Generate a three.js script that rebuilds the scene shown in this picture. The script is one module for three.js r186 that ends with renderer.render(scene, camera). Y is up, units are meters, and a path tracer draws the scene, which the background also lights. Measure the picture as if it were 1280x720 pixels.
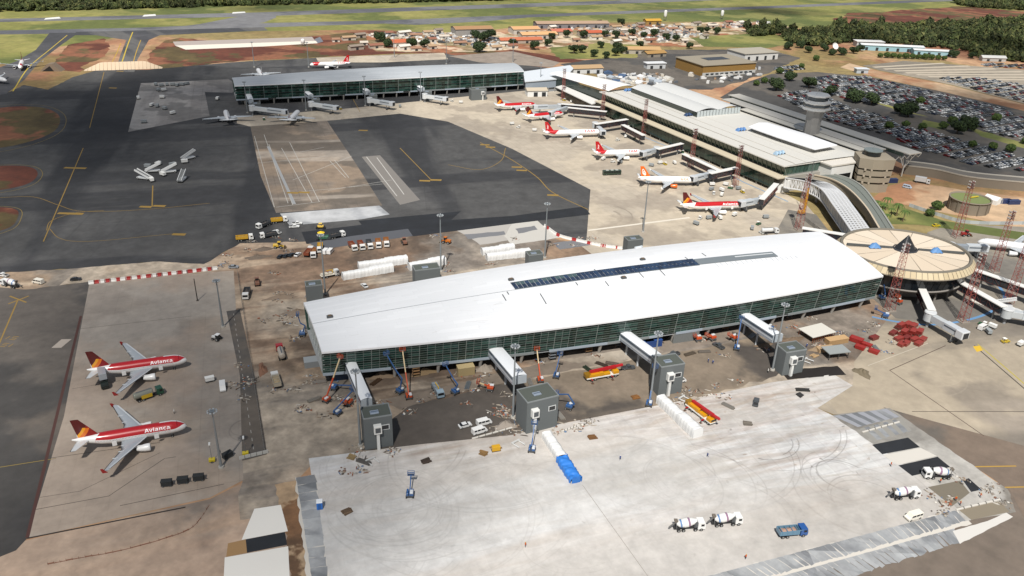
import * as THREE from 'three';
import { mergeGeometries } from 'three/addons/utils/BufferGeometryUtils.js';
import { RoundedBoxGeometry } from 'three/addons/geometries/RoundedBoxGeometry.js';
import { MarchingCubes } from 'three/addons/objects/MarchingCubes.js';

// ---------- camera, sky, sun, exposure ----------
const scene = new THREE.Scene();
const camera = new THREE.PerspectiveCamera(39.49, 16 / 9, 1, 12000);
camera.position.set(0, 153.2, 0);
camera.rotation.order = 'YXZ';
camera.rotation.set(-0.45784, 0, 0.03066);
const SUN = new THREE.Vector3(-0.13, 1.39, 1).normalize();
{ // hazy blue sky with scattered cloud, the same all round
  const w = 256, h = 128, d = new Float32Array(w * h * 4), hash = (x, y) => { const t = Math.sin(x * 127.1 + y * 311.7) * 43758.5453; return t - Math.floor(t); };
  const vn = (x, y, px) => { const x0 = Math.floor(x), y0 = Math.floor(y), u = x - x0, v = y - y0, q = (a, b) => hash(((a % px) + px) % px, b), su = u * u * (3 - 2 * u), sv = v * v * (3 - 2 * v); return (q(x0, y0) * (1 - su) + q(x0 + 1, y0) * su) * (1 - sv) + (q(x0, y0 + 1) * (1 - su) + q(x0 + 1, y0 + 1) * su) * sv; };
  for (let j = 0; j < h; j++) for (let i = 0; i < w; i++) {
    const el = (j + 0.5) / h * 180 - 90, e = Math.max(0, Math.sin(el * Math.PI / 180)), u = i / w, n = 0.55 * vn(u * 10, j / 11, 10) + 0.3 * vn(u * 20, j / 5.5, 20) + 0.15 * vn(u * 40, j / 2.7, 40), c = Math.min(1, Math.max(0, (n - 0.42) * 5)), k = (j * w + i) * 4, hz = Math.pow(1 - e, 3);
    const blue = [0.085 + 0.19 * hz, 0.135 + 0.17 * hz, 0.22 + 0.12 * hz], cl = [0.29, 0.295, 0.31]; for (let q = 0; q < 3; q++) d[k + q] = el < 0 ? [0.12, 0.11, 0.1][q] : blue[q] * (1 - 0.85 * c) + cl[q] * 0.85 * c; d[k + 3] = 1;
  }
  const t = new THREE.DataTexture(d, w, h, THREE.RGBAFormat, THREE.FloatType); t.mapping = THREE.EquirectangularReflectionMapping; t.magFilter = t.minFilter = THREE.LinearFilter; t.needsUpdate = true; scene.background = t; scene.environment = t;
}
const sun = new THREE.DirectionalLight(0xfffaf3, 5);
sun.position.copy(SUN).multiplyScalar(2500).add(new THREE.Vector3(0, 0, -400));
sun.target.position.set(0, 0, -400);
sun.castShadow = true;
sun.shadow.radius = 3;
sun.shadow.mapSize.set(4096, 4096);
Object.assign(sun.shadow.camera, { left: -900, right: 900, top: 900, bottom: -900, near: 10, far: 6000 });
scene.add(sun, sun.target);
const renderer = new THREE.WebGLRenderer({ antialias: true });
renderer.setSize(1024, 576);
renderer.toneMapping = THREE.LinearToneMapping;
renderer.toneMappingExposure = 1.12;
renderer.shadowMap.enabled = true;

// ---------- helpers ----------
let seed = 12345;
const rnd = () => { seed = (seed + 0x6d2b79f5) | 0; let t = Math.imul(seed ^ (seed >>> 15), 1 | seed); t = (t + Math.imul(t ^ (t >>> 7), 61 | t)) ^ t; return ((t ^ (t >>> 14)) >>> 0) / 4294967296; };
const rr = (a, b) => a + (b - a) * rnd();
const pick = (a) => a[Math.floor(rnd() * a.length)];
const V = (x, y, z) => new THREE.Vector3(x, y, z);
const C = (c) => (c instanceof THREE.Color ? c : Array.isArray(c) ? new THREE.Color().setRGB(...c) : new THREE.Color(c));
const counts = {};
const numbered = (n) => { const k = counts[n] = (counts[n] ?? -1) + 1; return k ? n + '_' + String(k).padStart(3, '0') : n; };
const mats = {};
const mat = (rough = 0.7, metal = 0, extra = {}) => {
  const key = rough + '|' + metal + JSON.stringify(extra);
  return mats[key] ??= new THREE.MeshPhysicalMaterial({ vertexColors: true, roughness: rough, metalness: metal, side: THREE.DoubleSide, ...extra });
};
const PAINT = mat(0.35, 0, { clearcoat: 0.4, clearcoatRoughness: 0.2 }), MATTE = mat(0.85), METAL = mat(0.45, 0.6), GLOSS = mat(0.12);
const X = V(1, 0, 0), Y = V(0, 1, 0), Z = V(0, 0, 1);
const mtx = (x, y, z, ry = 0, rz = 0, rx = 0) => new THREE.Matrix4().compose(V(x, y, z), new THREE.Quaternion().setFromEuler(new THREE.Euler(rx, ry, rz, 'YZX')), V(1, 1, 1));
const between = (p, q) => { const a = V(...p), b = V(...q), d = b.clone().sub(a), len = d.length(); d.normalize(); const up = Math.abs(d.y) > 0.99 ? X : Y; const s = V().crossVectors(d, up).normalize(), u = V().crossVectors(s, d); return [new THREE.Matrix4().makeBasis(d, u, s).setPosition(a.add(b).multiplyScalar(0.5)), len]; };
class MB {   // collects coloured shapes and merges them into one mesh
  constructor() { this.g = []; }
  put(geo, col, m) {
    const g = geo.index ? geo.toNonIndexed() : geo.clone();
    for (const k of Object.keys(g.attributes)) if (!['position', 'normal', 'uv'].includes(k)) g.deleteAttribute(k);
    if (!g.attributes.uv) g.setAttribute('uv', new THREE.BufferAttribute(new Float32Array(g.attributes.position.count * 2), 2));
    if (m) g.applyMatrix4(m);
    const c = C(col), n = g.attributes.position.count, a = new Float32Array(n * 3);
    for (let i = 0; i < n; i++) { a[3 * i] = c.r; a[3 * i + 1] = c.g; a[3 * i + 2] = c.b; }
    g.setAttribute('color', new THREE.BufferAttribute(a, 3));
    this.g.push(g); return this;
  }
  box(c, w, h, d, x, y, z, ry, rz, rx) { return this.put(new THREE.BoxGeometry(w, h, d), c, mtx(x, y, z, ry, rz, rx)); }
  rbox(c, w, h, d, x, y, z, r = 0.1, ry, rz, rx) { return this.put(new RoundedBoxGeometry(w, h, d, 1, r), c, mtx(x, y, z, ry, rz, rx)); }
  bar(c, p, q, w, h = w) { const [m, l] = between(p, q); return this.put(new THREE.BoxGeometry(l, h, w), c, m); }
  cyl(c, p, q, r1, r2 = r1, seg = 8) { const [m, l] = between(p, q); return this.put(new THREE.CylinderGeometry(r2, r1, l, seg).rotateZ(-Math.PI / 2), c, m); }
  wheel(c, x, z, r = 0.5, w = 0.3, y = r) { this.cyl(c, [x, y, z - w / 2], [x, y, z + w / 2], r, r, 10); return this.cyl('#8a8a88', [x, y, z - w / 2 - 0.02], [x, y, z + w / 2 + 0.02], r * 0.5, r * 0.5, 8); }
  prism(c, pts, d, m) { // outline in x,y pulled along z, centred
    const g = new THREE.ExtrudeGeometry(new THREE.Shape(pts.map((p) => new THREE.Vector2(p[0], p[1]))), { depth: d, bevelEnabled: false }); g.translate(0, 0, -d / 2); return this.put(g, c, m);
  }
  slab(c, pts, y0, y1) { // outline in x,z between two heights
    const g = new THREE.ExtrudeGeometry(new THREE.Shape(pts.map((p) => new THREE.Vector2(p[0], -p[1]))), { depth: y1 - y0, bevelEnabled: false }); g.rotateX(-Math.PI / 2); g.translate(0, y0, 0); return this.put(g, c);
  }
  lathe8(c, pts, seg, m) { const g = new THREE.LatheGeometry(pts.map((p) => new THREE.Vector2(p[0], p[1])), seg).toNonIndexed(); g.computeVertexNormals(); return this.put(g, c, m); }
  lathe(c, pts, seg, m) { return this.put(new THREE.LatheGeometry(pts.map((p) => new THREE.Vector2(p[0], p[1])), seg), c, m); }
  grid(c, nu, nv, f, uvf) { // surface f(u,v)->[x,y,z]
    const pos = [], uv = [], idx = [];
    for (let j = 0; j <= nv; j++) for (let i = 0; i <= nu; i++) { pos.push(...f(i / nu, j / nv)); uv.push(...(uvf ? uvf(i / nu, j / nv) : [i / nu, j / nv])); }
    for (let j = 0; j < nv; j++) for (let i = 0; i < nu; i++) { const a = j * (nu + 1) + i, b = a + nu + 1; idx.push(a, a + 1, b, a + 1, b + 1, b); }
    const g = new THREE.BufferGeometry(); g.setAttribute('position', new THREE.Float32BufferAttribute(pos, 3)); g.setAttribute('uv', new THREE.Float32BufferAttribute(uv, 2)); g.setIndex(idx); g.computeVertexNormals(); return this.put(g, c);
  }
  quad(c, a, b, d, e) { return this.grid(c, 1, 1, (u, v) => [0, 1, 2].map((k) => (a[k] * (1 - u) + b[k] * u) * (1 - v) + (e[k] * (1 - u) + d[k] * u) * v)); }
  geo() { const g = mergeGeometries(this.g); for (const x of this.g) x.dispose(); return g; }
  build(name, m, parent) { const o = new THREE.Mesh(this.geo(), m); o.name = name; o.castShadow = o.receiveShadow = true; if (parent) parent.add(o); else { o.name = numbered(name); scene.add(o); } return o; }
}
function meshOf(name, geo, m, parent) { const o = new THREE.Mesh(geo, m); o.castShadow = o.receiveShadow = true; o.name = parent ? name : numbered(name); (parent ?? scene).add(o); return o; }
function tag(o, label, category, group) { o.userData = { label, category }; if (group) o.userData.group = group; return o; }
function thing(name, label, category, [x, z] = [0, 0], turn = 0, group, y = 0) {
  const o = new THREE.Group(); o.name = numbered(name); scene.add(o); o.position.set(x, y, z); o.rotation.y = turn; return tag(o, label, category, group);
}
const heading = (a, b) => Math.atan2(-(b[1] - a[1]), b[0] - a[0]);
const mid = (a, b, t = 0.5) => [a[0] + (b[0] - a[0]) * t, a[1] + (b[1] - a[1]) * t];
const dist = (a, b) => Math.hypot(b[0] - a[0], b[1] - a[1]);
const used = new Set();
function put(proto, [x, z], turn, label, group, y = 0, s = 1) { // first use moves the thing itself, later ones are copies
  let o = proto;
  if (used.has(proto)) { o = proto.clone(); o.name = numbered(proto.userData.base); o.userData = { ...proto.userData }; scene.add(o); } else { used.add(proto); proto.userData.base = proto.name.replace(/_\d{3}$/, ''); if (!proto.parent) scene.add(proto); }
  o.position.set(x, y, z); o.rotation.y = turn; o.scale.setScalar(s);
  if (label) o.userData.label = label; if (group) o.userData.group = group;
  return o;
}
const structure = (o) => { o.userData = { ...o.userData, kind: 'structure' }; return o; };
const stuff = (o, label) => { o.userData = { ...o.userData, kind: 'stuff' }; if (label) o.userData.label = label; return o; };

// ---------- noise ----------
const NS = 512, noiseA = new Float32Array(NS * NS), noiseB = new Float32Array(NS * NS);
function fillNoise(out, f0, oct, gain) {
  out.fill(0); let amp = 1, tot = 0;
  for (let o = 0, f = f0; o < oct; o++, f *= 2, amp *= gain) {
    const lat = new Float32Array(f * f); for (let i = 0; i < f * f; i++) lat[i] = rnd();
    tot += amp;
    for (let y = 0; y < NS; y++) { const fy = y * f / NS, y0 = Math.floor(fy), ty = fy - y0, sy = ty * ty * (3 - 2 * ty), r0 = (y0 % f) * f, r1 = ((y0 + 1) % f) * f;
      for (let x = 0; x < NS; x++) { const fx = x * f / NS, x0 = Math.floor(fx), tx = fx - x0, sx = tx * tx * (3 - 2 * tx), c0 = x0 % f, c1 = (x0 + 1) % f;
        out[y * NS + x] += amp * ((lat[r0 + c0] * (1 - sx) + lat[r0 + c1] * sx) * (1 - sy) + (lat[r1 + c0] * (1 - sx) + lat[r1 + c1] * sx) * sy); } }
  }
  let mn = 9, mx = -9; for (const v of out) { mn = Math.min(mn, v / tot); mx = Math.max(mx, v / tot); }
  for (let i = 0; i < out.length; i++) out[i] = (out[i] / tot - mn) / (mx - mn);
}
fillNoise(noiseA, 4, 7, 0.55); fillNoise(noiseB, 32, 5, 0.75);
const samp = (n, x, y) => n[((y & 511) << 9) | (x & 511)];
const sampL = (n, x, y) => { const x0 = Math.floor(x), y0 = Math.floor(y), tx = x - x0, ty = y - y0, a = (y0 & 511) << 9, b = ((y0 + 1) & 511) << 9, c = x0 & 511, e = (x0 + 1) & 511; return (n[a | c] * (1 - tx) + n[a | e] * tx) * (1 - ty) + (n[b | c] * (1 - tx) + n[b | e] * tx) * ty; };
// ---------- ground sheets ----------
const hex3 = (h) => { const n = parseInt(h.slice(1), 16); return [n >> 16, (n >> 8) & 255, n & 255]; };
const sstep = (a, b, x) => { const t = Math.min(1, Math.max(0, (x - a) / (b - a))); return t * t * (3 - 2 * t); };
function groundMap([x0, z0, x1, z1], ppm, base, { layers = [], grain = 0.25, streak, paint } = {}) {
  const w = Math.min(2048, Math.round((x1 - x0) * ppm)), h = Math.min(2048, Math.round((z1 - z0) * ppm)), cv = document.createElement('canvas'); cv.width = w; cv.height = h;
  const ctx = cv.getContext('2d'); ctx.fillStyle = base; ctx.fillRect(0, 0, w, h);
  const sx = w / (x1 - x0), sz = h / (z1 - z0);
  if (paint) { ctx.setTransform(sx, 0, 0, sz, -x0 * sx, -z0 * sz); ctx.lineCap = 'round'; paint(ctx); ctx.setTransform(1, 0, 0, 1, 0, 0); }
  const im = ctx.getImageData(0, 0, w, h), d = im.data, L = layers.map((l) => { const c = Math.cos(l.dir ?? 0), s = Math.sin(l.dir ?? 0), e = l.dir === undefined ? 1 : 0.12; return { n: noiseA, a: l.a, lo: l.lo, k: 1 / (l.hi - l.lo), o: l.o ?? 0, ax: c * l.s * e, az: s * l.s * e, bx: -s * l.s, bz: c * l.s, rgb: hex3(l.c) }; });
  const cs = streak ? Math.cos(streak.dir) : 0, sn = streak ? Math.sin(streak.dir) : 0;
  for (let y = 0, k = 0; y < h; y++) for (let x = 0; x < w; x++, k += 4) {
    const wx = x0 + x / sx, wz = z0 + y / sz;
    let r = d[k], g = d[k + 1], b = d[k + 2];
    for (const l of L) {
      const t = (sampL(l.n, wx * l.ax + wz * l.az + l.o, wx * l.bx + wz * l.bz + l.o * 0.7) - l.lo) * l.k; if (t <= 0) continue;
      const m = (t >= 1 ? 1 : t * t * (3 - 2 * t)) * l.a; r += (l.rgb[0] - r) * m; g += (l.rgb[1] - g) * m; b += (l.rgb[2] - b) * m;
    }
    let f = 1 + (sampL(noiseB, wx * 3.1, wz * 3.1) - 0.5) * grain + (samp(noiseB, x, y) - 0.5) * grain * 0.6;
    if (streak) f += (sampL(noiseA, (wx * cs + wz * sn) * 0.5, (-wx * sn + wz * cs) * streak.s) - 0.5) * streak.a;
    d[k] = r * f; d[k + 1] = g * f; d[k + 2] = b * f;
  }
  ctx.putImageData(im, 0, 0);
  const t = new THREE.CanvasTexture(cv); t.colorSpace = THREE.SRGBColorSpace; t.wrapS = t.wrapT = THREE.RepeatWrapping; t.anisotropy = 8;
  const m = new THREE.MeshStandardMaterial({ map: t, roughness: 0.92 });
  m.userData.box = [x0, z0, x1, z1];
  return m;
}
function raggle(poly, amp, step = 3) {
  const out = []; poly.forEach((p, i) => { const q = poly[(i + 1) % poly.length], n = Math.max(1, Math.round(dist(p, q) / step)); for (let k = 0; k < n; k++) { const t = mid(p, q, k / n); out.push(k ? [t[0] + rr(-amp, amp), t[1] + rr(-amp, amp)] : t); } }); return out;
}
function sheet(name, poly, y, m, parent, rag = 0, step = 3) {
  const pts = rag ? raggle(poly, rag, step) : poly;
  const g = new THREE.ShapeGeometry(new THREE.Shape(pts.map((p) => new THREE.Vector2(p[0], -p[1])))); g.rotateX(-Math.PI / 2); g.translate(0, y, 0);
  const P = g.attributes.position, [x0, z0, x1, z1] = m.userData.box ?? [0, 0, 1, 1];
  for (let i = 0; i < P.count; i++) g.attributes.uv.setXY(i, (P.getX(i) - x0) / (x1 - x0), 1 - (P.getZ(i) - z0) / (z1 - z0));
  if (m.vertexColors) throw new Error('flat sheets take their colour from the material: ' + name);
  const o = new THREE.Mesh(g, m); o.receiveShadow = true; o.name = parent ? name : numbered(name); (parent ?? structure(o)) === o ? scene.add(o) : parent.add(o);
  return o;
}
const flat = {}; const flatMat = (c, rough = 0.85) => flat[c + rough] ??= new THREE.MeshStandardMaterial({ color: c, roughness: rough });
function stripe(name, pts, w, y, c, parent) { // painted line of constant width along a path
  const L = [], R = [];
  pts.forEach((p, i) => { const a = pts[Math.max(0, i - 1)], b = pts[Math.min(pts.length - 1, i + 1)], l = dist(a, b) || 1, nx = -(b[1] - a[1]) / l * w / 2, nz = (b[0] - a[0]) / l * w / 2; L.push([p[0] + nx, p[1] + nz]); R.unshift([p[0] - nx, p[1] - nz]); });
  return sheet(name, [...L, ...R], y, typeof c === 'string' ? flatMat(c) : c, parent);
}
const curve = (pts, n = 24) => new THREE.CatmullRomCurve3(pts.map((p) => V(p[0], 0, p[1]))).getPoints(n).map((v) => [v.x, v.z]);
const arcs = (ctx, list) => { for (const [x, z, r, a0, a1, w, col] of list) { ctx.strokeStyle = col; ctx.lineWidth = w; ctx.beginPath(); ctx.ellipse(x, z, r, r * 0.9, 0, a0, a1); ctx.stroke(); } };

const PA = -0.325;   // direction of the piers in plan
const soilFar = groundMap([0, 0, 500, 500], 2, '#a0785a', { grain: 0.3, layers: [{ c: '#845640', s: 1.02, lo: 0.48, hi: 0.72, a: 0.7 }, { c: '#b89a78', s: 2.05, o: 60, lo: 0.5, hi: 0.75, a: 0.6 }, { c: '#6d6a3a', s: 1.02, o: 200, lo: 0.55, hi: 0.75, a: 0.6 }] });
const ground = sheet('ground', [[-3500, 400], [3500, 400], [3500, -6500], [-3500, -6500]], 0, soilFar);
const soilNear = groundMap([-190, -400, 220, -90], 4, '#77695c', { grain: 0.42, layers: [
  { c: '#a08a72', s: 2.3, lo: 0.47, hi: 0.64, a: 0.7 }, { c: '#42372f', s: 3.3, o: 120, lo: 0.52, hi: 0.72, a: 0.7 }, { c: '#7b6350', s: 2.9, o: 300, lo: 0.58, hi: 0.72, a: 0.6 }, { c: '#77736d', s: 1.9, o: 400, lo: 0.52, hi: 0.66, a: 0.7 }, { c: '#c2b29c', s: 6, n: noiseA, o: 50, lo: 0.6, hi: 0.72, a: 0.5, dir: PA }],
  paint: (c) => { for (let i = 0; i < 40; i++) { c.fillStyle = pick(['rgba(60,44,34,.35)', 'rgba(110,70,48,.3)', 'rgba(90,88,84,.3)']); c.beginPath(); c.ellipse(rr(-95, 150), rr(-300, -185), rr(2, 9), rr(1, 4), PA, 0, 7); c.fill(); } { const M = [[-73.9,-200.6],[-68.4,-196.1],[-64.5,-190.6],[-67,-184.9],[-61.3,-187],[-67.2,-181.4]]; for (let i = 0; i < 150; i++) { const q = pick(M); c.strokeStyle = pick(['rgba(52,40,31,.32)', 'rgba(66,50,38,.3)', 'rgba(40,32,27,.28)', 'rgba(110,88,68,.22)']); c.lineWidth = rr(0.3, 1.5); const x = q[0] + rr(-5, 5), z = q[1] + rr(-4, 4); c.beginPath(); c.moveTo(x, z); c.quadraticCurveTo(x + rr(-2, 6), z - rr(2, 8), x + rr(2, 16), z - rr(3, 12)); c.stroke(); } } for (let i = 0; i < 130; i++) { c.strokeStyle = pick(['rgba(48,38,30,.4)', 'rgba(190,170,145,.25)', 'rgba(70,60,52,.4)']); c.lineWidth = rr(0.25, 1.1); const x = rr(-110, 150), z = -205 - (x + 60) * 0.33 + rr(-12, 14); c.beginPath(); c.moveTo(x, z); c.bezierCurveTo(x + 15, z - 5 + rr(-3, 3), x + 28, z - 9 + rr(-4, 4), x + rr(35, 60), z - rr(10, 22)); c.stroke(); } } });
sheet('construction_ground', [[-138.4,-325.6],[-130.3,-351],[-101,-356.3],[-48.5,-368.6],[-1.1,-391],[23,-366],[46.1,-359.8],[127.5,-345.2],[159.4,-330.1],[170.4,-313.2],[152.9,-272.2],[131.3,-256.2],[122.6,-242.2],[103.5,-225.4],[63.8,-229],[1.4,-204.4],[-56.8,-190.9],[-61.7,-178.2],[-56.6,-168.6],[-71.1,-164.8],[-77.4,-184.4],[-105.2,-262.5]], 0.012, soilNear, null, 0.8, 5);
sheet('haul_road', [[-44.1,-196.1],[-38.5,-209.9],[-32.7,-221],[1,-236.4],[48,-254.7],[80.3,-267.2],[106.4,-278.1],[111.1,-263.6],[95.8,-245.9],[61.6,-228.9],[16.8,-212.4],[1.4,-205.7],[-28,-199.3],[-39.8,-196.4]], 0.02, groundMap([-75, -300, 120, -180], 5, '#575049', { grain: 0.24, streak: { dir: PA, s: 2.4, a: 0.2 }, layers: [{ c: '#706558', s: 2.6, lo: 0.48, hi: 0.64, a: 0.7, dir: PA }, { c: '#3e3a37', s: 3.4, o: 130, lo: 0.55, hi: 0.7, a: 0.7, dir: PA }, { c: '#93836f', s: 3, o: 300, lo: 0.6, hi: 0.72, a: 0.6 }] }), null, 0.8, 4);
sheet('concrete_strip', [[-43.2,-223.2],[-21,-233.2],[0.9,-244.8],[49.2,-264.1],[96.4,-282.1],[96.6,-275.6],[48.2,-256.4],[1,-236.9],[-20.6,-227.8],[-35.5,-218.1]], 0.028, groundMap([-75, -300, 120, -200], 5, '#a0978a', { grain: 0.2, layers: [{ c: '#857a6c', s: 3.4, lo: 0.48, hi: 0.64, a: 0.75 }, { c: '#6b6056', s: 5, o: 90, lo: 0.58, hi: 0.68, a: 0.7 }] }), null, 0.5, 3);
sheet('bare_earth', [[-139.2,-150.3],[-123.6,-154.9],[-103,-164],[-82,-172.6],[-70.5,-184.8],[-64.9,-181.5],[-56.6,-168.6],[-44.7,-127.2],[-129.6,-124.1]], 0.010, groundMap([-190, -260, -20, -90], 4, '#9b8067', { grain: 0.25, paint: (c) => { for (let i = 0; i < 420; i++) { const A = [-111.6,-151.5], B = [-82.3,-165.9], q = mid(A, B, rnd()), w = (rnd() + rnd() + rnd() - 1.5) * 6; c.strokeStyle = pick(['rgba(104,97,90,.16)', 'rgba(90,84,78,.14)', 'rgba(120,110,100,.14)', 'rgba(165,120,90,.10)']); c.lineWidth = rr(0.3, 1.8); const x = q[0], z = q[1] + w, l = rr(6, 22); c.beginPath(); c.moveTo(x - l / 2, z + l * 0.15); c.quadraticCurveTo(x, z, x + l / 2, z - l * 0.17); c.stroke(); } }, layers: [{ c: '#96684c', s: 2.1, lo: 0.5, hi: 0.68, a: 0.7, dir: PA }, { c: '#7d736a', s: 2.4, o: 90, lo: 0.47, hi: 0.6, a: 0.8, dir: PA }, { c: '#b9a08a', s: 3.1, o: 240, lo: 0.55, hi: 0.7, a: 0.6 }] }));

// far airfield
const grass = groundMap([0, 0, 700, 700], 1.4, '#656a36', { grain: 0.22, layers: [{ c: '#7f7d42', s: 0.73, lo: 0.42, hi: 0.62, a: 0.8 }, { c: '#4f5a2c', s: 1.46, o: 90, lo: 0.52, hi: 0.72, a: 0.7 }, { c: '#968d55', s: 2.19, o: 210, lo: 0.6, hi: 0.75, a: 0.5 }] });
sheet('grass_field', [[-624.3,-661.2],[-473.1,-740.5],[-446.7,-752.4],[-470.3,-825.1],[-436.4,-901.6],[-307.3,-966.7],[-164.5,-1007.5],[-85.1,-986.1],[5.1,-1068.2],[118.1,-1127.4],[231.5,-1159],[312.8,-1131.4],[357.8,-1119.2],[470.8,-1163.8],[675.1,-1350.9],[1126.8,-1563.4],[2125.5,-2729.4],[1704.4,-2963.8],[-34.9,-2887],[-2221.5,-2530.1]], 0.02, grass);
const runwayMat = groundMap([0, 0, 600, 600], 1.6, '#646467', { grain: 0.16, layers: [{ c: '#4a4c52', s: 0.85, lo: 0.4, hi: 0.7, a: 0.6 }, { c: '#7c7c7c', s: 1.7, o: 100, lo: 0.55, hi: 0.75, a: 0.6 }] });
const runway = sheet('runway', [[-834.9,-907.6],[-625.2,-1000],[-353.2,-1119.9],[-13.3,-1294],[346.8,-1483.8],[1401.6,-2019.7],[1342.9,-1931.7],[336,-1434.5],[-12.7,-1251.2],[-342.4,-1083.7],[-611.3,-976.3],[-813.8,-882.9]], 0.04, runwayMat);
for (const q of [[[-579.4,-1016.9],[-569.4,-1029.7],[-561.1,-1017.4],[-574.5,-1004.2]], [[-480.8,-1067.7],[-470.2,-1076.9],[-463.6,-1063.4],[-476,-1051.8]], [[-382.8,-1115.5],[-369.8,-1125],[-365.1,-1113.2],[-379.5,-1102.1]]]) sheet('touchdown_marking', q, 0.06, flatMat('#d8d8d4'), runway);
sheet('taxiway', [[-760.1,-820],[-577.6,-918.8],[-454.2,-961.5],[-325.3,-1026.8],[-176.3,-1083],[-11.6,-1169.1],[178.9,-1264.3],[399.5,-1369.8],[755.9,-1554],[1251.2,-1794.1],[1215.7,-1740.8],[737.1,-1513.4],[390.7,-1337.8],[174.7,-1232.2],[-11.3,-1141.4],[-172,-1055.6],[-315.1,-992.9],[-439.7,-928.8],[-562.8,-893.6],[-739.1,-795.5]], 0.045, runwayMat);
sheet('taxiway', [[-417.6,-962.8],[-387.2,-1007.1],[-368,-1066.9],[-329.1,-1129.5],[-315,-1078.5],[-317.9,-1035.2],[-356.8,-975.1],[-389.6,-950.4]], 0.05, runwayMat);
sheet('taxiway', [[-131.3,-1053.7],[-52.7,-1098.5],[10.6,-1150.1],[-54.5,-1135.8],[-116.6,-1107],[-182.3,-1056.9]], 0.05, runwayMat);
const asphaltFar = groundMap([-700, -1050, -150, -500], 2, '#4d4d50', { grain: 0.2, layers: [{ c: '#38393c', s: 1.9, lo: 0.42, hi: 0.66, a: 0.7 }, { c: '#77746e', s: 3.3, o: 130, lo: 0.56, hi: 0.74, a: 0.5, dir: 0.9 }] });
const taxiA = sheet('taxiway', [[-519.5,-913.2],[-490.4,-918.9],[-471.9,-848.6],[-447.2,-760.2],[-416.8,-679],[-403.1,-629.7],[-418.8,-578.1],[-460.9,-519.9],[-491.9,-559.4],[-454.4,-642.8],[-465,-726.8],[-466.4,-757.1],[-480.4,-814.1]], 0.05, asphaltFar);
const taxiB = sheet('taxiway', [[-495.5,-923.6],[-307,-997.7],[-295.7,-975],[-400,-919.5],[-398.9,-887.3],[-365.3,-781.7],[-343.2,-723.9],[-359.2,-721.5],[-388.1,-794.7],[-421.2,-883.1],[-465.2,-907],[-487.6,-902.7]], 0.055, asphaltFar);
sheet('earth_shoulder', [[-438.5,-879.9],[-426.1,-898.1],[-393.9,-811.1],[-373.9,-748.6],[-385,-724.7],[-398.4,-737.2],[-401.1,-792.6],[-420,-843.4]], 0.05, soilFar, null, 1.5, 8); sheet('earth_shoulder', [[-405.7,-918.4],[-383.5,-911.6],[-376.1,-861],[-366,-807.1],[-340.3,-738.9],[-349.1,-737.5],[-368.7,-789.5],[-400.5,-887]], 0.052, soilFar, null, 1.5, 8);
stripe('centre_line', curve([[-437.1,-935.1],[-409.2,-860],[-375.5,-771.9],[-364.5,-742.6]]), 1.1, 0.08, '#b9a23a', taxiB);
stripe('edge_line', curve([[-406.9,-885.8],[-380.6,-813.4],[-359.8,-758.6]]), 0.8, 0.08, '#b08f35', taxiB); stripe('edge_line', curve([[-418.2,-863.3],[-398.3,-810.4],[-381.2,-763]]), 0.8, 0.08, '#b08f35', taxiB);
stripe('centre_line', curve([[-494,-901.4],[-468,-816.3],[-441.2,-730.5],[-402.9,-638.3]]), 0.9, 0.075, '#b9a23a', taxiA);
const redSoil = groundMap([-420, -1000, 300, -600], 2, '#613526', { grain: 0.3, layers: [{ c: '#552c1e', s: 2, lo: 0.45, hi: 0.68, a: 0.7 }, { c: '#97694b', s: 3, o: 80, lo: 0.57, hi: 0.72, a: 0.6 }, { c: '#4a4a28', s: 3.6, o: 130, lo: 0.66, hi: 0.76, a: 0.7 }] });
sheet('red_earth', [[-464.4,-845.1],[-447.8,-888.7],[-420,-843.4],[-395.2,-776.8],[-388.4,-717],[-406.3,-721.4],[-433.5,-762.5]], 0.03, redSoil, null, 2, 8);
sheet('red_earth', [[-385.8,-864.2],[-373.3,-908.1],[-298.4,-880.1],[-182.1,-997.7],[-85.6,-992.1],[-7.9,-896.7],[90.2,-830.7],[41.6,-831.4],[-107.9,-860.2],[-269.5,-789.2],[-323.8,-741.5],[-338.2,-739.2]], 0.025, redSoil, null, 2, 9);
sheet('red_earth', [[455.1,-1231],[603.7,-1363.4],[748.4,-1449],[835.2,-1397.3],[788.4,-1303.3],[628.5,-1251.8],[455.7,-1168.2]], 0.035, redSoil, null, 4, 14);
sheet('red_earth', [[508.1,-1312.8],[656.3,-1365.8],[673.7,-1295.8],[535.7,-1200],[455.4,-1198.8]], 0.03, redSoil, null, 4, 14);
sheet('concrete_pad', [[-359.5,-859.1],[-225.1,-914.3],[-219.9,-899.4],[-269.9,-870.2],[-340.8,-838.5]], 0.06, flatMat('#d9d2c4')); sheet('concrete_pad', [[-371,-882.1],[-235.6,-939.8],[-226,-914.1],[-359.5,-859.1]], 0.055, flatMat('#a59b94'));
sheet('concrete_pad', [[-229.3,-924.3],[-226.9,-941.4],[-216.3,-910.6],[-219.9,-899.4]], 0.06, flatMat('#6c7078'));

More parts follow.
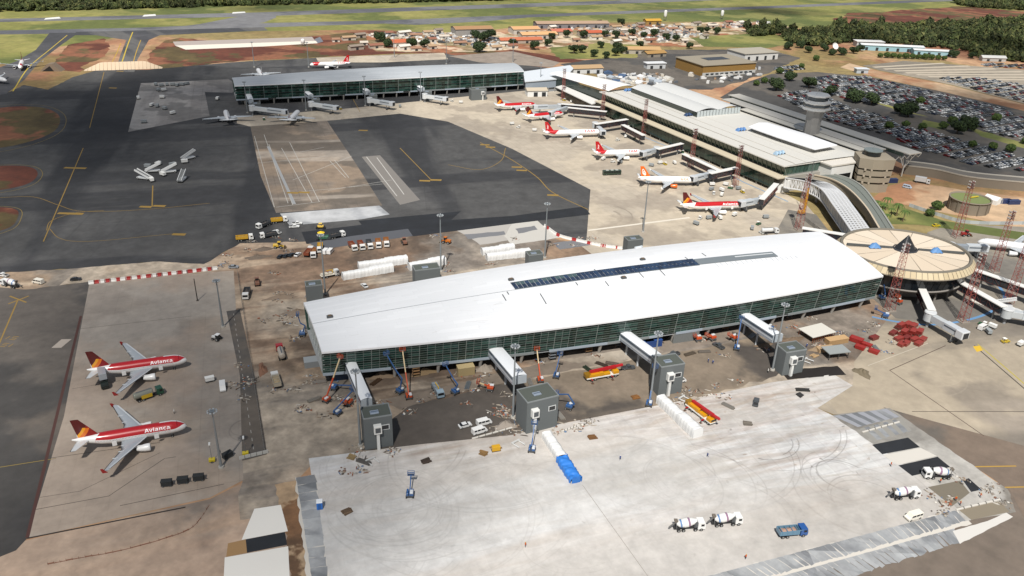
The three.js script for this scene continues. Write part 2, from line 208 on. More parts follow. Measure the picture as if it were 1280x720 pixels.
// the great dark apron of the left half
const L1 = 'rgba(30,32,35,.5)';
const apronAsphalt = groundMap([-420, -760, 160, -310], 3, '#3a3a3c', { grain: 0.28, streak: { dir: 1.25, s: 2.2, a: 0.14 }, layers: [
  { c: '#2a2b2d', s: 1.5, lo: 0.42, hi: 0.6, a: 0.8 }, { c: '#565553', s: 2.6, o: 90, lo: 0.52, hi: 0.7, a: 0.6, dir: 1.3 }, { c: '#26272a', s: 4, o: 170, lo: 0.6, hi: 0.72, a: 0.6, dir: -0.3 }],
  paint: (c) => { for (let i = 0; i < 34; i++) { c.save(); c.translate(rr(-400, 120), rr(-740, -340)); c.rotate(PA); c.fillStyle = pick(['rgba(110,108,104,.16)', 'rgba(28,29,31,.22)', 'rgba(90,84,78,.14)']); c.fillRect(0, 0, rr(14, 70), rr(8, 34)); c.restore(); } for (let i = 0; i < 150; i++) { c.strokeStyle = pick(['rgba(24,25,27,.32)', 'rgba(130,128,124,.16)', 'rgba(30,30,32,.22)']); c.lineWidth = rr(0.3, 1.4); const x = rr(-420, 120), z = rr(-740, -330), l = rr(20, 90); c.beginPath(); c.moveTo(x, z); c.bezierCurveTo(x + l * 0.3, z + rr(-8, 8), x + l * 0.7, z - rr(0, 24), x + l, z - rr(6, 40)); c.stroke(); } c.strokeStyle = L1; for (let i = 0; i < 26; i++) { c.lineWidth = rr(0.3, 0.9); const x = -360 + i * 17 + rr(-3, 3); c.beginPath(); c.moveTo(x, -330); c.lineTo(x - 60 + rr(-3, 3), -740); c.stroke(); } for (let i = 0; i < 14; i++) { c.lineWidth = rr(0.3, 0.7); const z = -340 - i * 28; c.beginPath(); c.moveTo(-420, z + 60); c.lineTo(160, z - 130); c.stroke(); } } });
const apron = sheet('asphalt_apron', [[-463.9,-503.8],[-419.2,-587.9],[-403.1,-629.7],[-407,-661.5],[-379.7,-647.3],[-384,-697],[-378.4,-725.7],[-335.4,-736],[-268.3,-785.3],[-184.1,-824.6],[-76.2,-860.9],[-39.3,-826.8],[40.3,-798.2],[64.8,-690.6],[93.8,-607.8],[162.7,-420.5],[161.5,-366.8],[45.7,-355.9],[-1.1,-389.9],[-48.2,-366.5],[-100.6,-354.3],[-130,-350],[-138.4,-325.6],[-162,-326.4],[-190,-317.5],[-220.9,-310.3],[-293.5,-293.4]], 0.03, apronAsphalt, null, 0.5, 4);
const isl = (pts) => curve([...pts, pts[0]], 40).slice(0, -1);
for (const q of [[[-390.3,-579.3],[-373.7,-591.3],[-355.7,-591.1],[-336.1,-576.5],[-321.1,-553.3],[-312.3,-526.9],[-314.4,-505.3],[-323.6,-489.7],[-338.1,-484.6],[-376.6,-529.7]], [[-318.2,-444.5],[-300.4,-454],[-286.2,-452.3],[-275.9,-441.3],[-271.8,-424.6],[-277.6,-414.6],[-295.3,-407.7]], [[-279.4,-382.2],[-265.8,-386.9],[-256,-384.3],[-249.1,-373.5],[-246,-359.8],[-258,-347.8]]]) {
  const pt = isl(q); sheet('earth_island', pt, 0.05, redSoil); const s = stripe('edge_line', [...pt.map((p) => { const c = mid(q[0], q[Math.floor(q.length / 2)]); return [c[0] + (p[0] - c[0]) * 1.14, c[1] + (p[1] - c[1]) * 1.14]; })], 0.35, 0.055, '#7f6c38', apron); }
const concGrey = groundMap([-420, -760, 160, -310], 3, '#8b8784', { grain: 0.16, layers: [{ c: '#76726f', s: 2.2, lo: 0.45, hi: 0.64, a: 0.7 }, { c: '#a19d98', s: 3.6, o: 70, lo: 0.55, hi: 0.7, a: 0.6, dir: 1.3 }, { c: '#5c5a58', s: 5, o: 160, lo: 0.62, hi: 0.74, a: 0.6 }],
  paint: (c) => { c.strokeStyle = 'rgba(60,58,55,.35)'; c.lineWidth = 0.35; for (let i = 0; i < 100; i++) { c.beginPath(); c.moveTo(-420 + i * 7.5, -310); c.lineTo(-420 + i * 7.5 - 150, -760); c.stroke(); c.beginPath(); c.moveTo(-420, -320 - i * 7.5 + 200); c.lineTo(160, -500 - i * 7.5 + 200); c.stroke(); } } });
sheet('concrete_stand', [[-318.8,-680.4],[-253,-706.3],[-234.8,-679.8],[-233.7,-655.8],[-255.9,-655.7],[-225.6,-580.8],[-264.1,-532.5]], 0.045, concGrey);
sheet('concrete_stand', [[-256.5,-655.6],[-234.3,-661.6],[-217.9,-619.1],[-195.1,-596.6],[-225.6,-580.8]], 0.042, apronAsphalt);
const concBrown = groundMap([-260, -640, 60, -360], 3.5, '#756b61', { grain: 0.2, layers: [{ c: '#877664', s: 2.4, lo: 0.45, hi: 0.62, a: 0.75 }, { c: '#565049', s: 3.4, o: 130, lo: 0.52, hi: 0.66, a: 0.7 }, { c: '#a89f94', s: 4.6, o: 260, lo: 0.6, hi: 0.72, a: 0.6, dir: -0.2 }],
  paint: (c) => { c.strokeStyle = 'rgba(70,62,55,.4)'; c.lineWidth = 0.3; for (let i = 0; i < 60; i++) { c.beginPath(); c.moveTo(-260 + i * 6, -360); c.lineTo(-360 + i * 6, -640); c.stroke(); c.beginPath(); c.moveTo(-260, -360 - i * 6 + 60); c.lineTo(60, -465 - i * 6 + 60); c.stroke(); } } });
const stand = sheet('concrete_stand', [[-188.1,-556],[-139.6,-579.6],[-98.7,-477.5],[-71.1,-406.3],[-124.2,-391],[-149.3,-449.1]], 0.046, concBrown);
for (const q of [[[-178.1,-532.2],[-127.3,-399]], [[-172.9,-536.8],[-121.8,-405.6]], [[-163.2,-514.4],[-118.7,-403.4]], [[-152.6,-506.3],[-109.4,-407.9]], [[-150.8,-519.6],[-105.9,-409.5]], [[-158.3,-473.1],[-119.3,-492.1]], [[-126.5,-399.1],[-105.5,-409.5]], [[-129.1,-443.8],[-104.3,-493.7]], [[-121.2,-423.7],[-76.7,-441.6]], [[-105.2,-427.8],[-72.3,-449.2]], [[-138.7,-498.8],[-126,-511]], [[-116.1,-482.3],[-99.9,-451]], [[-113.5,-484.2],[-98,-451.1]]]) stripe('white_line', q, 0.36, 0.05, '#a5a39d', stand);
stripe('white_line', [[-162.2,-509],[-118.1,-404.7]], 1.6, 0.051, '#8f9192', stand);
for (const q of [[[-95,-492.9],[-65.6,-422.1]], [[-88.2,-491.9],[-62,-425.1]]]) stripe('white_line', q, 0.45, 0.05, '#b5b3ad', apron);
// lighter asphalt of the middle stand and pale concrete stand along the terminal
sheet('concrete_stand', [[-98,-492.6],[-87.1,-497.2],[-52.1,-416.8],[-61.9,-408.4]], 0.04, flatMat('#77736e'));
const concPale = groundMap([-130, -700, 230, -300], 4, '#aea596', { grain: 0.14, streak: { dir: -0.1, s: 1.6, a: 0.1 }, layers: [{ c: '#9c9182', s: 1.7, lo: 0.45, hi: 0.62, a: 0.5, dir: -0.4 }, { c: '#b5a995', s: 3, o: 200, lo: 0.5, hi: 0.66, a: 0.6 }, { c: '#867c70', s: 5, o: 90, lo: 0.63, hi: 0.76, a: 0.5 }],
  paint: (c) => { c.strokeStyle = 'rgba(95,85,72,.4)'; c.lineWidth = 0.25; for (let i = 0; i < 90; i++) { c.beginPath(); c.moveTo(-60 + i * 6, -300); c.lineTo(-230 + i * 6, -700); c.stroke(); c.beginPath(); c.moveTo(-130, -150 - i * 6); c.lineTo(230, -270 - i * 6); c.stroke(); } arcs(c, [[40, -400, 17, -0.6, 1.9, 1.4, 'rgba(60,55,50,.45)'], [42, -402, 21, -0.8, 1.6, 0.8, 'rgba(60,55,50,.4)'], [75, -470, 22, 0, 2, 0.8, 'rgba(70,62,55,.35)']]); } });
const paleApron = sheet('concrete_apron', [[-205.7,-580.9],[-139.2,-611.1],[-64.8,-655.6],[29.8,-710.8],[55,-720.9],[84.2,-631.5],[135,-516.8],[164.4,-425.7],[163.1,-377.1],[135.2,-345.8],[37.5,-349.6],[31.4,-362.7],[36.1,-367.1],[43.7,-442.9],[-2.8,-520.6],[-51,-585.6],[-89.2,-604.9],[-132.8,-580.4],[-188.6,-555.9],[-200,-563.3]], 0.05, concPale);
stripe('white_line', [[37.8,-379.8],[93.7,-402.5]], 1.6, 0.06, '#cfc8ba', paleApron);
stripe('service_line', [[83.4,-572.3],[122,-504.9],[138.1,-464.8],[155.2,-432.7]], 1.2, 0.06, '#7f93a6', paleApron);
const YEL = '#8c7136';
for (const [q, w] of [[curve([[-24.8,-533.4],[-2.5,-495.6],[13.3,-461.9],[21.2,-436.7],[39.9,-409.9]]), 0.6], [curve([[-7.1,-522],[-10.1,-491.4],[-21.9,-473.9],[-42.2,-481.5]]), 0.4], [[[-76.7,-514.5],[-48.9,-450]], 0.5], [[[-275.2,-493.2],[-220.8,-344.9]], 0.5], [curve([[-273.9,-400.8],[-258.3,-403.4],[-239.1,-392.8],[-223.4,-384.8],[-192.5,-389.8],[-162.7,-402]]), 0.35], [curve([[-226.5,-358.3],[-230.7,-370.7],[-224.2,-382.4],[-212,-386.9]]), 0.35], [[[-203.4,-426.9],[-190.4,-394.7]], 0.6], [curve([[-226.1,-360.4],[-215.2,-349.2],[-204.2,-346.2],[-164,-359.3]]), 0.3], [[[-138.2,-663],[-119.8,-606]], 0.4], [[[-368.5,-720],[-293.6,-539.4]], 0.5]]) stripe('lead_line', q, w, 0.07, YEL, apron);
[[-260.3,-453.3],[-226.4,-381.1],[-193.4,-393.8],[-187,-395.6],[-162.3,-358.4],[-123.5,-422.1],[-117.6,-423.3],[-53.1,-449.6],[-46.7,-451.6],[-21.3,-528],[-17.3,-522.8],[0.7,-481],[3.7,-474.8],[21.5,-431.3],[-356.7,-725.4],[-333,-659.8],[-108.2,-554.6]].forEach((p, i) => { const w = i < 2 ? 6.5 : 3.2; sheet('yellow_marking', [[p[0] - w, p[1] - 1.2], [p[0] + w, p[1] - 1.4], [p[0] + w, p[1] + 1.4], [p[0] - w, p[1] + 1.2]], 0.075, flatMat(YEL), apron); });
sheet('concrete_stand', [[-202.5,-817.2],[-79,-865.1],[-71.9,-830.1],[-132.5,-803.2],[-194.6,-793.2]], 0.05, concPale);
// fresh paving by the construction site
sheet('fresh_concrete', [[-121.9,-390],[-72.8,-406.2],[-65.3,-393.7],[-78.6,-385.6],[-112.6,-374]], 0.055, groundMap([-140, -460, -20, -380], 4, '#9d9fa2', { grain: 0.14, layers: [{ c: '#7e8082', s: 4, lo: 0.5, hi: 0.65, a: 0.7 }, { c: '#b4b5b5', s: 6, o: 80, lo: 0.55, hi: 0.7, a: 0.6 }] }));
const newAsph = groundMap([-110, -470, 140, -340], 3, '#16181c', { grain: 0.3, layers: [{ c: '#23262b', s: 3, lo: 0.5, hi: 0.7, a: 0.7, dir: PA }] });
sheet('new_asphalt', [[-104.7,-366.1],[-77.2,-378],[-79.8,-383.3],[-28.5,-401.5],[-32.6,-388.4],[-1.2,-396.8],[38.1,-414.7],[40.7,-402.7],[-5.1,-383.9],[-48.1,-365.5],[-98.7,-351.5]], 0.06, newAsph);
sheet('rolled_asphalt', [[-97.8,-352.6],[-79.2,-363],[-53.2,-374.5],[-49.7,-365.4],[-90.8,-345.4]], 0.064, flatMat('#4f5156'));
sheet('concrete_strip', [[-29,-374.4],[7.3,-389.4],[19.3,-374],[-16.1,-357]], 0.055, flatMat('#a5a19b'), null, 0.5, 4);
sheet('fresh_concrete', [[-1,-385.4],[12.3,-391],[23.1,-369.1],[-0.6,-358.2],[-4.8,-369]], 0.06, flatMat('#b5b2ab'), null, 0.5, 4);
for (const q of [[[-24.7,-369.5],[-4.9,-375.3],[-4,-371.1],[-22.3,-363.5]], [[0.7,-378.9],[10.5,-384.1],[12.1,-378.8],[2.4,-372.7]], [[18.9,-361.7],[30.9,-366.7],[38.4,-361.2],[22.5,-354.1]]]) sheet('wet_concrete', q, 0.068, flatMat('#6f7073'), null, 0.5, 3);

// left stand with the two red airliners
const leftStand = groundMap([-200, -380, -60, -150], 5, '#92887c', { grain: 0.15, streak: { dir: 0.2, s: 2, a: 0.06 }, layers: [{ c: '#7f7871', s: 2.6, lo: 0.47, hi: 0.63, a: 0.6 }, { c: '#a0988e', s: 4.2, o: 77, lo: 0.52, hi: 0.68, a: 0.55 }, { c: '#968271', s: 2.2, o: 300, lo: 0.6, hi: 0.74, a: 0.4 }],
  paint: (c) => { c.strokeStyle = 'rgba(92,82,72,.4)'; c.lineWidth = 0.16; for (let i = 0; i < 50; i++) { c.beginPath(); c.moveTo(-290 + i * 6, -390); c.lineTo(-210 + i * 6, -150); c.stroke(); c.beginPath(); c.moveTo(-200, -170 + 60 - i * 6); c.lineTo(-60, -216 + 60 - i * 6); c.stroke(); } arcs(c, [[-80, -205, 7, 1, 5.6, 0.35, 'rgba(70,62,55,.45)'], [-82, -206, 5, 0.4, 5, 0.3, 'rgba(70,62,55,.4)'], [-80, -206, 9.5, 1.4, 4.2, 0.35, 'rgba(160,145,130,.4)'], [-128, -200, 4, 0, 6, 0.5, 'rgba(160,145,130,.35)']]); } });
const stand2 = sheet('concrete_apron', [[-179.4,-304.5],[-123.2,-319.9],[-93.5,-235.2],[-75.3,-181],[-82.2,-173.2],[-123.3,-155.8],[-141.1,-208.9]], 0.05, leftStand);
const K = '#2f2a27';
for (const [q, w, c] of [[[[-168.2,-274.4],[-123.4,-156]], 0.9, '#4a2f2a'], [[[-123.3,-155.8],[-87.4,-169.1]], 0.5, K], [[[-127,-166.4],[-110,-172.6],[-101.3,-189.5],[-98.3,-190.4]], 0.22, '#4c443c'], [[[-128.7,-171.1],[-118.8,-174.2],[-103.7,-192.1]], 0.18, '#5a5048'], [[[-105.2,-168.9],[-80.2,-179]], 0.22, '#4c443c'], [[[-135,-187.9],[-105.7,-197]], 0.22, '#4c443c'], [[[-167.7,-262.9],[-125.7,-277.1]], 0.2, '#5a5048'], [[[-146.3,-224.2],[-132.8,-229.9]], 0.2, '#5a5048']]) stripe('drain_slot', q, w, 0.056, c, stand2);
{ const p = [-164.8,-253.2]; sheet('stand_marking', [[p[0] - 1.6, p[1] - 3], [p[0] + 2, p[1] - 3.4], [p[0] + 1.4, p[1] + 3], [p[0] - 2, p[1] + 3.3]], 0.07, flatMat('#a79d92'), stand2); }
const westAsph = groundMap([-330, -380, -80, -130], 4, '#403e3c', { grain: 0.22, streak: { dir: 1.2, s: 2, a: 0.12 }, layers: [{ c: '#343333', s: 1.9, lo: 0.42, hi: 0.6, a: 0.75 }, { c: '#6a625a', s: 2.7, o: 60, lo: 0.56, hi: 0.7, a: 0.6 }, { c: '#75695d', s: 1.6, o: 30, lo: 0.66, hi: 0.8, a: 0.5 }] });
const west = sheet('asphalt_apron', [[-299.7,-281.4],[-236.3,-302.1],[-202.2,-295.3],[-179.4,-304.5],[-141.1,-208.9],[-123.3,-155.8],[-123.8,-151.5],[-134.3,-142.6],[-171.6,-131.4]], 0.04, westAsph, null, 0);
stripe('lead_line', [[-199.2,-285.3],[-185.6,-248.2]], 0.5, 0.05, YEL, west); stripe('cross_marking', [[-201.3,-282.4],[-197.1,-289.8]], 0.7, 0.05, YEL, west); stripe('cross_marking', [[-204.6,-289.2],[-195,-284.2]], 0.7, 0.052, YEL, west); stripe('lead_line', [[-146.5,-183.3],[-132.7,-188]], 0.25, 0.05, '#8f7a3a', west);
sheet('earth_verge', [[-286.3,-305.6],[-220.9,-310.3],[-190,-317.5],[-162,-326.4],[-138.4,-325.6],[-123.2,-319.9],[-179.4,-304.5],[-202.2,-295.3],[-235.4,-300.6]], 0.045, soilNear, null, 0.6, 4);
sheet('service_road', [[-113.8,-282],[-108.9,-283.6],[-88.6,-235.5],[-71.9,-192.9],[-78.3,-189.5],[-93.5,-235.2]], 0.058, groundMap([-90, -300, -55, -180], 5, '#4d4a47', { grain: 0.2, layers: [{ c: '#6d6256', s: 3, lo: 0.52, hi: 0.7, a: 0.6 }] }));
for (let i = 0; i < 22; i++) { const A = [-110.3,-280.1], B = [-75.7,-192.7]; stripe('road_dash', [mid(A, B, i / 22), mid(A, B, (i + 0.4) / 22)], 0.22, 0.064, '#9a968f', stand2); }
for (const [o, two] of [[[-186.9,-257.4], 0], [[-185.1,-252.2], 1]]) { const u = [1.3, 0.1], v = [-0.5, 2.2], P = (x, y) => [o[0] + u[0] * x + v[0] * y, o[1] + u[1] * x + v[1] * y], sh = two ? 1.9 : 0; stripe('stand_number', [[1.3, 0], [0, 0], [0, 0.5], [1.3, 0.5], [1.3, 1], [0, 1]].map(([x, y]) => P(x + 1.9 - sh, y)), 0.35, 0.052, YEL, west); stripe('stand_number', [P(sh + 0.6, 0), P(sh + 0.6, 1)], 0.35, 0.052, YEL, west); }
// white paving trial slabs at the lower left
sheet('concrete_slab', [[-68.6,-169.3],[-61.9,-171.2],[-57.3,-161.2],[-68.4,-157.5]], 0.05, flatMat('#d6d3cc')); sheet('asphalt_patch', [[-67.4,-157.8],[-58,-160.9],[-56.2,-156.3],[-65.6,-153.1]], 0.045, newAsph); sheet('earth_patch', [[-71.5,-156.2],[-67.4,-157.8],[-65.6,-153.1],[-70.4,-151.5]], 0.045, flatMat('#94754f')); sheet('concrete_slab', [[-70.7,-151.3],[-55.8,-155.8],[-47.2,-127.1],[-63.3,-126.5]], 0.05, flatMat('#d6d3cc'));
sheet('trench_bed', [[-65.9,-179.4],[-60.1,-181.7],[-47.8,-151.4],[-40.7,-127.4],[-46.1,-127.2],[-54.9,-153.8]], 0.03, groundMap([-70, -200, -30, -100], 6, '#6f5138', { grain: 0.35, layers: [{ c: '#54402f', s: 5, lo: 0.45, hi: 0.6, a: 0.8 }, { c: '#b7a183', s: 9, o: 60, lo: 0.62, hi: 0.7, a: 0.7 }] }), null, 0.5, 2);

// the new white concrete apron in front of the pier
const TY = ['rgba(70,68,66,.34)', 'rgba(75,72,70,.2)', 'rgba(80,76,72,.26)'];
const whiteConc = groundMap([-75, -290, 160, -100], 6, '#bdbdbc', { grain: 0.15, streak: { dir: -0.5, s: 1.4, a: 0.07 }, layers: [
  { c: '#c5c4c2', s: 1.9, lo: 0.45, hi: 0.62, a: 0.6 }, { c: '#a3a19d', s: 2.2, o: 150, lo: 0.52, hi: 0.7, a: 0.5, dir: -0.45 }, { c: '#a3a09b', s: 4.1, o: 260, lo: 0.55, hi: 0.7, a: 0.45, dir: 0.3 }, { c: '#a59b90', s: 4.4, o: 410, lo: 0.64, hi: 0.76, a: 0.3, dir: -0.4 }],
  paint: (c) => {
    const dirt = (x, z, rx, rz, n, col) => { for (let i = 0; i < n; i++) { c.fillStyle = col; c.beginPath(); c.ellipse(x + rr(-rx, rx), z + rr(-rz, rz), rr(1, 6), rr(0.3, 1.2), -0.35 + rr(-0.2, 0.2), 0, 7); c.fill(); } };
    dirt(0, -195, 70, 14, 160, 'rgba(140,126,108,.09)'); dirt(60, -215, 60, 12, 120, 'rgba(140,122,102,.10)'); dirt(90, -230, 30, 8, 60, 'rgba(150,120,96,.09)');
    const G2 = (q) => q; const rings = [[-33.2,-172.8],[-31.4,-172.3],[-29,-171.1],[-27.7,-169.9],[15.7,-185.3],[47.1,-192.2],[102.1,-182.3],[98.7,-189.1],[39.4,-188.2],[1.9,-171.2],[64.3,-173.9],[-15.7,-170.4],[55.7,-187.1]];
    for (let i = 0; i < 420; i++) { const k = rnd(); c.strokeStyle = k < 0.4 ? 'rgba(128,112,94,.11)' : k < 0.55 ? 'rgba(146,122,100,.07)' : k < 0.8 ? 'rgba(96,94,92,.08)' : 'rgba(236,234,230,.14)'; c.lineWidth = rr(0.3, 2.6); const u = Math.pow(rnd(), 1.6), x = rr(-60, 100), z = -199 - (x + 44) * 0.32 + 4 + u * 62; c.beginPath(); c.moveTo(x - rr(8, 26), z + rr(2, 12)); c.quadraticCurveTo(x, z, x + rr(12, 40), z - rr(4, 16)); c.stroke(); }
    for (let i = 0; i < 26; i++) { const x = rr(-50, 90), z = rr(-215, -130), r = rr(8, 34), a = rr(0.2, 1.6); c.strokeStyle = pick(TY); c.lineWidth = rr(0.2, 0.5); for (const o of [0, 2]) { c.beginPath(); c.ellipse(x, z, r + o, (r + o) * 0.8, -0.4, a, a + rr(0.8, 2.2)); c.stroke(); } }
    rings.forEach(([x, z], i) => { for (let k = 0; k < 3; k++) { const r = [9, 12, 16][k] * [1, 1.1, 0.9, 1.25, 1, 0.8, 1.1, 0.7, 1.3, 1.2, 0.9, 1.5, 1.1][i]; const a = rr(0, 6.3); c.strokeStyle = pick(TY); c.lineWidth = rr(0.18, 0.4); for (const o of [0, 1.9]) { c.beginPath(); c.ellipse(x + rr(-3, 3), z + rr(-2, 2), r + o, (r + o) * rr(0.8, 1), rr(0, 1), a, a + rr(1.5, 4.2)); c.stroke(); } } });
    for (let i = 0; i < 110; i++) { c.strokeStyle = pick(['rgba(90,85,80,.10)', 'rgba(140,120,100,.12)', 'rgba(225,222,216,.14)']); c.lineWidth = rr(0.2, 0.9); const x = rr(-60, 110), z = rr(-250, -130); c.beginPath(); c.moveTo(x, z); c.bezierCurveTo(x + rr(5, 20), z + rr(-8, 4), x + rr(20, 40), z + rr(-14, 2), x + rr(30, 70), z + rr(-26, 0)); c.stroke(); }
    c.save(); c.rotate(PA); c.strokeStyle = 'rgba(88,84,80,.14)'; c.lineWidth = 0.1; for (let i = -20; i < 70; i++) for (let j = -60; j < 10; j++) { const t = rnd(); if (t < 0.45) { c.fillStyle = t < 0.15 ? 'rgba(92,86,78,.05)' : t < 0.3 ? 'rgba(235,232,226,.06)' : 'rgba(120,104,86,.04)'; c.fillRect(i * 5, j * 5, 5, 5); } c.strokeRect(i * 5, j * 5, 5, 5); } c.restore();
    for (let i = 0; i < 260; i++) { c.fillStyle = pick(['rgba(60,55,50,.35)', 'rgba(90,70,52,.3)', 'rgba(240,238,232,.35)']); c.beginPath(); c.ellipse(rr(-70, 130), rr(-270, -130), rr(0.15, 0.8), rr(0.1, 0.4), rr(0, 3), 0, 7); c.fill(); }
  } });
const newApron = sheet('concrete_apron', [[-59.1,-191.6],[-28,-199.7],[1.4,-206.1],[16.8,-212.8],[61.7,-229.3],[93.1,-241.6],[117.3,-248.2],[121.6,-241.1],[104.3,-226.4],[108.2,-222],[129.9,-182.2],[130,-176.8],[85.8,-158.6],[51.9,-146.4],[24.5,-129.7],[-37.5,-127.5],[-44.6,-146.2],[-54.4,-177.8]], 0.06, whiteConc);
stripe('joint', [[22.1,-183.4],[36.1,-150],[39.2,-141.9]], 0.15, 0.066, '#8a857d', newApron); stripe('joint', [[101.6,-246.2],[114.3,-211.3]], 0.12, 0.066, '#9d978f', newApron);
// cured lanes with torn edges: each slab lies apart
const curedM = ['#737578', '#7b7d7f', '#86888a', '#6b6e71'].map((c) => groundMap([0, 0, 40, 40], 6, c, { grain: 0.2, layers: [{ c: '#aeb0b0', s: 9, lo: 0.6, hi: 0.72, a: 0.5, dir: 0.3 }, { c: '#63666a', s: 7, o: 90, lo: 0.55, hi: 0.7, a: 0.5 }] }));
function lane(A, B, C2, D, n, parent, gap = 0.03) { // quad A-B / D-C2 cut in n slabs along A-B
  for (let i = 0; i < n; i++) { const a = i / n, b = (i + 1 - gap) / n, j = () => rr(-0.35, 0.35); const p = [mid(A, B, a), mid(A, B, b), mid(D, C2, b), mid(D, C2, a)]; const q = [p[0], p[1], [p[2][0] + j(), p[2][1] + j()], [p[3][0] + j(), p[3][1] + j()]]; sheet('slab', raggle(q, 0.12, 1.2), 0.07 + (i % 2) * 0.004, pick(curedM), parent); } }
const curedBed = sheet('curing_strip', [[-60.9,-182.7],[-55.5,-184.4],[-37.1,-127.5],[-42.5,-127.3]], 0.064, flatMat('#bdb8af'), null, 0.4, 2); { const q = [[-60.6,-182.7],[-41,-128],[-37.6,-128.1],[-55.5,-184.4]]; lane(q[0], q[1], q[2], q[3], 16, curedBed); }
const curedEdge = sheet('curing_strip', [[48.3,-148.4],[77.7,-159.4],[102,-167.7],[127.5,-177.7],[129.2,-172],[101.4,-160.9],[75,-150.5],[59.2,-143.9]], 0.064, flatMat('#c3beb5'), null, 0.5, 2); { const q = [[49.4,-149.2],[127.4,-177.4],[127.9,-172.9],[53.6,-145.5]]; lane(mid(q[0], q[1], 0), q[1], q[2], q[3], 44, curedEdge); const r = [[54.5,-145],[123.1,-169.9],[123.9,-165.4],[60.2,-140.3]]; lane(r[0], r[1], r[2], r[3], 38, curedEdge); }
sheet('asphalt_apron', [[52.2,-138.8],[85.6,-158],[125.9,-176.7],[154.3,-195.4],[212.1,-198.2],[160.8,-130.3],[45.8,-126.2]], 0.03, groundMap([60, -230, 300, -100], 4, '#59544e', { grain: 0.18, layers: [{ c: '#55504b', s: 2.4, lo: 0.45, hi: 0.62, a: 0.7, dir: -0.3 }, { c: '#75685c', s: 2, o: 210, lo: 0.56, hi: 0.7, a: 0.7, dir: -0.3 }] }), null, 0.5, 4);
const pad = sheet('concrete_pad', [[122.4,-168.9],[135.9,-174.2],[141.4,-177],[142.4,-175.4],[122,-164.1]], 0.076, flatMat('#c6c3bd'), null, 0.15, 2);
// corner works on the right: dark pads, grey mats, pale slabs
sheet('concrete_pad', [[107.8,-222.4],[129.2,-227.7],[147.3,-187.1],[144.4,-177.5],[127.4,-172.9],[128,-183.4]], 0.066, groundMap([90, -240, 170, -150], 6, '#86837d', { grain: 0.25, layers: [{ c: '#a9a6a0', s: 6, lo: 0.5, hi: 0.62, a: 0.8, dir: -0.4 }, { c: '#6c675f', s: 5, o: 99, lo: 0.54, hi: 0.66, a: 0.7 }] }), null, 0.3, 2);
for (const [q, c] of [[[[115.1,-206.8],[128.3,-211.2],[130,-206.3],[116.4,-202.1]], '#1f2022'], [[[119.2,-196.8],[133.4,-201.7],[135,-196.8],[121.3,-192]], '#1d1e20'], [[[135.8,-190.9],[138.1,-191.7],[139.4,-186.7],[135.7,-185.5]], '#212224'], [[[116.5,-201.7],[130.1,-205.9],[133.3,-202.1],[119.1,-197.1]], '#c2beb6'], [[[123.8,-187.1],[134.9,-190.5],[135.1,-185.1],[127,-179]], '#6e675a'], [[[127.9,-178.4],[142.1,-181.7],[142.5,-177.4],[129.8,-173.6]], '#7d7464']]) sheet(c[1] < '5' ? 'asphalt_patch' : 'concrete_slab', q, 0.074, c[1] < '5' ? newAsph : flatMat(c));
{ const q = [[108.2,-222],[127.9,-227.2],[130.3,-222.7],[114,-216.1]]; const bed = sheet('curing_mat', q, 0.072, flatMat('#8d8f95')); lane(q[0], q[1], q[2], q[3], 9, bed); const r = [[114.2,-215.2],[130.5,-221.8],[131.3,-215.2],[116.2,-208.5]]; const bed2 = sheet('curing_mat', r, 0.072, flatMat('#888680')); lane(r[0], r[1], r[2], r[3], 9, bed2); }
// right stand (worn tan concrete) and grey strip beyond the works
const eastConc = groundMap([110, -360, 330, -150], 4.5, '#958b7e', { grain: 0.14, streak: { dir: -0.2, s: 1.8, a: 0.1 }, layers: [{ c: '#7f7669', s: 2.2, lo: 0.45, hi: 0.62, a: 0.75, dir: -0.1 }, { c: '#a89c88', s: 2.8, o: 130, lo: 0.52, hi: 0.68, a: 0.7 }, { c: '#6a645c', s: 2, o: 240, lo: 0.57, hi: 0.7, a: 0.7, dir: -0.25 }],
  paint: (c) => { arcs(c, [[152, -255, 14, -1, 2, 0.5, 'rgba(215,205,185,.6)'], [148, -252, 18, -0.6, 1.7, 0.4, 'rgba(215,205,185,.5)'], [140, -262, 16, 0.2, 2.4, 0.4, 'rgba(60,55,50,.4)'], [160, -268, 20, 1, 3.4, 0.5, 'rgba(60,55,50,.35)'], [170, -262, 24, 0.4, 2.2, 0.4, 'rgba(60,55,50,.3)']]); } });
const east = sheet('concrete_apron', [[128.3,-257.7],[170.4,-313.2],[193.5,-317.9],[219.4,-301.6],[273.6,-279.5],[198.2,-179.9],[157.9,-193.4],[137.6,-206.3],[128.2,-226.7],[108.5,-222.9],[104.3,-226.4],[121.6,-241.1]], 0.05, eastConc);
sheet('asphalt_apron', [[127.1,-228.1],[137.2,-222.6],[166.1,-207.7],[206.3,-190.5],[183.9,-160.9],[145.3,-174.3],[147.8,-187.1]], 0.055, groundMap([110, -260, 330, -130], 4, '#5b5650', { grain: 0.18, streak: { dir: -0.3, s: 2, a: 0.12 }, layers: [{ c: '#57524d', s: 2.4, lo: 0.45, hi: 0.62, a: 0.7, dir: -0.2 }, { c: '#7d6a5a', s: 2.2, o: 210, lo: 0.58, hi: 0.7, a: 0.6 }] }));
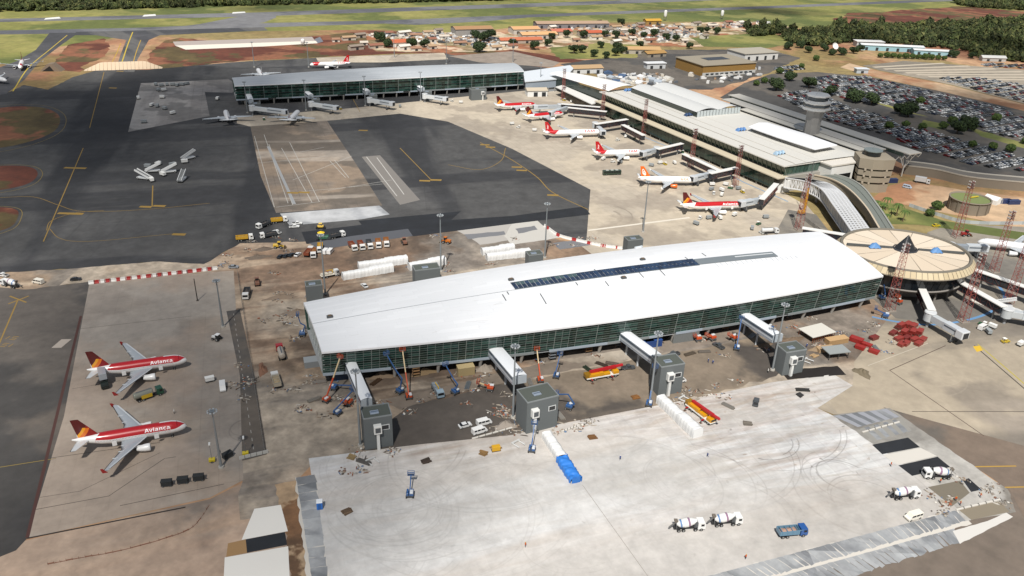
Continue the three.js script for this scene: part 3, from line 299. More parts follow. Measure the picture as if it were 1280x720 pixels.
for (const [q, w, c] of [[[[139.2,-252.2],[169,-271.9]], 0.3, '#4a3a32'], [[[139.2,-252.2],[153.8,-213.3]], 0.3, '#4a3a32'], [[[136,-226],[177.7,-228.2]], 0.3, '#4a4238'], [[[132.4,-255.1],[162.8,-273.4]], 0.3, '#b3aa9a'], [[[182.5,-274],[185.3,-241.5]], 0.5, '#a99a3e'], [[[180.5,-272.6],[183.5,-238.4]], 0.5, '#3a3833'], [[[141.1,-197.2],[155.9,-198.3]], 0.5, '#a8863a'], [[[144.9,-187.9],[155.3,-188.7]], 0.5, '#a8863a']]) stripe('joint_line', q, w, 0.064, c, east);
{ const q = [[179.6,-271.9],[182.5,-272.7],[182.1,-269.1],[179,-267.7]]; sheet('yellow_marking', q, 0.066, flatMat('#caa62f'), east); }
// asphalt ring and painted band round the satellite, and the road beyond
const ringAsph = groundMap([110, -420, 330, -270], 4, '#7b766d', { grain: 0.18, layers: [{ c: '#625f5a', s: 2.5, lo: 0.45, hi: 0.62, a: 0.7 }, { c: '#938b7d', s: 3.5, o: 120, lo: 0.54, hi: 0.7, a: 0.6 }] });
const ring = sheet('asphalt_apron', [[151.3,-419.5],[164.8,-413.3],[161.6,-347.7],[176.2,-335.5],[216.4,-392.1],[235.1,-404.9],[277.5,-403.8],[359.1,-392.6],[278.7,-286.2],[217.8,-298.7],[194.8,-293],[177.1,-290.5],[158.7,-293.5],[150.7,-346.9],[135.1,-385.5]], 0.056, ringAsph);
stripe('blue_band', curve([[149.1,-294.2],[157.5,-290.6],[169.7,-288.7],[186.6,-293.2],[203.1,-302.7],[215.8,-316.3],[220,-329.4]]), 1.3, 0.064, '#5d86ad', ring);
for (let k = 0; k < 9; k++) { const a = [200.5,-313.7], b = [206.2,-306.6], p = mid(a, b, k / 8); stripe('crossing_bar', [[p[0] - 1, p[1] + 2.4], [p[0] + 1, p[1] - 2.4]], 0.9, 0.064, '#c9c6bd', ring); }
// ---------- piers ----------
const ROOFW = mat(0.5), GLASS = mat(0.08, 0, { transmission: 0.35 }), TINT = mat(0.1), CONC = mat(0.9), STEEL = mat(0.4, 0.3);
function pier(name, label, P, opt) {
  const { A, d, n, L, w, r, e, bow, skew } = P, t0 = thing(name, label, 'terminal pier', A);
  const at = (s, t, inset = 0, y) => { const W = w(s), ti = t < 0.5 ? t + inset / W : t - inset / W, al = s * (L + skew * ti) + (P.skew0 ?? 0) * ti * (1 - s), ac = W * ti - bow * 4 * s * (1 - s); return [d[0] * al + n[0] * ac, y ?? e(s) + r(s) * 4 * t * (1 - t), d[1] * al + n[1] * ac]; };
  const N = 64, th = 0.7;
  const ins = (s, v, k) => { const q = at(s, v); return [q[0], q[1] - k, q[2]]; };
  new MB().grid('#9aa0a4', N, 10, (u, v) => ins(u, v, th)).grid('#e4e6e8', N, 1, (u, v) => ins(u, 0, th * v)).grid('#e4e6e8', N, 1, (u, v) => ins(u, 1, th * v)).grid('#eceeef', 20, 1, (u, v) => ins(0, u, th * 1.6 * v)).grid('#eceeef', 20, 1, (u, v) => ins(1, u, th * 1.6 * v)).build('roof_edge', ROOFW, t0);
  meshOf('roof', new MB().grid('#ffffff', N, 20, (u, v) => at(u, v), (u, v) => [u, v]).geo(), opt.map, t0);
  // gutter under the near eave
  const gut = new MB(); for (let i = 0; i < N; i++) { const a = at(i / N, 0, 0.5), b = at((i + 1) / N, 0, 0.5); gut.bar('#c9ced2', [a[0], a[1] - 0.85, a[2]], [b[0], b[1] - 0.85, b[2]], 0.35, 0.3); } gut.build('gutter', STEEL, t0);
  const yb = 4.9, yt = (s) => e(s) - 0.7, nb = opt.bays, nr = opt.rows, G = (s, v) => at(s, 0, opt.lean - (opt.lean - 0.35) * v, yb + (yt(s) - yb) * v);
  // glazing: panes one by one for the nearest bays, joined beyond
  const rest = new MB(), cols = ['#2c4a42', '#355850', '#27423c', '#3d6258', '#22382f'].map((c) => C(c));
  for (let i = 0; i < nb; i++) for (let j = 0; j < nr; j++) {
    const g = 0.06 / (L / nb), s0 = (i + g) / nb, s1 = (i + 1 - g) / nb, v0 = (j + 0.07) / nr, v1 = (j + (j % 2 ? 0.62 : 0.93)) / nr;
    const m = i < opt.single ? new MB() : rest; m.quad(cols[(i * 7 + j * 3 + ((i * j) % 5)) % 5], G(s0, v0), G(s1, v0), G(s1, v1), G(s0, v1)); if (m !== rest) m.build('glass_pane', GLASS, t0);
  }
  const gl = rest.build('glazing', GLASS, t0); if (opt.single) stuff(gl);
  for (let i = 0; i <= nb; i++) { if (i % 4 && i > opt.single) continue; const a = G(i / nb, -0.02), b = G(i / nb, 1.0); new MB().bar('#929c98', a, b, i % 6 ? 0.1 : 0.2, 0.25).build('mullion', STEEL, t0); }
  for (let j = 0; j <= nr; j++) { const m = new MB(); for (let i = 0; i < 24; i++) m.bar('#7d8985', G(i / 24, j / nr), G((i + 1) / 24, j / nr), 0.12, 0.09); m.build('transom', STEEL, t0); }
  // floor slab, fascia band, far wall, ends, under-croft
  new MB().grid('#8b8e8f', N, 1, (u, v) => { const q = at(u, v, opt.lean, 4.85); return q; }).grid('#8b8e8f', N, 1, (u, v) => at(u, v, opt.lean, 4.0)).build('floor_slab', CONC, t0);
  for (let i = 0; i < 40; i++) { if (i % 9 === 4) continue; const a = at(i / 40, 0, opt.lean - 0.2, 4.45), b = at((i + 1) / 40, 0, opt.lean - 0.2, 4.45); new MB().bar(i % 7 < 4 ? '#aab6c2' : '#8f9698', a, b, 0.3, 0.9).build('slab_edge', STEEL, t0); }
  new MB().grid('#31453f', N, 1, (u, v) => { const q = at(u, 1, 4.2 - 3.4 * v, yb + (yt(u) - yb) * v); return q; }).build('far_glazing', TINT, t0);
  for (const s of [0.004, 0.996]) { new MB().grid('#34504a', 12, 1, (u, v) => { const q = at(s, 0.1 + u * 0.8, 0, 0), top = e(s) + r(s) * 4 * (0.1 + u * 0.8) * (0.9 - u * 0.8) - 0.8; return [q[0], 4.6 + v * (top - 4.6), q[2]]; }).build('end_glazing', TINT, t0); const fr = new MB(); for (let k = 0; k <= 8; k++) { const t = 0.1 + 0.1 * k, q = at(s, t, 0, 0), top = e(s) + r(s) * 4 * t * (1 - t) - 0.8; fr.bar('#c4c9c9', [q[0], 4.2, q[2]], [q[0], top, q[2]], 0.3, 0.3); } fr.build('end_frame', STEEL, t0); }
  for (let i = 0; i < opt.columns; i++) { const s = (i + 0.6) / opt.columns, a = at(s, 0, opt.lean + 1.6, 0), b = at(s, 0, opt.lean + 0.6, 4.1); new MB().cyl('#9b9892', a, b, 0.5, 0.8, 10).build('column', CONC, t0); const c = at(s, 1, 7, 0); new MB().cyl('#8e8b86', c, [c[0], 4.3, c[2]], 0.6, 0.6, 8).build('column', CONC, t0); }
  for (let i = 0; i < opt.cores; i++) { const s0 = (i + 0.1) / opt.cores, s1 = (i + rr(0.55, 0.8)) / opt.cores; const m = new MB(); const q = [at(s0, 0.36, 0, 0), at(s1, 0.36, 0, 0), at(s1, 0.72, 0, 0), at(s0, 0.72, 0, 0)].map((p) => [p[0], p[2]]); m.slab('#8a8782', q, 0, 4.15); m.build('service_core', CONC, t0); }
  // sun shades seen inside the upper glazing
  t0.userData.at = undefined; delete t0.userData.at;
  return { t0, at, G };
}
function roofMap(base, w, h) { // welded sheets: lengthwise runs, cross laps, dust and scuffs
  const t = liveryTex(w, h, (c) => { c.fillStyle = base; c.fillRect(0, 0, w, h); const R = h / 26; for (let j = 0; j < 26; j++) for (let x = 0; x < w;) { const l = rr(40, 150); c.fillStyle = pick(['rgba(90,95,100,.02)', 'rgba(255,255,255,.06)', 'rgba(120,115,105,.02)', 'rgba(90,95,100,.01)']); c.fillRect(x, j * R, l, R); c.fillStyle = 'rgba(80,85,90,.07)'; c.fillRect(x, j * R, 0.8, R); x += l; } for (let j = 0; j < 26; j++) { c.fillStyle = 'rgba(80,85,90,.05)'; c.fillRect(0, j * R, w, 0.6); } for (let i = 0; i < 240; i++) { c.strokeStyle = pick(['rgba(110,100,88,.10)', 'rgba(70,70,70,.08)']); c.lineWidth = rr(0.5, 2.5); const x = rr(0, w), y = rr(0, h); c.beginPath(); c.moveTo(x, y); c.lineTo(x + rr(-30, 30), y + rr(-8, 8)); c.stroke(); } for (let i = 0; i < 160; i++) { c.fillStyle = 'rgba(60,60,60,.25)'; c.fillRect(rr(0, w), rr(0, h), rr(0.5, 2), rr(0.5, 1.2)); } });
  return new THREE.MeshPhysicalMaterial({ map: t, roughness: 0.5, side: THREE.DoubleSide });
}
const SP = { A: [-62.6,-229.1], d: [0.947, -0.319], n: [-0.319, -0.947], L: 228, w: (s) => 37.9 + 14.4 * 4 * s * (1 - s) + 10.6 * s, r: (s) => 1.66 + 2.93 * 4 * s * (1 - s) - 0.26 * s, e: (s) => 14.4 + s, bow: 6, skew: 5.2, skew0: -2.8 };
const south = pier('pier_building', 'long white-roofed pier under construction, its near side all dark green glass', SP, { map: roofMap('#dcdee0', 1600, 360), bays: 84, rows: 9, single: 33, columns: 15, cores: 5, lean: 2 });
{ // things on the new roof: ridge seam, skylight panels, ventilation openings
  const { t0, at } = south, up = (q, h) => [q[0], q[1] + h, q[2]];
  const seam = new MB(); for (let i = 0; i < 30; i++) seam.bar('#a9adb0', up(at(i / 90, 0.46), 0.04), up(at((i + 1) / 90, 0.46), 0.04), 0.25, 0.1); seam.build('roof_seam', STEEL, t0);
  for (let i = 0; i < 44; i++) for (let j = 0; j < 2; j++) { const s0 = 0.325 + 0.344 * i / 44, s1 = 0.325 + 0.344 * (i + 0.9) / 44, ta = 0.465 + 0.052 * j, tb = ta + 0.049, q = [up(at(s0, ta), 0.25), up(at(s1, ta), 0.25), up(at(s1, tb), 0.25), up(at(s0, tb), 0.25)]; new MB().quad(j && i < 16 && i % 3 ? '#44585c' : pick(['#22344f', '#1d2d45', '#273c58']), ...q).build('skylight_panel', GLOSS, t0); }
  const curb = new MB(); for (const t of [0.462, 0.569]) for (let i = 0; i < 20; i++) curb.bar('#5d666c', up(at(0.325 + 0.344 * i / 20, t), 0.12), up(at(0.325 + 0.344 * (i + 1) / 20, t), 0.12), 0.2, 0.35); curb.build('skylight_kerb', STEEL, t0);
  new MB().grid('#6f777c', 20, 2, (u, v) => up(at(0.669 + 0.165 * u, 0.468 + 0.095 * v), 0.2)).build('skylight_opening', MATTE, t0);
  new MB().grid('#c7cbcd', 20, 1, (u, v) => up(at(0.75 + 0.08 * u, 0.52 + 0.015 * v), 0.28)).build('skylight_cover', MATTE, t0);
  for (let i = 0; i < 17; i++) { const s = 0.70 + i * 0.0105; const m = new MB(); m.bar('#aeb4b8', up(at(s, 0.40 + rr(0, 0.02)), 0.05), up(at(s, 0.462), 0.05), 0.16, 0.08); m.build('roof_rib', STEEL, t0); }
  for (const [s, t, l] of [[0.3, 0.42, 4], [0.36, 0.36, 6], [0.31, 0.45, 2], [0.48, 0.40, 3], [0.55, 0.47, 4], [0.59, 0.46, 4], [0.48, 0.6, 3], [0.66, 0.62, 4], [0.7, 0.66, 3], [0.43, 0.44, 2]]) { const a = at(s, t), b = at(s, t - l / 48); new MB().bar('#4f5356', up(a, 0.06), up(b, 0.06), 0.35, 0.12).build('roof_opening', MATTE, t0); }
  for (const [s, t] of [[0.515, 0.41], [0.33, 0.62], [0.58, 0.66], [0.028, 0.52]]) { const a = at(s, t); new MB().rbox('#4a4d4f', 2.2, 0.7, 1.4, a[0], a[1] + 0.35, a[2], 0.15, 0.33).box('#6b5a48', 1.2, 0.3, 0.8, a[0], a[1] + 0.8, a[2], 0.3).build('roof_hatch', MATTE, t0); }
}
const NP = { A: [-215.8,-612.7], d: [0.930, -0.367], n: [-0.367, -0.930], L: 237, w: (s) => 30 + 8.8 * 4 * s * (1 - s) + 6 * s, r: (s) => 1.6 + 2.4 * 4 * s * (1 - s), e: (s) => 15.6 + s * 0.6, bow: 3, skew: 3, skew0: 0 };
const north = pier('pier_building', 'finished pale-roofed pier with dark glass front and four boarding walkways', NP, { map: roofMap('#a9aeb2', 1200, 240), bays: 90, rows: 5, single: 0, columns: 22, cores: 6, lean: 1.4 });
{ const { t0, at } = north; new MB().grid('#4a5157', 20, 1, (u, v) => { const q = at(0.32 + 0.32 * u, 0.93 + 0.03 * v); return [q[0], q[1] + 0.2, q[2]]; }).build('roof_walk', MATTE, t0); }
{ // low link block at the end of the far pier
  const q = [[4.8,-724.4],[47.2,-760.3],[49.4,-745.7],[40.1,-702.4],[6.2,-684.5]]; const t = thing('link_building', 'grey link block with white flat roof joining the far pier to the terminal', 'building', q[0]); const l = q.map((p) => [p[0] - q[0][0], p[1] - q[0][1]]);
  new MB().slab('#8d98a3', l, 3.6, 10).build('wall', MATTE, t); new MB().slab('#8d9296', l.map((p) => [p[0] * 0.98 + 0.4, p[1] * 0.98 - 0.6]), 0, 3.6).build('lower_wall', MATTE, t); new MB().slab('#cdd3d8', l.map((p) => [p[0] * 1.03 - 0.8, p[1] * 1.03]), 10, 10.8).build('roof', ROOFW, t); for (let i = 0; i < 6; i++) { const a = mid(l[4], l[3], (i + 0.5) / 6); new MB().cyl('#8d8a85', [a[0], 0, a[1] + 0.8], [a[0], 3.6, a[1] + 0.8], 0.4).build('column', CONC, t); }
}
// ---------- satellite rotunda ----------
{
  const t = thing('rotunda', 'round satellite building with cream segmented roof and a black central cone', 'building', [174.6, -330.8]); t.scale.set(0.98, 1.22, 0.88);
  const ang = (k, n) => 2 * Math.PI * k / n, pt = (r, a, y) => [r * Math.cos(a), y, r * Math.sin(a)];
  for (let k = 0; k < 16; k++) { const a0 = ang(k, 16) + 0.006 + 0.1, a1 = ang(k + 1, 16) - 0.006 + 0.1; new MB().grid(pick(['#cdbfab', '#c8b9a4', '#d1c4b1', '#c5b7a3']), 6, 2, (u, v) => pt(4.5 + 22.3 * v, a0 + (a1 - a0) * u, 12.7 - 0.35 * v)).build('roof_panel', MATTE, t); }
  new MB().lathe('#6f6a5f', [[0, 12.2], [26.9, 12.2]], 64).build('roof_deck', MATTE, t);
  new MB().lathe('#6e695f', [[26.9, 12.15], [26.9, 12.9], [27.5, 13.0], [28.1, 12.9], [28.2, 12.3]], 72).build('parapet', MATTE, t);
  for (let k = 0; k < 78; k++) { const a0 = ang(k, 78) + 0.004, a1 = ang(k + 1, 78) - 0.004; new MB().grid(pick(['#b9ab8d', '#b0a284', '#beb093', '#b6a789']), 1, 2, (u, v) => pt(28.2 + 2.3 * v - 0.2 * v * v, a0 + (a1 - a0) * u, 12.5 - 1.9 * v)).build('skirt_panel', MATTE, t); }
  new MB().lathe('#8d8578', [[28.1, 12.3], [30.2, 10.4], [30.2, 10.1], [28, 10.1]], 72).build('skirt_backing', MATTE, t);
  for (let k = 0; k < 60; k++) { const a0 = ang(k, 60) + 0.004, a1 = ang(k + 1, 60) - 0.004; new MB().grid(pick(['#1d2227', '#22282e', '#191d22']), 1, 2, (u, v) => pt(28.9 - 2 * v, a0 + (a1 - a0) * u, 10.1 - 5 * v)).build('glass_pane', GLOSS, t); }
  new MB().lathe('#565a5c', [[28.3, 10.1], [26.3, 5.1]], 60).build('frame', MATTE, t);
  new MB().lathe('#7f7b75', [[0, 4.2], [27.2, 4.2], [27.2, 5.1], [26, 5.1]], 64).build('floor_slab', CONC, t);
  new MB().lathe('#85817a', [[19, 0], [19, 4.2]], 40).build('core_wall', MATTE, t);
  for (let k = 0; k < 20; k++) { const p = pt(24.5, ang(k, 20), 0); new MB().cyl('#77736d', p, [p[0], 4.2, p[2]], 0.5, 0.5, 8).build('column', CONC, t); }
  new MB().cyl('#26282b', [0, 12.5, 0], [0, 18.2, 0], 5.2, 0.15, 10).lathe('#3a3c40', [[5.6, 12.4], [5.6, 13.1], [5, 13.1]], 10).build('cone_skylight', mat(0.3), t);
  for (const s of [-1, 1]) new MB().box('#4c4f4f', 20, 0.7, 1.1, s * 15.5, 12.95, s * 2.2, -0.14).build('roof_beam', MATTE, t);
  for (const [x, z, ry] of [[-13.5, -1.5, 0.3], [13, 2.2, -0.3]]) { const b = meshOf('tarpaulin', new MB().grid('#5580b0', 6, 6, (u, v) => [(u - 0.5) * 5.4 + x, 12.8 + 1.7 * Math.sin(Math.PI * u) * Math.sin(Math.PI * v) + 0.15 * Math.sin(u * 17 + v * 9), (v - 0.5) * 4.2 + z]).geo(), mat(0.6)); tag(b, x < 0 ? 'blue tarpaulin heap beside the dark roof beam on the terminal side of the round roof' : 'blue tarpaulin heap on the round roof, on the boarding bridge side of the cone', 'tarpaulin'); b.position.set(174.6, 0, -330.8); b.scale.set(0.98, 1.22, 0.88); }
}
// ---------- main terminal, in its own axes: a runs away along the front, b across towards the car park ----------
const TC = [154.9, -449.1], ta = [-0.4513, -0.8923], tb = [0.8923, -0.4513];
const TT = (a, b) => [ta[0] * a + tb[0] * b, ta[1] * a + tb[1] * b];
const T3 = (a, b, y) => { const q = TT(a, b); return [q[0], y, q[1]]; };
const rect = (a0, a1, b0, b1) => [TT(a0, b0), TT(a1, b0), TT(a1, b1), TT(a0, b1)];
const term = thing('terminal_building', 'main terminal with long cream roof, green glass front and dark open ground floor', 'terminal', TC);
{
  const H = 16, R = '#c6c4bd';
  new MB().grid(R, 30, 8, (u, v) => T3(-1 + 203 * u, -0.6 + 62 * v, H + 0.5 * Math.sin(Math.PI * v))).grid('#8b8780', 2, 2, (u, v) => T3(-1 + 203 * u, -0.6 + 62 * v, H - 0.6)).grid('#d9d6cd', 20, 1, (u, v) => T3(-1 + 203 * u, -0.6, H - 0.6 * v)).grid('#d9d6cd', 10, 1, (u, v) => T3(-1, -0.6 + 30 * u, H - 0.6 * v)).build('roof', ROOFW, term);
  for (const b of [8, 16.5, 27]) new MB().bar('#aaa499', T3(0, b, H + 0.45), T3(200, b, H + 0.45), 0.25, 0.12).build('roof_seam', MATTE, term);
  // glass front leaning inwards, ribbed by fins
  for (let i = 0; i < 50; i++) { const a0 = i * 4 + 0.15, a1 = i * 4 + 3.85; new MB().quad(pick(['#33473c', '#2b3f36', '#3a4f44']), T3(a0, 3.2, 10), T3(a1, 3.2, 10), T3(a1, 0.8, H - 0.7), T3(a0, 0.8, H - 0.7)).build('glass_pane', GLASS, term); }
  for (let i = 0; i <= 50; i++) new MB().bar('#7f857a', T3(i * 4, 3, 9.8), T3(i * 4, 0.6, H - 0.6), 0.25, 0.3).build('fin', MATTE, term);
  new MB().slab('#8a8883', rect(0, 200, 4.4, 60), 9.2, 9.8).build('upper_floor', CONC, term);
  new MB().slab('#bdb39d', rect(-2, 201, -5, 3.4), 8.9, 9.5).build('apron_canopy', MATTE, term);
  for (let i = 0; i < 46; i++) new MB().quad(pick(['#33473c', '#2b3f36', '#3a4f44']), T3(2 + i * 4.3, -3.2, 1.8), T3(6.1 + i * 4.3, -3.2, 1.8), T3(6.1 + i * 4.3, -3.8, 8.8), T3(2 + i * 4.3, -3.8, 8.8)).build('void_filler_pane', GLASS, term);  // dark green panes added under the canopy to stand in for its shaded void
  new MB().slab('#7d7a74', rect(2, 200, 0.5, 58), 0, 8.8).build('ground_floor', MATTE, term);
  for (let i = 0; i < 18; i++) { const q = TT(6 + i * 11, -2.6); new MB().cyl('#7d7a74', [q[0], 0, q[1]], [q[0], 8.9, q[1]], 0.4).build('column', CONC, term); }
  // end wall: green glass then white wall
  for (let i = 0; i < 9; i++) new MB().quad(pick(['#5d7a6f', '#6a877b', '#506b61']), T3(0.6, 1.5 + i * 3, 9.6), T3(0.6, 4.3 + i * 3, 9.6), T3(-0.4, 4.3 + i * 3, H - 0.7), T3(-0.4, 1.5 + i * 3, H - 0.7)).build('end_glass', GLASS, term);
  new MB().slab('#d4d4d0', rect(-9, 4, 29, 47), 0, H - 1.2).build('end_wall', MATTE, term); new MB().slab('#cfcac0', rect(-9.5, 6, 28, 60), H - 1.2, H - 0.4).build('end_roof', ROOFW, term);
  new MB().slab('#1c1e20', rect(-9.3, -8.9, 34, 45), 6.5, 9.4).build('end_window', GLOSS, term); new MB().slab('#9b9890', rect(-1, 4, 1, 29), 0, 9.4).build('lower_end_wall', MATTE, term);
  // raised twin-vault hall on the roof
  const vault = (b0, b1, nm) => { new MB().grid('#c3c4c2', 20, 10, (u, v) => T3(108 + 82 * u, b0 + (b1 - b0) * v, H + 3.4 + 2.6 * Math.sin(Math.PI * (0.08 + 0.84 * v)))).build(nm, ROOFW, term); };
  vault(20.5, 40, 'vault_roof'); vault(40, 60, 'vault_roof'); new MB().grid('#3f453f', 20, 1, (u, v) => T3(108 + 82 * u, 20.8, H + 0.4 + 3.6 * v)).build('vault_wall', TINT, term);
  for (let i = 0; i < 14; i++) { const b = 21 + i * 2.75; new MB().quad('#b4bcbd', T3(108.2, b, H + 0.3), T3(108.2, b + 2.6, H + 0.3), T3(108.2, b + 2.6, H + 4.6), T3(108.2, b, H + 4.6)).bar('#6c7070', T3(108, b, H), T3(108, b, H + 4.8), 0.15).build('gable_pane', mat(0.3), term); }
  // white oversailing roof in the middle
  new MB().slab('#e3e4e6', [[10, 33], [40, 30.5], [66, 30], [72, 44], [70, 50], [40, 54], [12, 53.5]].map(([a, b]) => TT(a, b)), H + 3, H + 3.6).build('oversail_roof', ROOFW, term); new MB().slab('#8d8b86', rect(14, 67, 34, 50), H + 0.3, H + 3).build('oversail_wall', MATTE, term);
  // landside strips of roof with dark valleys
  for (const [a0, a1, b0, b1, c] of [[-8, 120, 54, 64.5, '#c9c4b8'], [8, 120, 68.8, 76, '#c4c0b5'], [4, 150, 77.2, 88, '#bdb9b0'], [-10, 160, 92, 103, '#c2beb4']]) new MB().slab(c, rect(a0, a1, b0, b1), H - 0.9, H - 0.3).build('strip_roof', ROOFW, term);
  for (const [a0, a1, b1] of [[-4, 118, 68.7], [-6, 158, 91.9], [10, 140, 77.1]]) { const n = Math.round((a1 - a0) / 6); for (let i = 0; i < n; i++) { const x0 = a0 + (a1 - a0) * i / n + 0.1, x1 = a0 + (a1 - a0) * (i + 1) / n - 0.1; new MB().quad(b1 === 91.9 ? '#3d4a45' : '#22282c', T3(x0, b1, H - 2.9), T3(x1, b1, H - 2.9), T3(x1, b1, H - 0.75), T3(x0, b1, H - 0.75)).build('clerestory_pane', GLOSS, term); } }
  new MB().slab('#8d8b86', rect(2, 120, 58.2, 88), 0, H - 3.2).build('landside_wall', MATTE, term);
  const tr = new MB(); for (let i = 0; i < 34; i++) { const a = -9 + i * 5; tr.bar('#b9b6ae', T3(a, 103, H - 0.6), T3(a + 2.5, 101, H - 3), 0.25).bar('#b9b6ae', T3(a + 2.5, 101, H - 3), T3(a + 5, 103, H - 0.6), 0.25); } tr.bar('#b9b6ae', T3(-9, 101, H - 3), T3(160, 101, H - 3), 0.3); for (let b = 78; b < 103; b += 5) tr.bar('#b9b6ae', T3(-10, b, H - 0.9), T3(-10, b + 2.5, H - 3), 0.25).bar('#b9b6ae', T3(-10, b + 2.5, H - 3), T3(-10, b + 5, H - 0.9), 0.25); tr.build('canopy_truss', STEEL, term);
  for (let i = 0; i < 9; i++) { const m = new MB(), q = TT(-6 + i * 19, 95); for (const [dx, dz] of [[-3, -2], [3, -2], [-3, 2], [3, 2]]) m.cyl('#cfcfcb', [q[0], 5, q[1]], [q[0] + dx, H - 3, q[1] + dz], 0.22); m.cyl('#cfcfcb', [q[0], 0, q[1]], [q[0], 5, q[1]], 0.45); m.build('tree_column', STEEL, term); }
  // white shell at the far end and the flat canopy under it
  new MB().grid('#e7e6e2', 24, 14, (u, v) => { const a = 196 + 92 * u, k = Math.sqrt(Math.max(0, 1 - u * u * 0.9)), W = 34 * (0.35 + 0.65 * k); return T3(a, 4 + W * v - 2 * u, H + 1 - 3 * u + (5 - 3 * u) * Math.sin(Math.PI * (0.12 + 0.8 * v)) - 1.5); }).build('shell_roof', ROOFW, term);
  new MB().grid('#2f3a35', 20, 1, (u, v) => T3(196 + 88 * u, 5 - 2 * u, (H - 0.4 - 3.4 * u) * (1 - v) + 4 * v)).build('shell_wall', TINT, term);
  new MB().slab('#d9d8d3', [[198, -9], [262, -6], [266, 3], [203, 3]].map(([a, b]) => TT(a, b)), 7.2, 7.8).build('flat_canopy', ROOFW, term);
}
for (const [a, b, y, lb] of [[69, 27, 16.3, 'pair of blue covers on the terminal roof beside the white oversailing roof'], [114, 19, 16.3, 'three blue covers on the terminal roof at the vaulted hall gable'], [195, 22, 16.3, 'blue covers on the terminal roof next to the white shell'], [18, 13, 16.3, 'pale blue covers on the terminal roof near the green glass end']]) {
  const q = TT(a, b), t = thing('roof_cover', lb, 'tarpaulin', [TC[0] + q[0], TC[1] + q[1]], 0.5, undefined, y); const c = a === 18 ? '#9ab4c8' : a === 114 ? '#2f4668' : '#5b82b4';
  for (let k = 0; k < 3; k++) new MB().grid(c, 5, 5, (u, v) => [(u - 0.5) * 2.2 + (k - 1) * 2.5, 2.3 * Math.sin(Math.PI * Math.min(1, u * 1.02)) * (0.5 + 0.5 * Math.sin(Math.PI * v)) + 0.1, (v - 0.5) * 3.6]).build('cover', mat(0.6), t);
}
// control tower on the terminal
{
  const p = [195.4,-526.4], t = thing('control_tower', 'concrete control tower with two white tiered cabins rising from the terminal roof', 'tower', p, 0.3); t.scale.set(0.88, 1, 0.88);
  const ring = (n, f) => f.map(([r, y]) => [r, y]);
  new MB().lathe8('#9a9894', [[6.6, 0], [6.0, 16], [5.6, 22], [6.2, 31]], 8).build('shaft', CONC, t);
  new MB().lathe8('#cfd0ce', [[6.2, 30.5], [10.5, 31.5], [11, 32.6], [9.6, 33]], 8).lathe8('#c9c5bb', [[9.3, 33], [9.6, 35.6]], 8).build('lower_gallery', ROOFW, t);
  new MB().lathe8('#39434a', [[9.5, 33.6], [9.7, 35.2]], 8).build('lower_window', GLOSS, t);
  new MB().lathe8('#d2d3d1', [[9.9, 35.6], [10.2, 36.4], [7.8, 36.6], [7.6, 37.4]], 8).build('middle_deck', ROOFW, t);
  new MB().lathe8('#2f3a41', [[7.4, 37.4], [8.1, 40]], 8).build('cab_window', GLOSS, t);
  new MB().lathe8('#d5d6d4', [[8.6, 40], [8.8, 40.7], [8.2, 41.2], [0, 41.5]], 8).build('cab_roof', ROOFW, t);
  const an = new MB(); for (const [x, z, h] of [[1, 0, 8], [-3, 2, 4], [4, -2, 5]]) an.cyl('#b9b9b5', [x, 41.3, z], [x, 41.3 + h, z], 0.14, 0.06, 5); an.build('antenna', STEEL, t);
}
// beige office tower with slit windows
{
  const L0 = [201.3,-460.4], R0 = [220.5,-459.3], t = thing('office_tower', 'beige concrete office tower with slit windows and a dark cab on top', 'tower', mid(L0, R0), heading(L0, R0));
  const W = 8.8, prof = (y) => W + 0.065 * y, dep = (y) => 7 + 0.03 * y;
  const sec = (y) => [[-prof(y), dep(y) - 3], [-3, dep(y)], [3, dep(y)], [prof(y), dep(y) - 2], [prof(y) - 1, -9], [-prof(y) + 1, -9]];
  const ys = [[0, 5.2], [6.2, 9.2], [10.1, 13.2], [14.1, 20]];
  for (const [y0, y1] of ys) { const m = new MB(), s0 = sec(y0), s1 = sec(y1); for (let k = 0; k < 6; k++) { const j = (k + 1) % 6; m.quad('#8f8676', [s0[k][0], y0, s0[k][1]], [s0[j][0], y0, s0[j][1]], [s1[j][0], y1, s1[j][1]], [s1[k][0], y1, s1[k][1]]); } m.build('wall_band', CONC, t); }
  new MB().grid('#26241f', 6, 1, (u, v) => { const s = sec(20 * v), k = Math.round(u * 6) % 6; return [s[k][0] * 0.96, 19.5 * v, s[k][1] * 0.96]; }).build('window_band', GLOSS, t);
  for (const y of [5.7, 9.65, 13.65]) for (const x of [-6.4, -3, 3.1, 5.9]) new MB().box('#9a9080', 1.1, 1.2, 0.9, x, y, dep(y) - (Math.abs(x) > 3.05 ? 1.2 : 0.35)).build('pier_wall', CONC, t);
  new MB().slab('#8d8474', sec(20), 19.6, 20.1).build('roof', CONC, t);
  new MB().cyl('#20272a', [-1, 20, -2], [-1, 23, -2], 4.6, 5.2, 8).cyl('#6f7876', [-1, 23, -2], [-1, 23.5, -2], 5.6, 5.6, 8).cyl('#8a8f8e', [-1, 23.4, -2], [-1, 31, -2], 0.1, 0.06, 5).build('roof_cab', GLOSS, t);
}
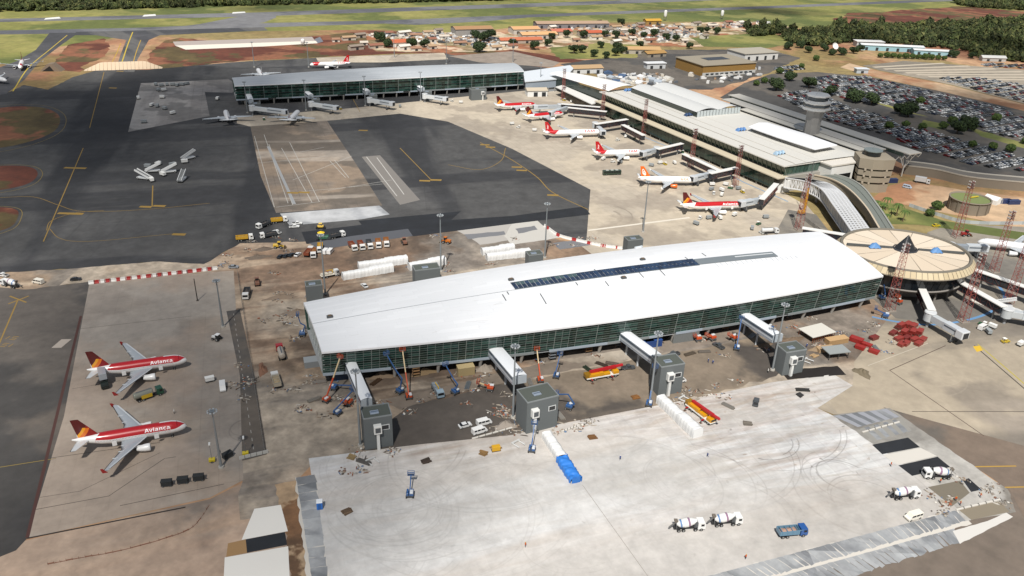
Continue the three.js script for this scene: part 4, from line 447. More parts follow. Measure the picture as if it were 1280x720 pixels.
// white lattice link bridge and its flat grey companion, curving to the rotunda
{
  const lefts = curve([[154.7,-442.4],[163.8,-437.6],[168.9,-427],[167.1,-398.8],[162.9,-357.8]], 28), rights = curve([[168,-440.8],[175.9,-434.5],[178.4,-421.2],[176.2,-394.8],[172.4,-362.7]], 28);
  const t = thing('link_bridge', 'white lattice link bridge curving from the terminal to the round satellite', 'bridge', lefts[0]), o = lefts[0], loc = (q, y) => [q[0] - o[0], y, q[1] - o[1]];
  for (const f of [0, 0.2, 0.4, 0.6, 0.8, 1]) { const m = new MB(); for (let i = 0; i < 28; i++) m.bar('#d9dadb', loc(mid(lefts[i], rights[i], f), 11), loc(mid(lefts[i + 1], rights[i + 1], f), 11), f % 1 ? 0.8 : 1.1, 0.5); m.build('long_beam', STEEL, t); }
  for (let i = 0; i <= 56; i++) { const k = i / 2, j = Math.min(27, Math.floor(k)), f = k - j, a = mid(lefts[j], lefts[j + 1], f), b = mid(rights[j], rights[j + 1], f); new MB().bar('#dcdddd', loc(a, 11.05), loc(b, 11.05), 1.0, 0.45).build('cross_beam', STEEL, t); }
  for (let i = 0; i < 28; i++) { const a = lefts[i], b = lefts[i + 1]; if (i < 15) new MB().bar('#dfe0e0', loc(a, 5.2), loc(a, 11), 0.4).bar('#dfe0e0', loc(a, i % 2 ? 5.2 : 11), loc(b, i % 2 ? 11 : 5.2), 0.4).build('truss_member', STEEL, t); else { new MB().quad('#8f9497', loc(a, 5.4), loc(b, 5.4), loc(b, 10.8), loc(a, 10.8)).bar('#c9cccd', loc(a, 5.2), loc(a, 11), 0.3).build('side_panel', mat(0.3), t); } }
  const low = new MB(); for (let i = 0; i < 28; i++) low.bar('#c9cbcc', loc(lefts[i], 5.2), loc(lefts[i + 1], 5.2), 0.7, 0.6).bar('#b9bbbc', loc(rights[i], 5.2), loc(rights[i + 1], 5.2), 0.7, 0.6); low.grid('#55585a', 28, 1, (u, v) => loc(mid(lefts[Math.round(u * 28)], rights[Math.round(u * 28)], v), 5)).build('deck', CONC, t);
  for (const i of [3, 9, 15, 21, 26]) { const q = loc(mid(lefts[i], rights[i]), 0); new MB().cyl('#8f8c86', q, [q[0], 5, q[2]], 0.9, 0.9, 10).build('column', CONC, t); }
  const gl = curve([[174.4,-451.7],[181.1,-446.5],[185.4,-432.8],[184.9,-403.1],[178.9,-365.6]], 28), gr = curve([[187.1,-454.4],[192.6,-447.6],[195.3,-435.1],[192,-403.7],[185.8,-366.2]], 28), t2 = thing('covered_walkway', 'flat grey-roofed walkway curving beside the white lattice bridge', 'walkway', gl[0]), l2 = (q, y) => [q[0] - gl[0][0], y, q[1] - gl[0][1]];
  new MB().grid('#6d726c', 28, 4, (u, v) => l2(mid(gl[Math.round(u * 28)], gr[Math.round(u * 28)], v), 10)).grid('#a39a8a', 28, 1, (u, v) => l2(gl[Math.round(u * 28)], 10.3 - 5 * v)).grid('#8d887c', 28, 1, (u, v) => l2(gr[Math.round(u * 28)], 10.3 - 5 * v)).build('roof', MATTE, t2);
  for (const [s, c] of [[gl, '#b7a994'], [gr, '#8e8f89']]) { const ed = new MB(); for (let i = 0; i < 28; i++) ed.bar(c, l2(s[i], 10.2), l2(s[i + 1], 10.2), 0.9, 0.6); ed.build('roof_edge', MATTE, t2); } const jn = new MB(); for (let i = 0; i < 28; i++) jn.bar('#3f443f', l2(mid(gl[i], gr[i], 0.55), 10.05), l2(mid(gl[i + 1], gr[i + 1], 0.55), 10.05), 0.25, 0.12); jn.build('roof_joint', MATTE, t2);
  for (const i of [3, 9, 15, 21, 26]) { const q = l2(mid(gl[i], gr[i]), 0); new MB().cyl('#8f8c86', q, [q[0], 5.3, q[2]], 0.9, 0.9, 10).build('column', CONC, t2); }
  const w = [155.1,-451.7], t3 = thing('stair_enclosure', 'white tent-like stair enclosure at the terminal end of the lattice bridge', 'enclosure', w, 0.2); new MB().prism('#dededa', [[-6, -3], [5, -3], [5, 7], [2, 7]], 7).build('canopy', ROOFW, t3);
}
// ---------- airliners (nose towards +x, origin on the ground under the middle) ----------
// printed sheets
function liveryTex(w, h, draw) { const cv = document.createElement('canvas'); cv.width = w; cv.height = h; const c = cv.getContext('2d'); draw(c, w, h); const t = new THREE.CanvasTexture(cv); t.colorSpace = THREE.SRGBColorSpace; t.anisotropy = 8; return t; }
const sides = (c, w, h, f) => { c.save(); c.translate(0, h * 0.75); f(c); c.restore(); c.save(); c.translate(w, h * 0.25); c.rotate(Math.PI); f(c); c.restore(); };
// canvas rows: bottom of the body at the lower and upper rim, starboard waist at 3/4, crown at 1/2, port waist at 1/4; u runs tail to nose
const windowsRow = (c, w, y, col, a = 0.2, b = 0.86) => { c.fillStyle = col; for (let x = a * w; x < b * w; x += 13) c.fillRect(x, y, 5, 8); };
const LIV = {
  red: { fus: (c, w, h) => { c.fillStyle = '#e9e9e7'; c.fillRect(0, 0, w, h); sides(c, w, h, (k) => { k.fillStyle = '#b3161c'; k.beginPath(); k.moveTo(0.3 * w, -14); k.quadraticCurveTo(0.6 * w, -14, 0.86 * w, -10); k.quadraticCurveTo(0.95 * w, 0, 0.99 * w, -h * 0.25); k.lineTo(0.24 * w, -h * 0.25); k.lineTo(0.2 * w, -20); k.closePath(); k.fill(); windowsRow(k, w, -4, '#3a3e44'); k.fillStyle = '#fff'; k.font = 'bold 62px sans-serif'; k.fillText('Avianca', 0.63 * w, -26); k.strokeStyle = '#e6c9c9'; k.lineWidth = 4; k.strokeRect(0.83 * w, -46, 30, 60); k.strokeRect(0.2 * w, -10, 26, 60); }); },
    fin: (c, w, h) => { c.fillStyle = '#571012'; c.fillRect(0, 0, w, h); c.fillStyle = '#8d1418'; c.beginPath(); c.moveTo(0, h); c.lineTo(w, h * 0.35); c.lineTo(w, h); c.fill(); c.fillStyle = '#e2741d'; c.beginPath(); c.moveTo(0, h * 0.93); c.lineTo(w * 0.72, h * 0.5); c.lineTo(w, h * 0.52); c.lineTo(w * 0.2, h); c.lineTo(0, h); c.fill(); c.fillStyle = '#f2a51f'; c.beginPath(); c.moveTo(0, h * 0.82); c.lineTo(w * 0.6, h * 0.46); c.lineTo(w * 0.8, h * 0.48); c.lineTo(0, h * 0.96); c.fill(); }, eng: '#e7e7e5', tip: '#8e2020' },
  tam: { fus: (c, w, h) => { c.fillStyle = '#ecebe9'; c.fillRect(0, 0, w, h); sides(c, w, h, (k) => { windowsRow(k, w, 4, '#3f444a'); k.fillStyle = '#b5121b'; k.font = 'bold 92px sans-serif'; k.fillText('TAM', 0.68 * w, -22); k.beginPath(); k.moveTo(0.06 * w, -h * 0.25); k.lineTo(0.27 * w, -h * 0.25); k.lineTo(0.18 * w, 40); k.lineTo(0.1 * w, 30); k.fill(); }); },
    fin: (c, w, h) => { c.fillStyle = '#b5121b'; c.fillRect(0, 0, w, h); c.fillStyle = '#fff'; c.font = 'bold 62px sans-serif'; c.save(); c.translate(w * 0.36, h * 0.82); c.rotate(-1.05); c.fillText('TAM', 0, 0); c.restore(); }, eng: '#e9e8e6', tip: '#d9d9d6' },
  gol: { fus: (c, w, h) => { c.fillStyle = '#efeeeb'; c.fillRect(0, 0, w, h); sides(c, w, h, (k) => { windowsRow(k, w, 4, '#3f444a'); k.fillStyle = '#e06a1a'; k.font = 'bold 78px sans-serif'; k.fillText('GOL', 0.74 * w, -16); }); },
    fin: (c, w, h) => { c.fillStyle = '#e06a1a'; c.fillRect(0, 0, w, h); c.strokeStyle = '#fff'; c.lineWidth = 17; c.beginPath(); c.ellipse(w * 0.42, h * 0.5, w * 0.16, h * 0.24, 0.5, 0, 6.3); c.stroke(); c.beginPath(); c.ellipse(w * 0.5, h * 0.62, w * 0.13, h * 0.2, 0.5, 0, 6.3); c.stroke(); }, eng: '#e9e8e6', eng2: '#df6a1c', tip: '#e4e3e0' },
  white: { fus: (c, w, h) => { c.fillStyle = '#d9dadb'; c.fillRect(0, 0, w, h); sides(c, w, h, (k) => { windowsRow(k, w, 4, '#3f444a'); }); }, fin: (c, w, h) => { c.fillStyle = '#d5d7d9'; c.fillRect(0, 0, w, h); c.fillStyle = '#9a2a2a'; c.fillRect(w * 0.05, h * 0.72, w * 0.7, h * 0.12); }, eng: '#d5d6d7', tip: '#d0d0d0' },
};
const livMat = {};
function liveryMats(k) { return livMat[k] ??= { fus: new THREE.MeshPhysicalMaterial({ map: liveryTex(1024, 512, LIV[k].fus), roughness: 0.35, clearcoat: 0.5, clearcoatRoughness: 0.15 }), fin: new THREE.MeshPhysicalMaterial({ map: liveryTex(256, 256, LIV[k].fin), roughness: 0.35, clearcoat: 0.5, side: THREE.DoubleSide }) }; }
function loftWing(m, c, secs) { // sections [xLead, y, z, chord, thickness]
  const prof = [[0, 0.1], [0.08, 0.55], [0.35, 0.9], [0.7, 0.5], [1, 0.04], [0.7, -0.3], [0.35, -0.5], [0.08, -0.3]], n = prof.length;
  m.grid(c, n, secs.length - 1, (u, v) => { const s = secs[Math.round(v * (secs.length - 1))], p = prof[Math.round(u * n) % n]; return [s[0] - p[0] * s[3], s[1] + p[1] * s[4], s[2]]; });
  const e = secs[secs.length - 1]; return m;
}
function airliner(kind, L, label, group) {
  const lv = LIV[kind], M = liveryMats(kind), t = thing('airliner', label, 'airliner', [0, 0], 0, group), H = L / 2, R = 1.98, cy = 3.75;
  const st = [[-H, 0.18, 1.15], [-H + 1.2, 0.55, 0.95], [-H + 4, 1.15, 0.62], [-H + 7.5, 1.72, 0.22], [-H + 10.5, R, 0], [0, R, 0], [H - 6.5, R, 0], [H - 4, 1.93, -0.03], [H - 2.4, 1.68, -0.14], [H - 1.2, 1.24, -0.32], [H - 0.4, 0.72, -0.47], [H, 0.05, -0.55]];
  const dens = []; for (let i = 0; i < st.length - 1; i++) for (let k = 0; k < 3; k++) dens.push(st[i].map((v, j) => v + (st[i + 1][j] - v) * k / 3)); dens.push(st[st.length - 1]);
  meshOf('fuselage', new MB().grid('#fff', 28, dens.length - 1, (u, v) => { const s = dens[Math.round(v * (dens.length - 1))], a = u * 2 * Math.PI; return [s[0], cy + s[2] - Math.cos(a) * s[1], Math.sin(a) * s[1]]; }, (u, v) => [(dens[Math.round(v * (dens.length - 1))][0] + H) / L, u]).geo(), M.fus, t);
  new MB().grid('#14181c', 8, 2, (u, v) => { const x = H - 2.55 + v * 0.85, r = 1.70 - v * 0.34, a = Math.PI * (0.68 + 0.64 * u); return [x, cy - 0.12 - v * 0.15 - Math.cos(a) * r * 1.015, Math.sin(a) * r * 1.02]; }).build('cockpit_window', GLOSS, t);
  for (const s of [-1, 1]) {
    const w = new MB(), g = '#a3a9ae'; loftWing(w, g, [[4.6, 2.5, s * 1.4, 7.2, 0.8], [1.6, 2.95, s * 6.4, 4.0, 0.5], [-4.5, 4.0, s * 16.4, 1.6, 0.2], [-4.9, 4.05, s * 16.9, 1.2, 0.12]]); const wing = w.build('wing', PAINT, t);
    new MB().prism(lv.tip, [[-5, 3.4], [-6.4, 3.4], [-6.8, 4.9], [-6.2, 4.9]], 0.12, mtx(0, 0, s * 16.95)).build('wingtip_fence', PAINT, wing);
    for (const [x, z] of [[-1.5, 4.2], [-1.9, 7.6], [-3.2, 11]]) new MB().rbox('#b5babd', 2.2, 0.4, 0.32, x, 2.3 + z * 0.11, s * z, 0.14).build('flap_fairing', PAINT, wing);
    new MB().grid('#c3c7c9', 10, 1, (u, v) => { const z = 1.6 + 14.6 * u, x = z < 6.4 ? 4.6 - 0.6 * (z - 1.4) : 1.6 - 0.61 * (z - 6.4), y = 2.52 + 0.1 * (z - 1.4) + 0.12; return [x + 0.06 - 0.55 * v, y + 0.14 + 0.03 * (1 - u), s * z]; }).build('slat', PAINT, wing);
    const ec = s > 0 && lv.eng2 ? lv.eng2 : lv.eng; const e = new MB(); e.lathe(ec, [[0.55, -2.3], [0.85, -1.4], [1.13, 0], [1.2, 1.0], [1.12, 1.5], [0.98, 1.45], [0.95, 1.0]], 18, mtx(3.9, 1.75, s * 5.75, 0, -Math.PI / 2)); const en = e.build('engine', PAINT, t);
    new MB().lathe('#24272a', [[0.02, 1.35], [0.3, 1.0], [0.95, 0.95]], 16, mtx(3.9, 1.75, s * 5.75, 0, -Math.PI / 2)).lathe('#55585a', [[0.5, -2.3], [0.15, -3.1], [0.02, -3.2]], 12, mtx(3.9, 1.75, s * 5.75, 0, -Math.PI / 2)).build('fan', METAL, en); new MB().prism(ec, [[4.6, 2.75], [0.8, 2.95], [1.2, 2.4], [3.8, 2.5]], 0.3, mtx(0, 0, s * 5.75)).build('pylon', PAINT, en);
    const sb = new MB(); loftWing(sb, '#c9cccd', [[-H + 4.9, cy + 0.75, s * 0.7, 3.6, 0.35], [-H + 1.6, cy + 1.3, s * 6.1, 1.5, 0.14]]); sb.build('tailplane', PAINT, t);
    const mg = new MB(); mg.cyl('#9a9d9f', [-1.2, 2.4, s * 3.2], [-1.3, 0.6, s * 3.8], 0.16); mg.wheel('#1b1b1c', -1.3, s * 3.45, 0.58, 0.4).wheel('#1b1b1c', -1.3, s * 4.15, 0.58, 0.4); mg.build('main_gear', MATTE, t);
  }
  // fin with printed livery
  const fx = -H + 0.9, fin = [[fx + 6.6, 5.2], [fx + 1.9, 11.6], [fx - 0.2, 11.7], [fx + 0.9, 5.0]], fg = new MB();
  for (const s of [-1, 1]) fg.grid('#fff', 6, 6, (u, v) => { const a = [fin[3][0] + (fin[0][0] - fin[3][0]) * u, fin[3][1] + (fin[0][1] - fin[3][1]) * u], b = [fin[2][0] + (fin[1][0] - fin[2][0]) * u, fin[2][1] + (fin[1][1] - fin[2][1]) * u]; return [a[0] + (b[0] - a[0]) * v, a[1] + (b[1] - a[1]) * v, s * (0.28 - 0.18 * v) * Math.sin(Math.PI * Math.min(1, u * 0.9 + 0.02))]; });
  meshOf('fin', fg.geo(), M.fin, t);
  new MB().cyl('#a3a6a8', [H - 4.6, 2.2, 0], [H - 4.5, 0.5, 0], 0.12).wheel('#1b1b1c', H - 4.5, -0.25, 0.4, 0.25).wheel('#1b1b1c', H - 4.5, 0.25, 0.4, 0.25).build('nose_gear', MATTE, t);
  if (kind === 'red') for (const x of [H - 8.5, -4.4]) new MB().rbox('#e6e6e4', 1.3, 1.5, 0.15, x, cy - 0.9, 2.55, 0.06, 0.1).build('cargo_door', PAINT, t);
  t.updateMatrix(); return t;
}
const fly = {}; const atNT = (N, T) => [mid(N, T), heading(T, N)];
function plane(kind, L, N, T, label, group) { const t = airliner(kind, L, label, group), [c, h] = atNT(N, T); t.position.set(c[0], 0, c[1]); t.rotation.y = h; return t; }
plane('red', 31.4, [-98.8,-201.7], [-128.4,-190.5], 'red and white airliner parked beside the row of three black baggage carts', 'red and white airliners on the left stand');
plane('red', 31.4, [-113.3,-239.6], [-142.3,-228.7], 'red and white airliner with a catering truck at its rear door', 'red and white airliners on the left stand');
plane('red', 37.6, [126.4,-416], [89,-409.2], 'red and white airliner at the terminal, next to the orange-tailed airliner', 'airliners at the terminal');
plane('gol', 33.6, [105.4,-455.3], [72.6,-453.7], 'white airliner with an orange tail and one orange engine', 'airliners at the terminal');
plane('tam', 33.8, [82.4,-510.2], [50.3,-503.1], 'shorter white airliner with red tail standing above the green bus', 'airliners at the terminal');
plane('tam', 42.5, [59.7,-557], [18.7,-548.3], 'long white airliner with red tail and red lettering by its nose', 'airliners at the terminal');
plane('red', 33.8, [33.4,-606.7], [7.5,-591.9], 'small-looking red and white airliner beside the white apron shed', 'airliners at the terminal');
plane('red', 33.8, [13.9,-633], [-16.8,-621.8], 'red-topped airliner farthest along the terminal stands, near the far pier', 'airliners at the terminal');
plane('tam', 37.6, [-193.4,-764.3], [-161.4,-772.2], 'white airliner with red tail taxiing behind the far pier', 'airliners round the far pier');
plane('white', 31.4, [-216.5,-588.2], [-199.1,-546.8], 'plain white airliner nosed in at the outer end of the far pier', 'airliners round the far pier');
plane('white', 31.4, [-161.9,-590.2], [-161.5,-555.7], 'plain white airliner nosed in between the first two far pier bridges', 'airliners round the far pier');
plane('tam', 33.8, [-439.6,-715.8], [-449.8,-737], 'white airliner with red tail taxiing past the triangular bunker', 'airliners on the taxiway');
plane('white', 33.8, [-419.2,-660], [-451.9,-672.4], 'white airliner nose entering along the western taxiway', 'airliners on the taxiway');
plane('white', 31.4, [-236,-734.9], [-222.3,-703.7], 'white airliner showing just its tail above the far pier roof', 'airliners round the far pier');
plane('white', 37.6, [233.1,-372], [265.5,-361.5], 'white airliner whose nose meets the grey bridge behind the rotunda', 'airliners behind the rotunda');
// ---------- vehicles, machines and equipment (front towards +x) ----------
const TYRE = '#1c1c1d';
const proto = (name, cat) => { const t = new THREE.Group(); t.name = numbered(name); tag(t, '', cat); return t; };
const wheels = (t, xs, zs, r = 0.5, w = 0.35) => { for (const x of xs) for (const z of zs) new MB().wheel(TYRE, x, z, r, w).build('wheel', MATTE, t); };
const CARPROF = [[-2.1, 0.35], [2.05, 0.35], [2.15, 0.7], [1.9, 0.92], [1.05, 1.0], [0.4, 1.42], [-1.1, 1.46], [-1.9, 1.0], [-2.15, 0.9]];
function car(c, name = 'car') {
  const t = proto(name, 'car'); new MB().prism(c, [[-2.1, 0.35], [2.05, 0.35], [2.15, 0.7], [1.9, 0.92], [1.05, 1.0], [-1.9, 1.02], [-2.15, 0.9]], 1.7).build('body', PAINT, t);
  new MB().prism('#1d2226', [[1.1, 0.98], [0.42, 1.4], [-1.1, 1.44], [-1.85, 1.0]], 1.5).build('windows', GLOSS, t); new MB().rbox(c, 1.5, 0.07, 1.42, -0.35, 1.45, 0, 0.03).build('roof', PAINT, t);
  wheels(t, [-1.35, 1.35], [-0.75, 0.75], 0.32, 0.22); return t;
}
function van(c) {
  const t = proto('van', 'van'); new MB().prism(c, [[-2.5, 0.4], [2.4, 0.4], [2.5, 0.95], [1.75, 1.3], [1.3, 2.05], [-2.45, 2.1]], 1.9).build('body', PAINT, t);
  new MB().prism('#1f2529', [[1.72, 1.34], [1.34, 1.95], [-2.2, 1.98], [-2.2, 1.36]], 1.93).build('windows', GLOSS, t); new MB().rbox(c, 3.7, 0.1, 1.86, -0.6, 2.1, 0, 0.04).build('roof', PAINT, t);
  for (const x of [-1.2, 0.1]) new MB().box(c, 0.16, 0.7, 1.95, x, 1.66, 0).build('pillar', PAINT, t);
  wheels(t, [-1.6, 1.6], [-0.85, 0.85], 0.36, 0.25); return t;
}
function pickup(c) {
  const t = proto('pickup', 'pickup'); new MB().prism(c, [[-2.5, 0.5], [2.4, 0.5], [2.5, 0.95], [1.2, 1.1], [0.7, 1.65], [-0.5, 1.7], [-0.6, 1.05], [-2.5, 1.05]], 1.75).build('body', PAINT, t);
  new MB().prism('#1c2023', [[1.1, 1.12], [0.68, 1.58], [-0.42, 1.62], [-0.5, 1.12]], 1.78).build('windows', GLOSS, t); new MB().box('#2b2b2b', 1.6, 0.05, 1.4, -1.6, 1.07, 0).build('bed', MATTE, t); wheels(t, [-1.5, 1.5], [-0.8, 0.8], 0.38, 0.25); return t;
}
function cabPart(t, c, x, h = 2.9) { new MB().prism(c, [[x - 1, 0.7], [x + 1.05, 0.7], [x + 1.1, 1.7], [x + 0.85, h - 0.05], [x - 1, h]], 2.4).build('cab', PAINT, t); new MB().box('#15191c', 0.1, 0.85, 2.1, x + 1.0, h - 0.85, 0, 0, 0.2).box('#15191c', 0.9, 0.7, 2.44, x + 0.25, h - 0.8, 0).build('windscreen', GLOSS, t); }
function chassis(t, x0, x1) { new MB().box('#2a2a2b', x1 - x0, 0.35, 1, (x0 + x1) / 2, 0.85, 0).build('chassis', MATTE, t); }
function dumpTruck(cab, bed, load) {
  const t = proto('dump_truck', 'truck'); chassis(t, -3.8, 3.8); cabPart(t, cab, 2.9);
  new MB().prism(bed, [[-4, 1.25], [1.5, 1.15], [1.6, 2.5], [2.5, 2.6], [2.5, 2.7], [-4.1, 2.55]], 0.1, mtx(0, 0, 1.2)).prism(bed, [[-4, 1.25], [1.5, 1.15], [1.6, 2.5], [-4.1, 2.55]], 0.1, mtx(0, 0, -1.2)).box(bed, 5.5, 0.12, 2.4, -1.25, 1.25, 0).box(bed, 0.12, 1.4, 2.4, 1.55, 1.9, 0).box(bed, 0.12, 1.2, 2.4, -4.05, 1.9, 0).build('bed', PAINT, t);
  for (let i = 0; i < 4; i++) new MB().box(bed, 0.14, 1.2, 2.62, -3.4 + i * 1.5, 1.9, 0).build('rib', PAINT, t);
  new MB().grid(load, 8, 5, (u, v) => [-3.9 + 5.3 * u, 1.7 + 0.6 * Math.sin(Math.PI * u) * Math.sin(Math.PI * v) + 0.12 * Math.sin(u * 31 + v * 17), -1.1 + 2.2 * v]).build('load', MATTE, t);
  wheels(t, [-3, -1.7, 2.8], [-1, 1], 0.52, 0.45); return t;
}
function mixer() {
  const t = proto('mixer_truck', 'mixer truck'); chassis(t, -4.2, 4); cabPart(t, '#d9dad8', 3.2);
  const D = mtx(-0.9, 2.35, 0, 0, -Math.PI / 2 + 0.16); new MB().lathe('#d6d6d3', [[0.35, -2.6], [0.95, -2.0], [1.28, -0.6], [1.3, 0.4], [0.95, 1.9], [0.6, 2.7], [0.7, 2.9]], 16, D).build('drum', PAINT, t);
  new MB().lathe('#5f7fa8', [[1.06, -1.75], [1.2, -1.3]], 16, mtx(-0.9, 2.35, 0, 0, -Math.PI / 2 + 0.16)).lathe('#8b6d84', [[1.3, 0.42], [1.16, 1.0]], 16, D).build('drum_band', PAINT, t);
  new MB().box('#4a4c4e', 0.9, 1.6, 1.6, 1.75, 1.8, 0).cyl('#55585a', [1.9, 1.2, 0.6], [1.9, 2.9, 0.6], 0.3).build('water_tank', MATTE, t);
  new MB().bar('#5a5b5c', [-3.6, 1, 0.8], [-3.8, 3.1, 0.3], 0.16).bar('#5a5b5c', [-3.6, 1, -0.8], [-3.8, 3.1, -0.3], 0.16).prism('#6a6259', [[-3.3, 3.4], [-4.3, 3.5], [-4.1, 2.7]], 1.1).build('hopper', MATTE, t); new MB().bar('#8c8a86', [-3.9, 2.6, 0], [-5.6, 1.2, 0.3], 0.5, 0.1).build('chute', METAL, t);
  wheels(t, [-3, -1.7, 1.6, 3.2], [-1, 1], 0.52, 0.42); return t;
}
function flatbed(cab, deck, cargo) {
  const t = proto('flatbed_truck', 'truck'); chassis(t, -4, 4); cabPart(t, cab, 3); new MB().box(deck, 6, 0.2, 2.4, -1.2, 1.25, 0).box(deck, 0.15, 1.2, 2.4, 1.85, 1.8, 0).build('deck', MATTE, t);
  for (let i = 0; i < 3; i++) new MB().rbox(cargo, 1.4, 0.8, 1.9, -3.2 + i * 1.7, 1.75, 0, 0.1, i * 0.1).build('cargo', MATTE, t); new MB().cyl('#c9a32a', [1.2, 1.3, 0], [1.2, 3.1, 0], 0.2).bar('#c9a32a', [1.2, 3.1, 0], [-1.6, 3.4, 0.3], 0.25).build('loader_arm', PAINT, t);
  wheels(t, [-3, -1.7, 3], [-1, 1], 0.5, 0.4); return t;
}
function tanker(cab, tank, stripeC) {
  const t = proto('tank_truck', 'truck'); chassis(t, -4.2, 4.2); cabPart(t, cab, 3.4); new MB().lathe(tank, [[0.02, -3.6], [0.9, -3.5], [1.15, -3.2], [1.15, 2.2], [0.9, 2.5], [0.02, 2.6]], 14, mtx(-1.2, 2.2, 0, 0, -Math.PI / 2)).build('tank', PAINT, t);
  if (stripeC) new MB().box(stripeC, 3.4, 1.3, 0.12, -0.9, 1.6, 1.18).box(stripeC, 3.4, 1.3, 0.12, -0.9, 1.6, -1.18).build('side_locker', PAINT, t); new MB().box('#77797a', 5, 0.06, 0.5, -1.4, 3.36, 0).build('walkway', METAL, t);
  wheels(t, [-3.4, -2.1, 3.2], [-1, 1], 0.5, 0.4); return t;
}
function catering() {
  const t = proto('catering_truck', 'truck'); chassis(t, -3.5, 3.5); cabPart(t, '#1d2624', 2.7, 2.5); new MB().rbox('#9aa0a6', 5.4, 2.3, 2.4, -0.6, 4.3, 0, 0.08).build('box_body', PAINT, t); new MB().bar('#5a5d60', [-2.5, 1, 0.9], [1.5, 3.1, 0.9], 0.2).bar('#5a5d60', [1.5, 1, 0.9], [-2.5, 3.1, 0.9], 0.2).bar('#5a5d60', [-2.5, 1, -0.9], [1.5, 3.1, -0.9], 0.2).bar('#5a5d60', [1.5, 1, -0.9], [-2.5, 3.1, -0.9], 0.2).build('scissor_lift', METAL, t); wheels(t, [-2.4, 2.5], [-1, 1], 0.5, 0.4); return t;
}
function crane() {
  const t = proto('mobile_crane', 'crane'), yl = '#c78f14'; new MB().rbox('#d8d8d2', 12.5, 0.5, 2.7, 0, 1.2, 0, 0.1).build('deck', PAINT, t); new MB().rbox(yl, 2.2, 1.5, 2.6, 5.1, 1.9, 0, 0.15).box('#15191c', 0.1, 0.7, 2.2, 6.22, 2.1, 0).build('driver_cab', PAINT, t);
  new MB().rbox(yl, 4.4, 1.2, 2.4, -3.1, 2.1, 0, 0.12).rbox(yl, 2.6, 0.9, 2.4, 1.6, 1.9, 0, 0.1).rbox(yl, 1.6, 1.4, 1, -0.6, 2.3, 0.85, 0.1).build('superstructure', PAINT, t); new MB().box('#8a6510', 2, 1.3, 2.3, -5.6, 2.1, 0).build('counterweight', PAINT, t);
  const b = new MB().bar('#a8141f', [-4.6, 3.0, -0.3], [5.4, 3.5, -0.3], 0.95, 0.95).build('boom', PAINT, t); new MB().bar('#b41a26', [4.8, 3.5, -0.3], [8.2, 3.75, -0.3], 0.7, 0.7).build('boom_tip', PAINT, b); new MB().bar('#33363a', [-1.2, 2.2, -0.3], [2.6, 3.0, -0.3], 0.3).build('ram', METAL, b);
  for (const x of [-4.6, 3.2]) for (const z of [-2.6, 2.6]) new MB().bar('#a8141f', [x, 1.1, z * 0.4], [x, 1.1, z], 0.3).cyl('#55585a', [x, 0, z], [x, 1.2, z], 0.14).box('#5a4030', 0.9, 0.15, 0.9, x, 0.08, z).build('outrigger', PAINT, t); wheels(t, [-4.4, -3, 2, 3.4, 5], [-1.1, 1.1], 0.6, 0.45); return t;
}
function boomLift(c, joints) { // joints: [[x,y,z],...] from the turntable to the basket
  const t = proto('boom_lift', 'boom lift'); new MB().rbox('#4a4d50', 2.4, 0.5, 2.1, 0, 0.75, 0, 0.1).build('chassis', MATTE, t); wheels(t, [-0.85, 0.85], [-0.95, 0.95], 0.42, 0.4); new MB().rbox(c, 2.2, 0.9, 1, -0.2, 1.5, 0.55, 0.12).rbox(c, 2.2, 0.9, 0.6, -0.2, 1.5, -0.65, 0.12).rbox('#c9ccce', 1.4, 0.5, 0.9, -0.6, 2.05, 0.5, 0.08).build('turntable', PAINT, t);
  const J = [[-0.3, 1.6, 0], ...joints]; for (let i = 0; i < J.length - 1; i++) new MB().bar(i === J.length - 2 && joints.light ? '#c9b48c' : c, J[i], J[i + 1], 0.38 - i * 0.05, 0.42 - i * 0.05).build('boom_section', PAINT, t);
  const e = J[J.length - 1], m = new MB(); for (const y of [0, 0.55, 1.1]) for (const s of [-1, 1]) m.bar(c, [e[0] - 0.4, e[1] + y, e[2] + s * 0.95], [e[0] + 0.5, e[1] + y, e[2] + s * 0.95], 0.09).bar(c, [e[0] + 0.05 + s * 0.45, e[1] + y, e[2] - 0.95], [e[0] + 0.05 + s * 0.45, e[1] + y, e[2] + 0.95], 0.09); for (const a of [-0.4, 0.5]) for (const s of [-0.95, 0.95]) m.bar(c, [e[0] + a, e[1], e[2] + s], [e[0] + a, e[1] + 1.1, e[2] + s], 0.09); m.box('#4a4c4e', 0.9, 0.08, 1.9, e[0] + 0.05, e[1], e[2]); m.build('basket', PAINT, t); return t;
}
function loader(c) {
  const t = proto('wheel_loader', 'loader'); new MB().rbox(c, 2.6, 1.2, 1.8, -1, 1.5, 0, 0.15).build('engine_cover', PAINT, t); new MB().rbox('#1f2326', 1.3, 1.3, 1.5, 0.5, 2.5, 0, 0.1).box(c, 1.5, 0.15, 1.7, 0.5, 3.2, 0).build('cab', GLOSS, t); new MB().bar(c, [0.8, 1.6, 0.6], [2.6, 0.9, 0.6], 0.25).bar(c, [0.8, 1.6, -0.6], [2.6, 0.9, -0.6], 0.25).build('arm', PAINT, t); new MB().prism('#6d5c40', [[2.5, 0.2], [3.7, 0.1], [3.3, 0.5], [2.8, 1.3]], 2.3).build('bucket', METAL, t); wheels(t, [-1.3, 1.3], [-0.95, 0.95], 0.7, 0.5); return t;
}
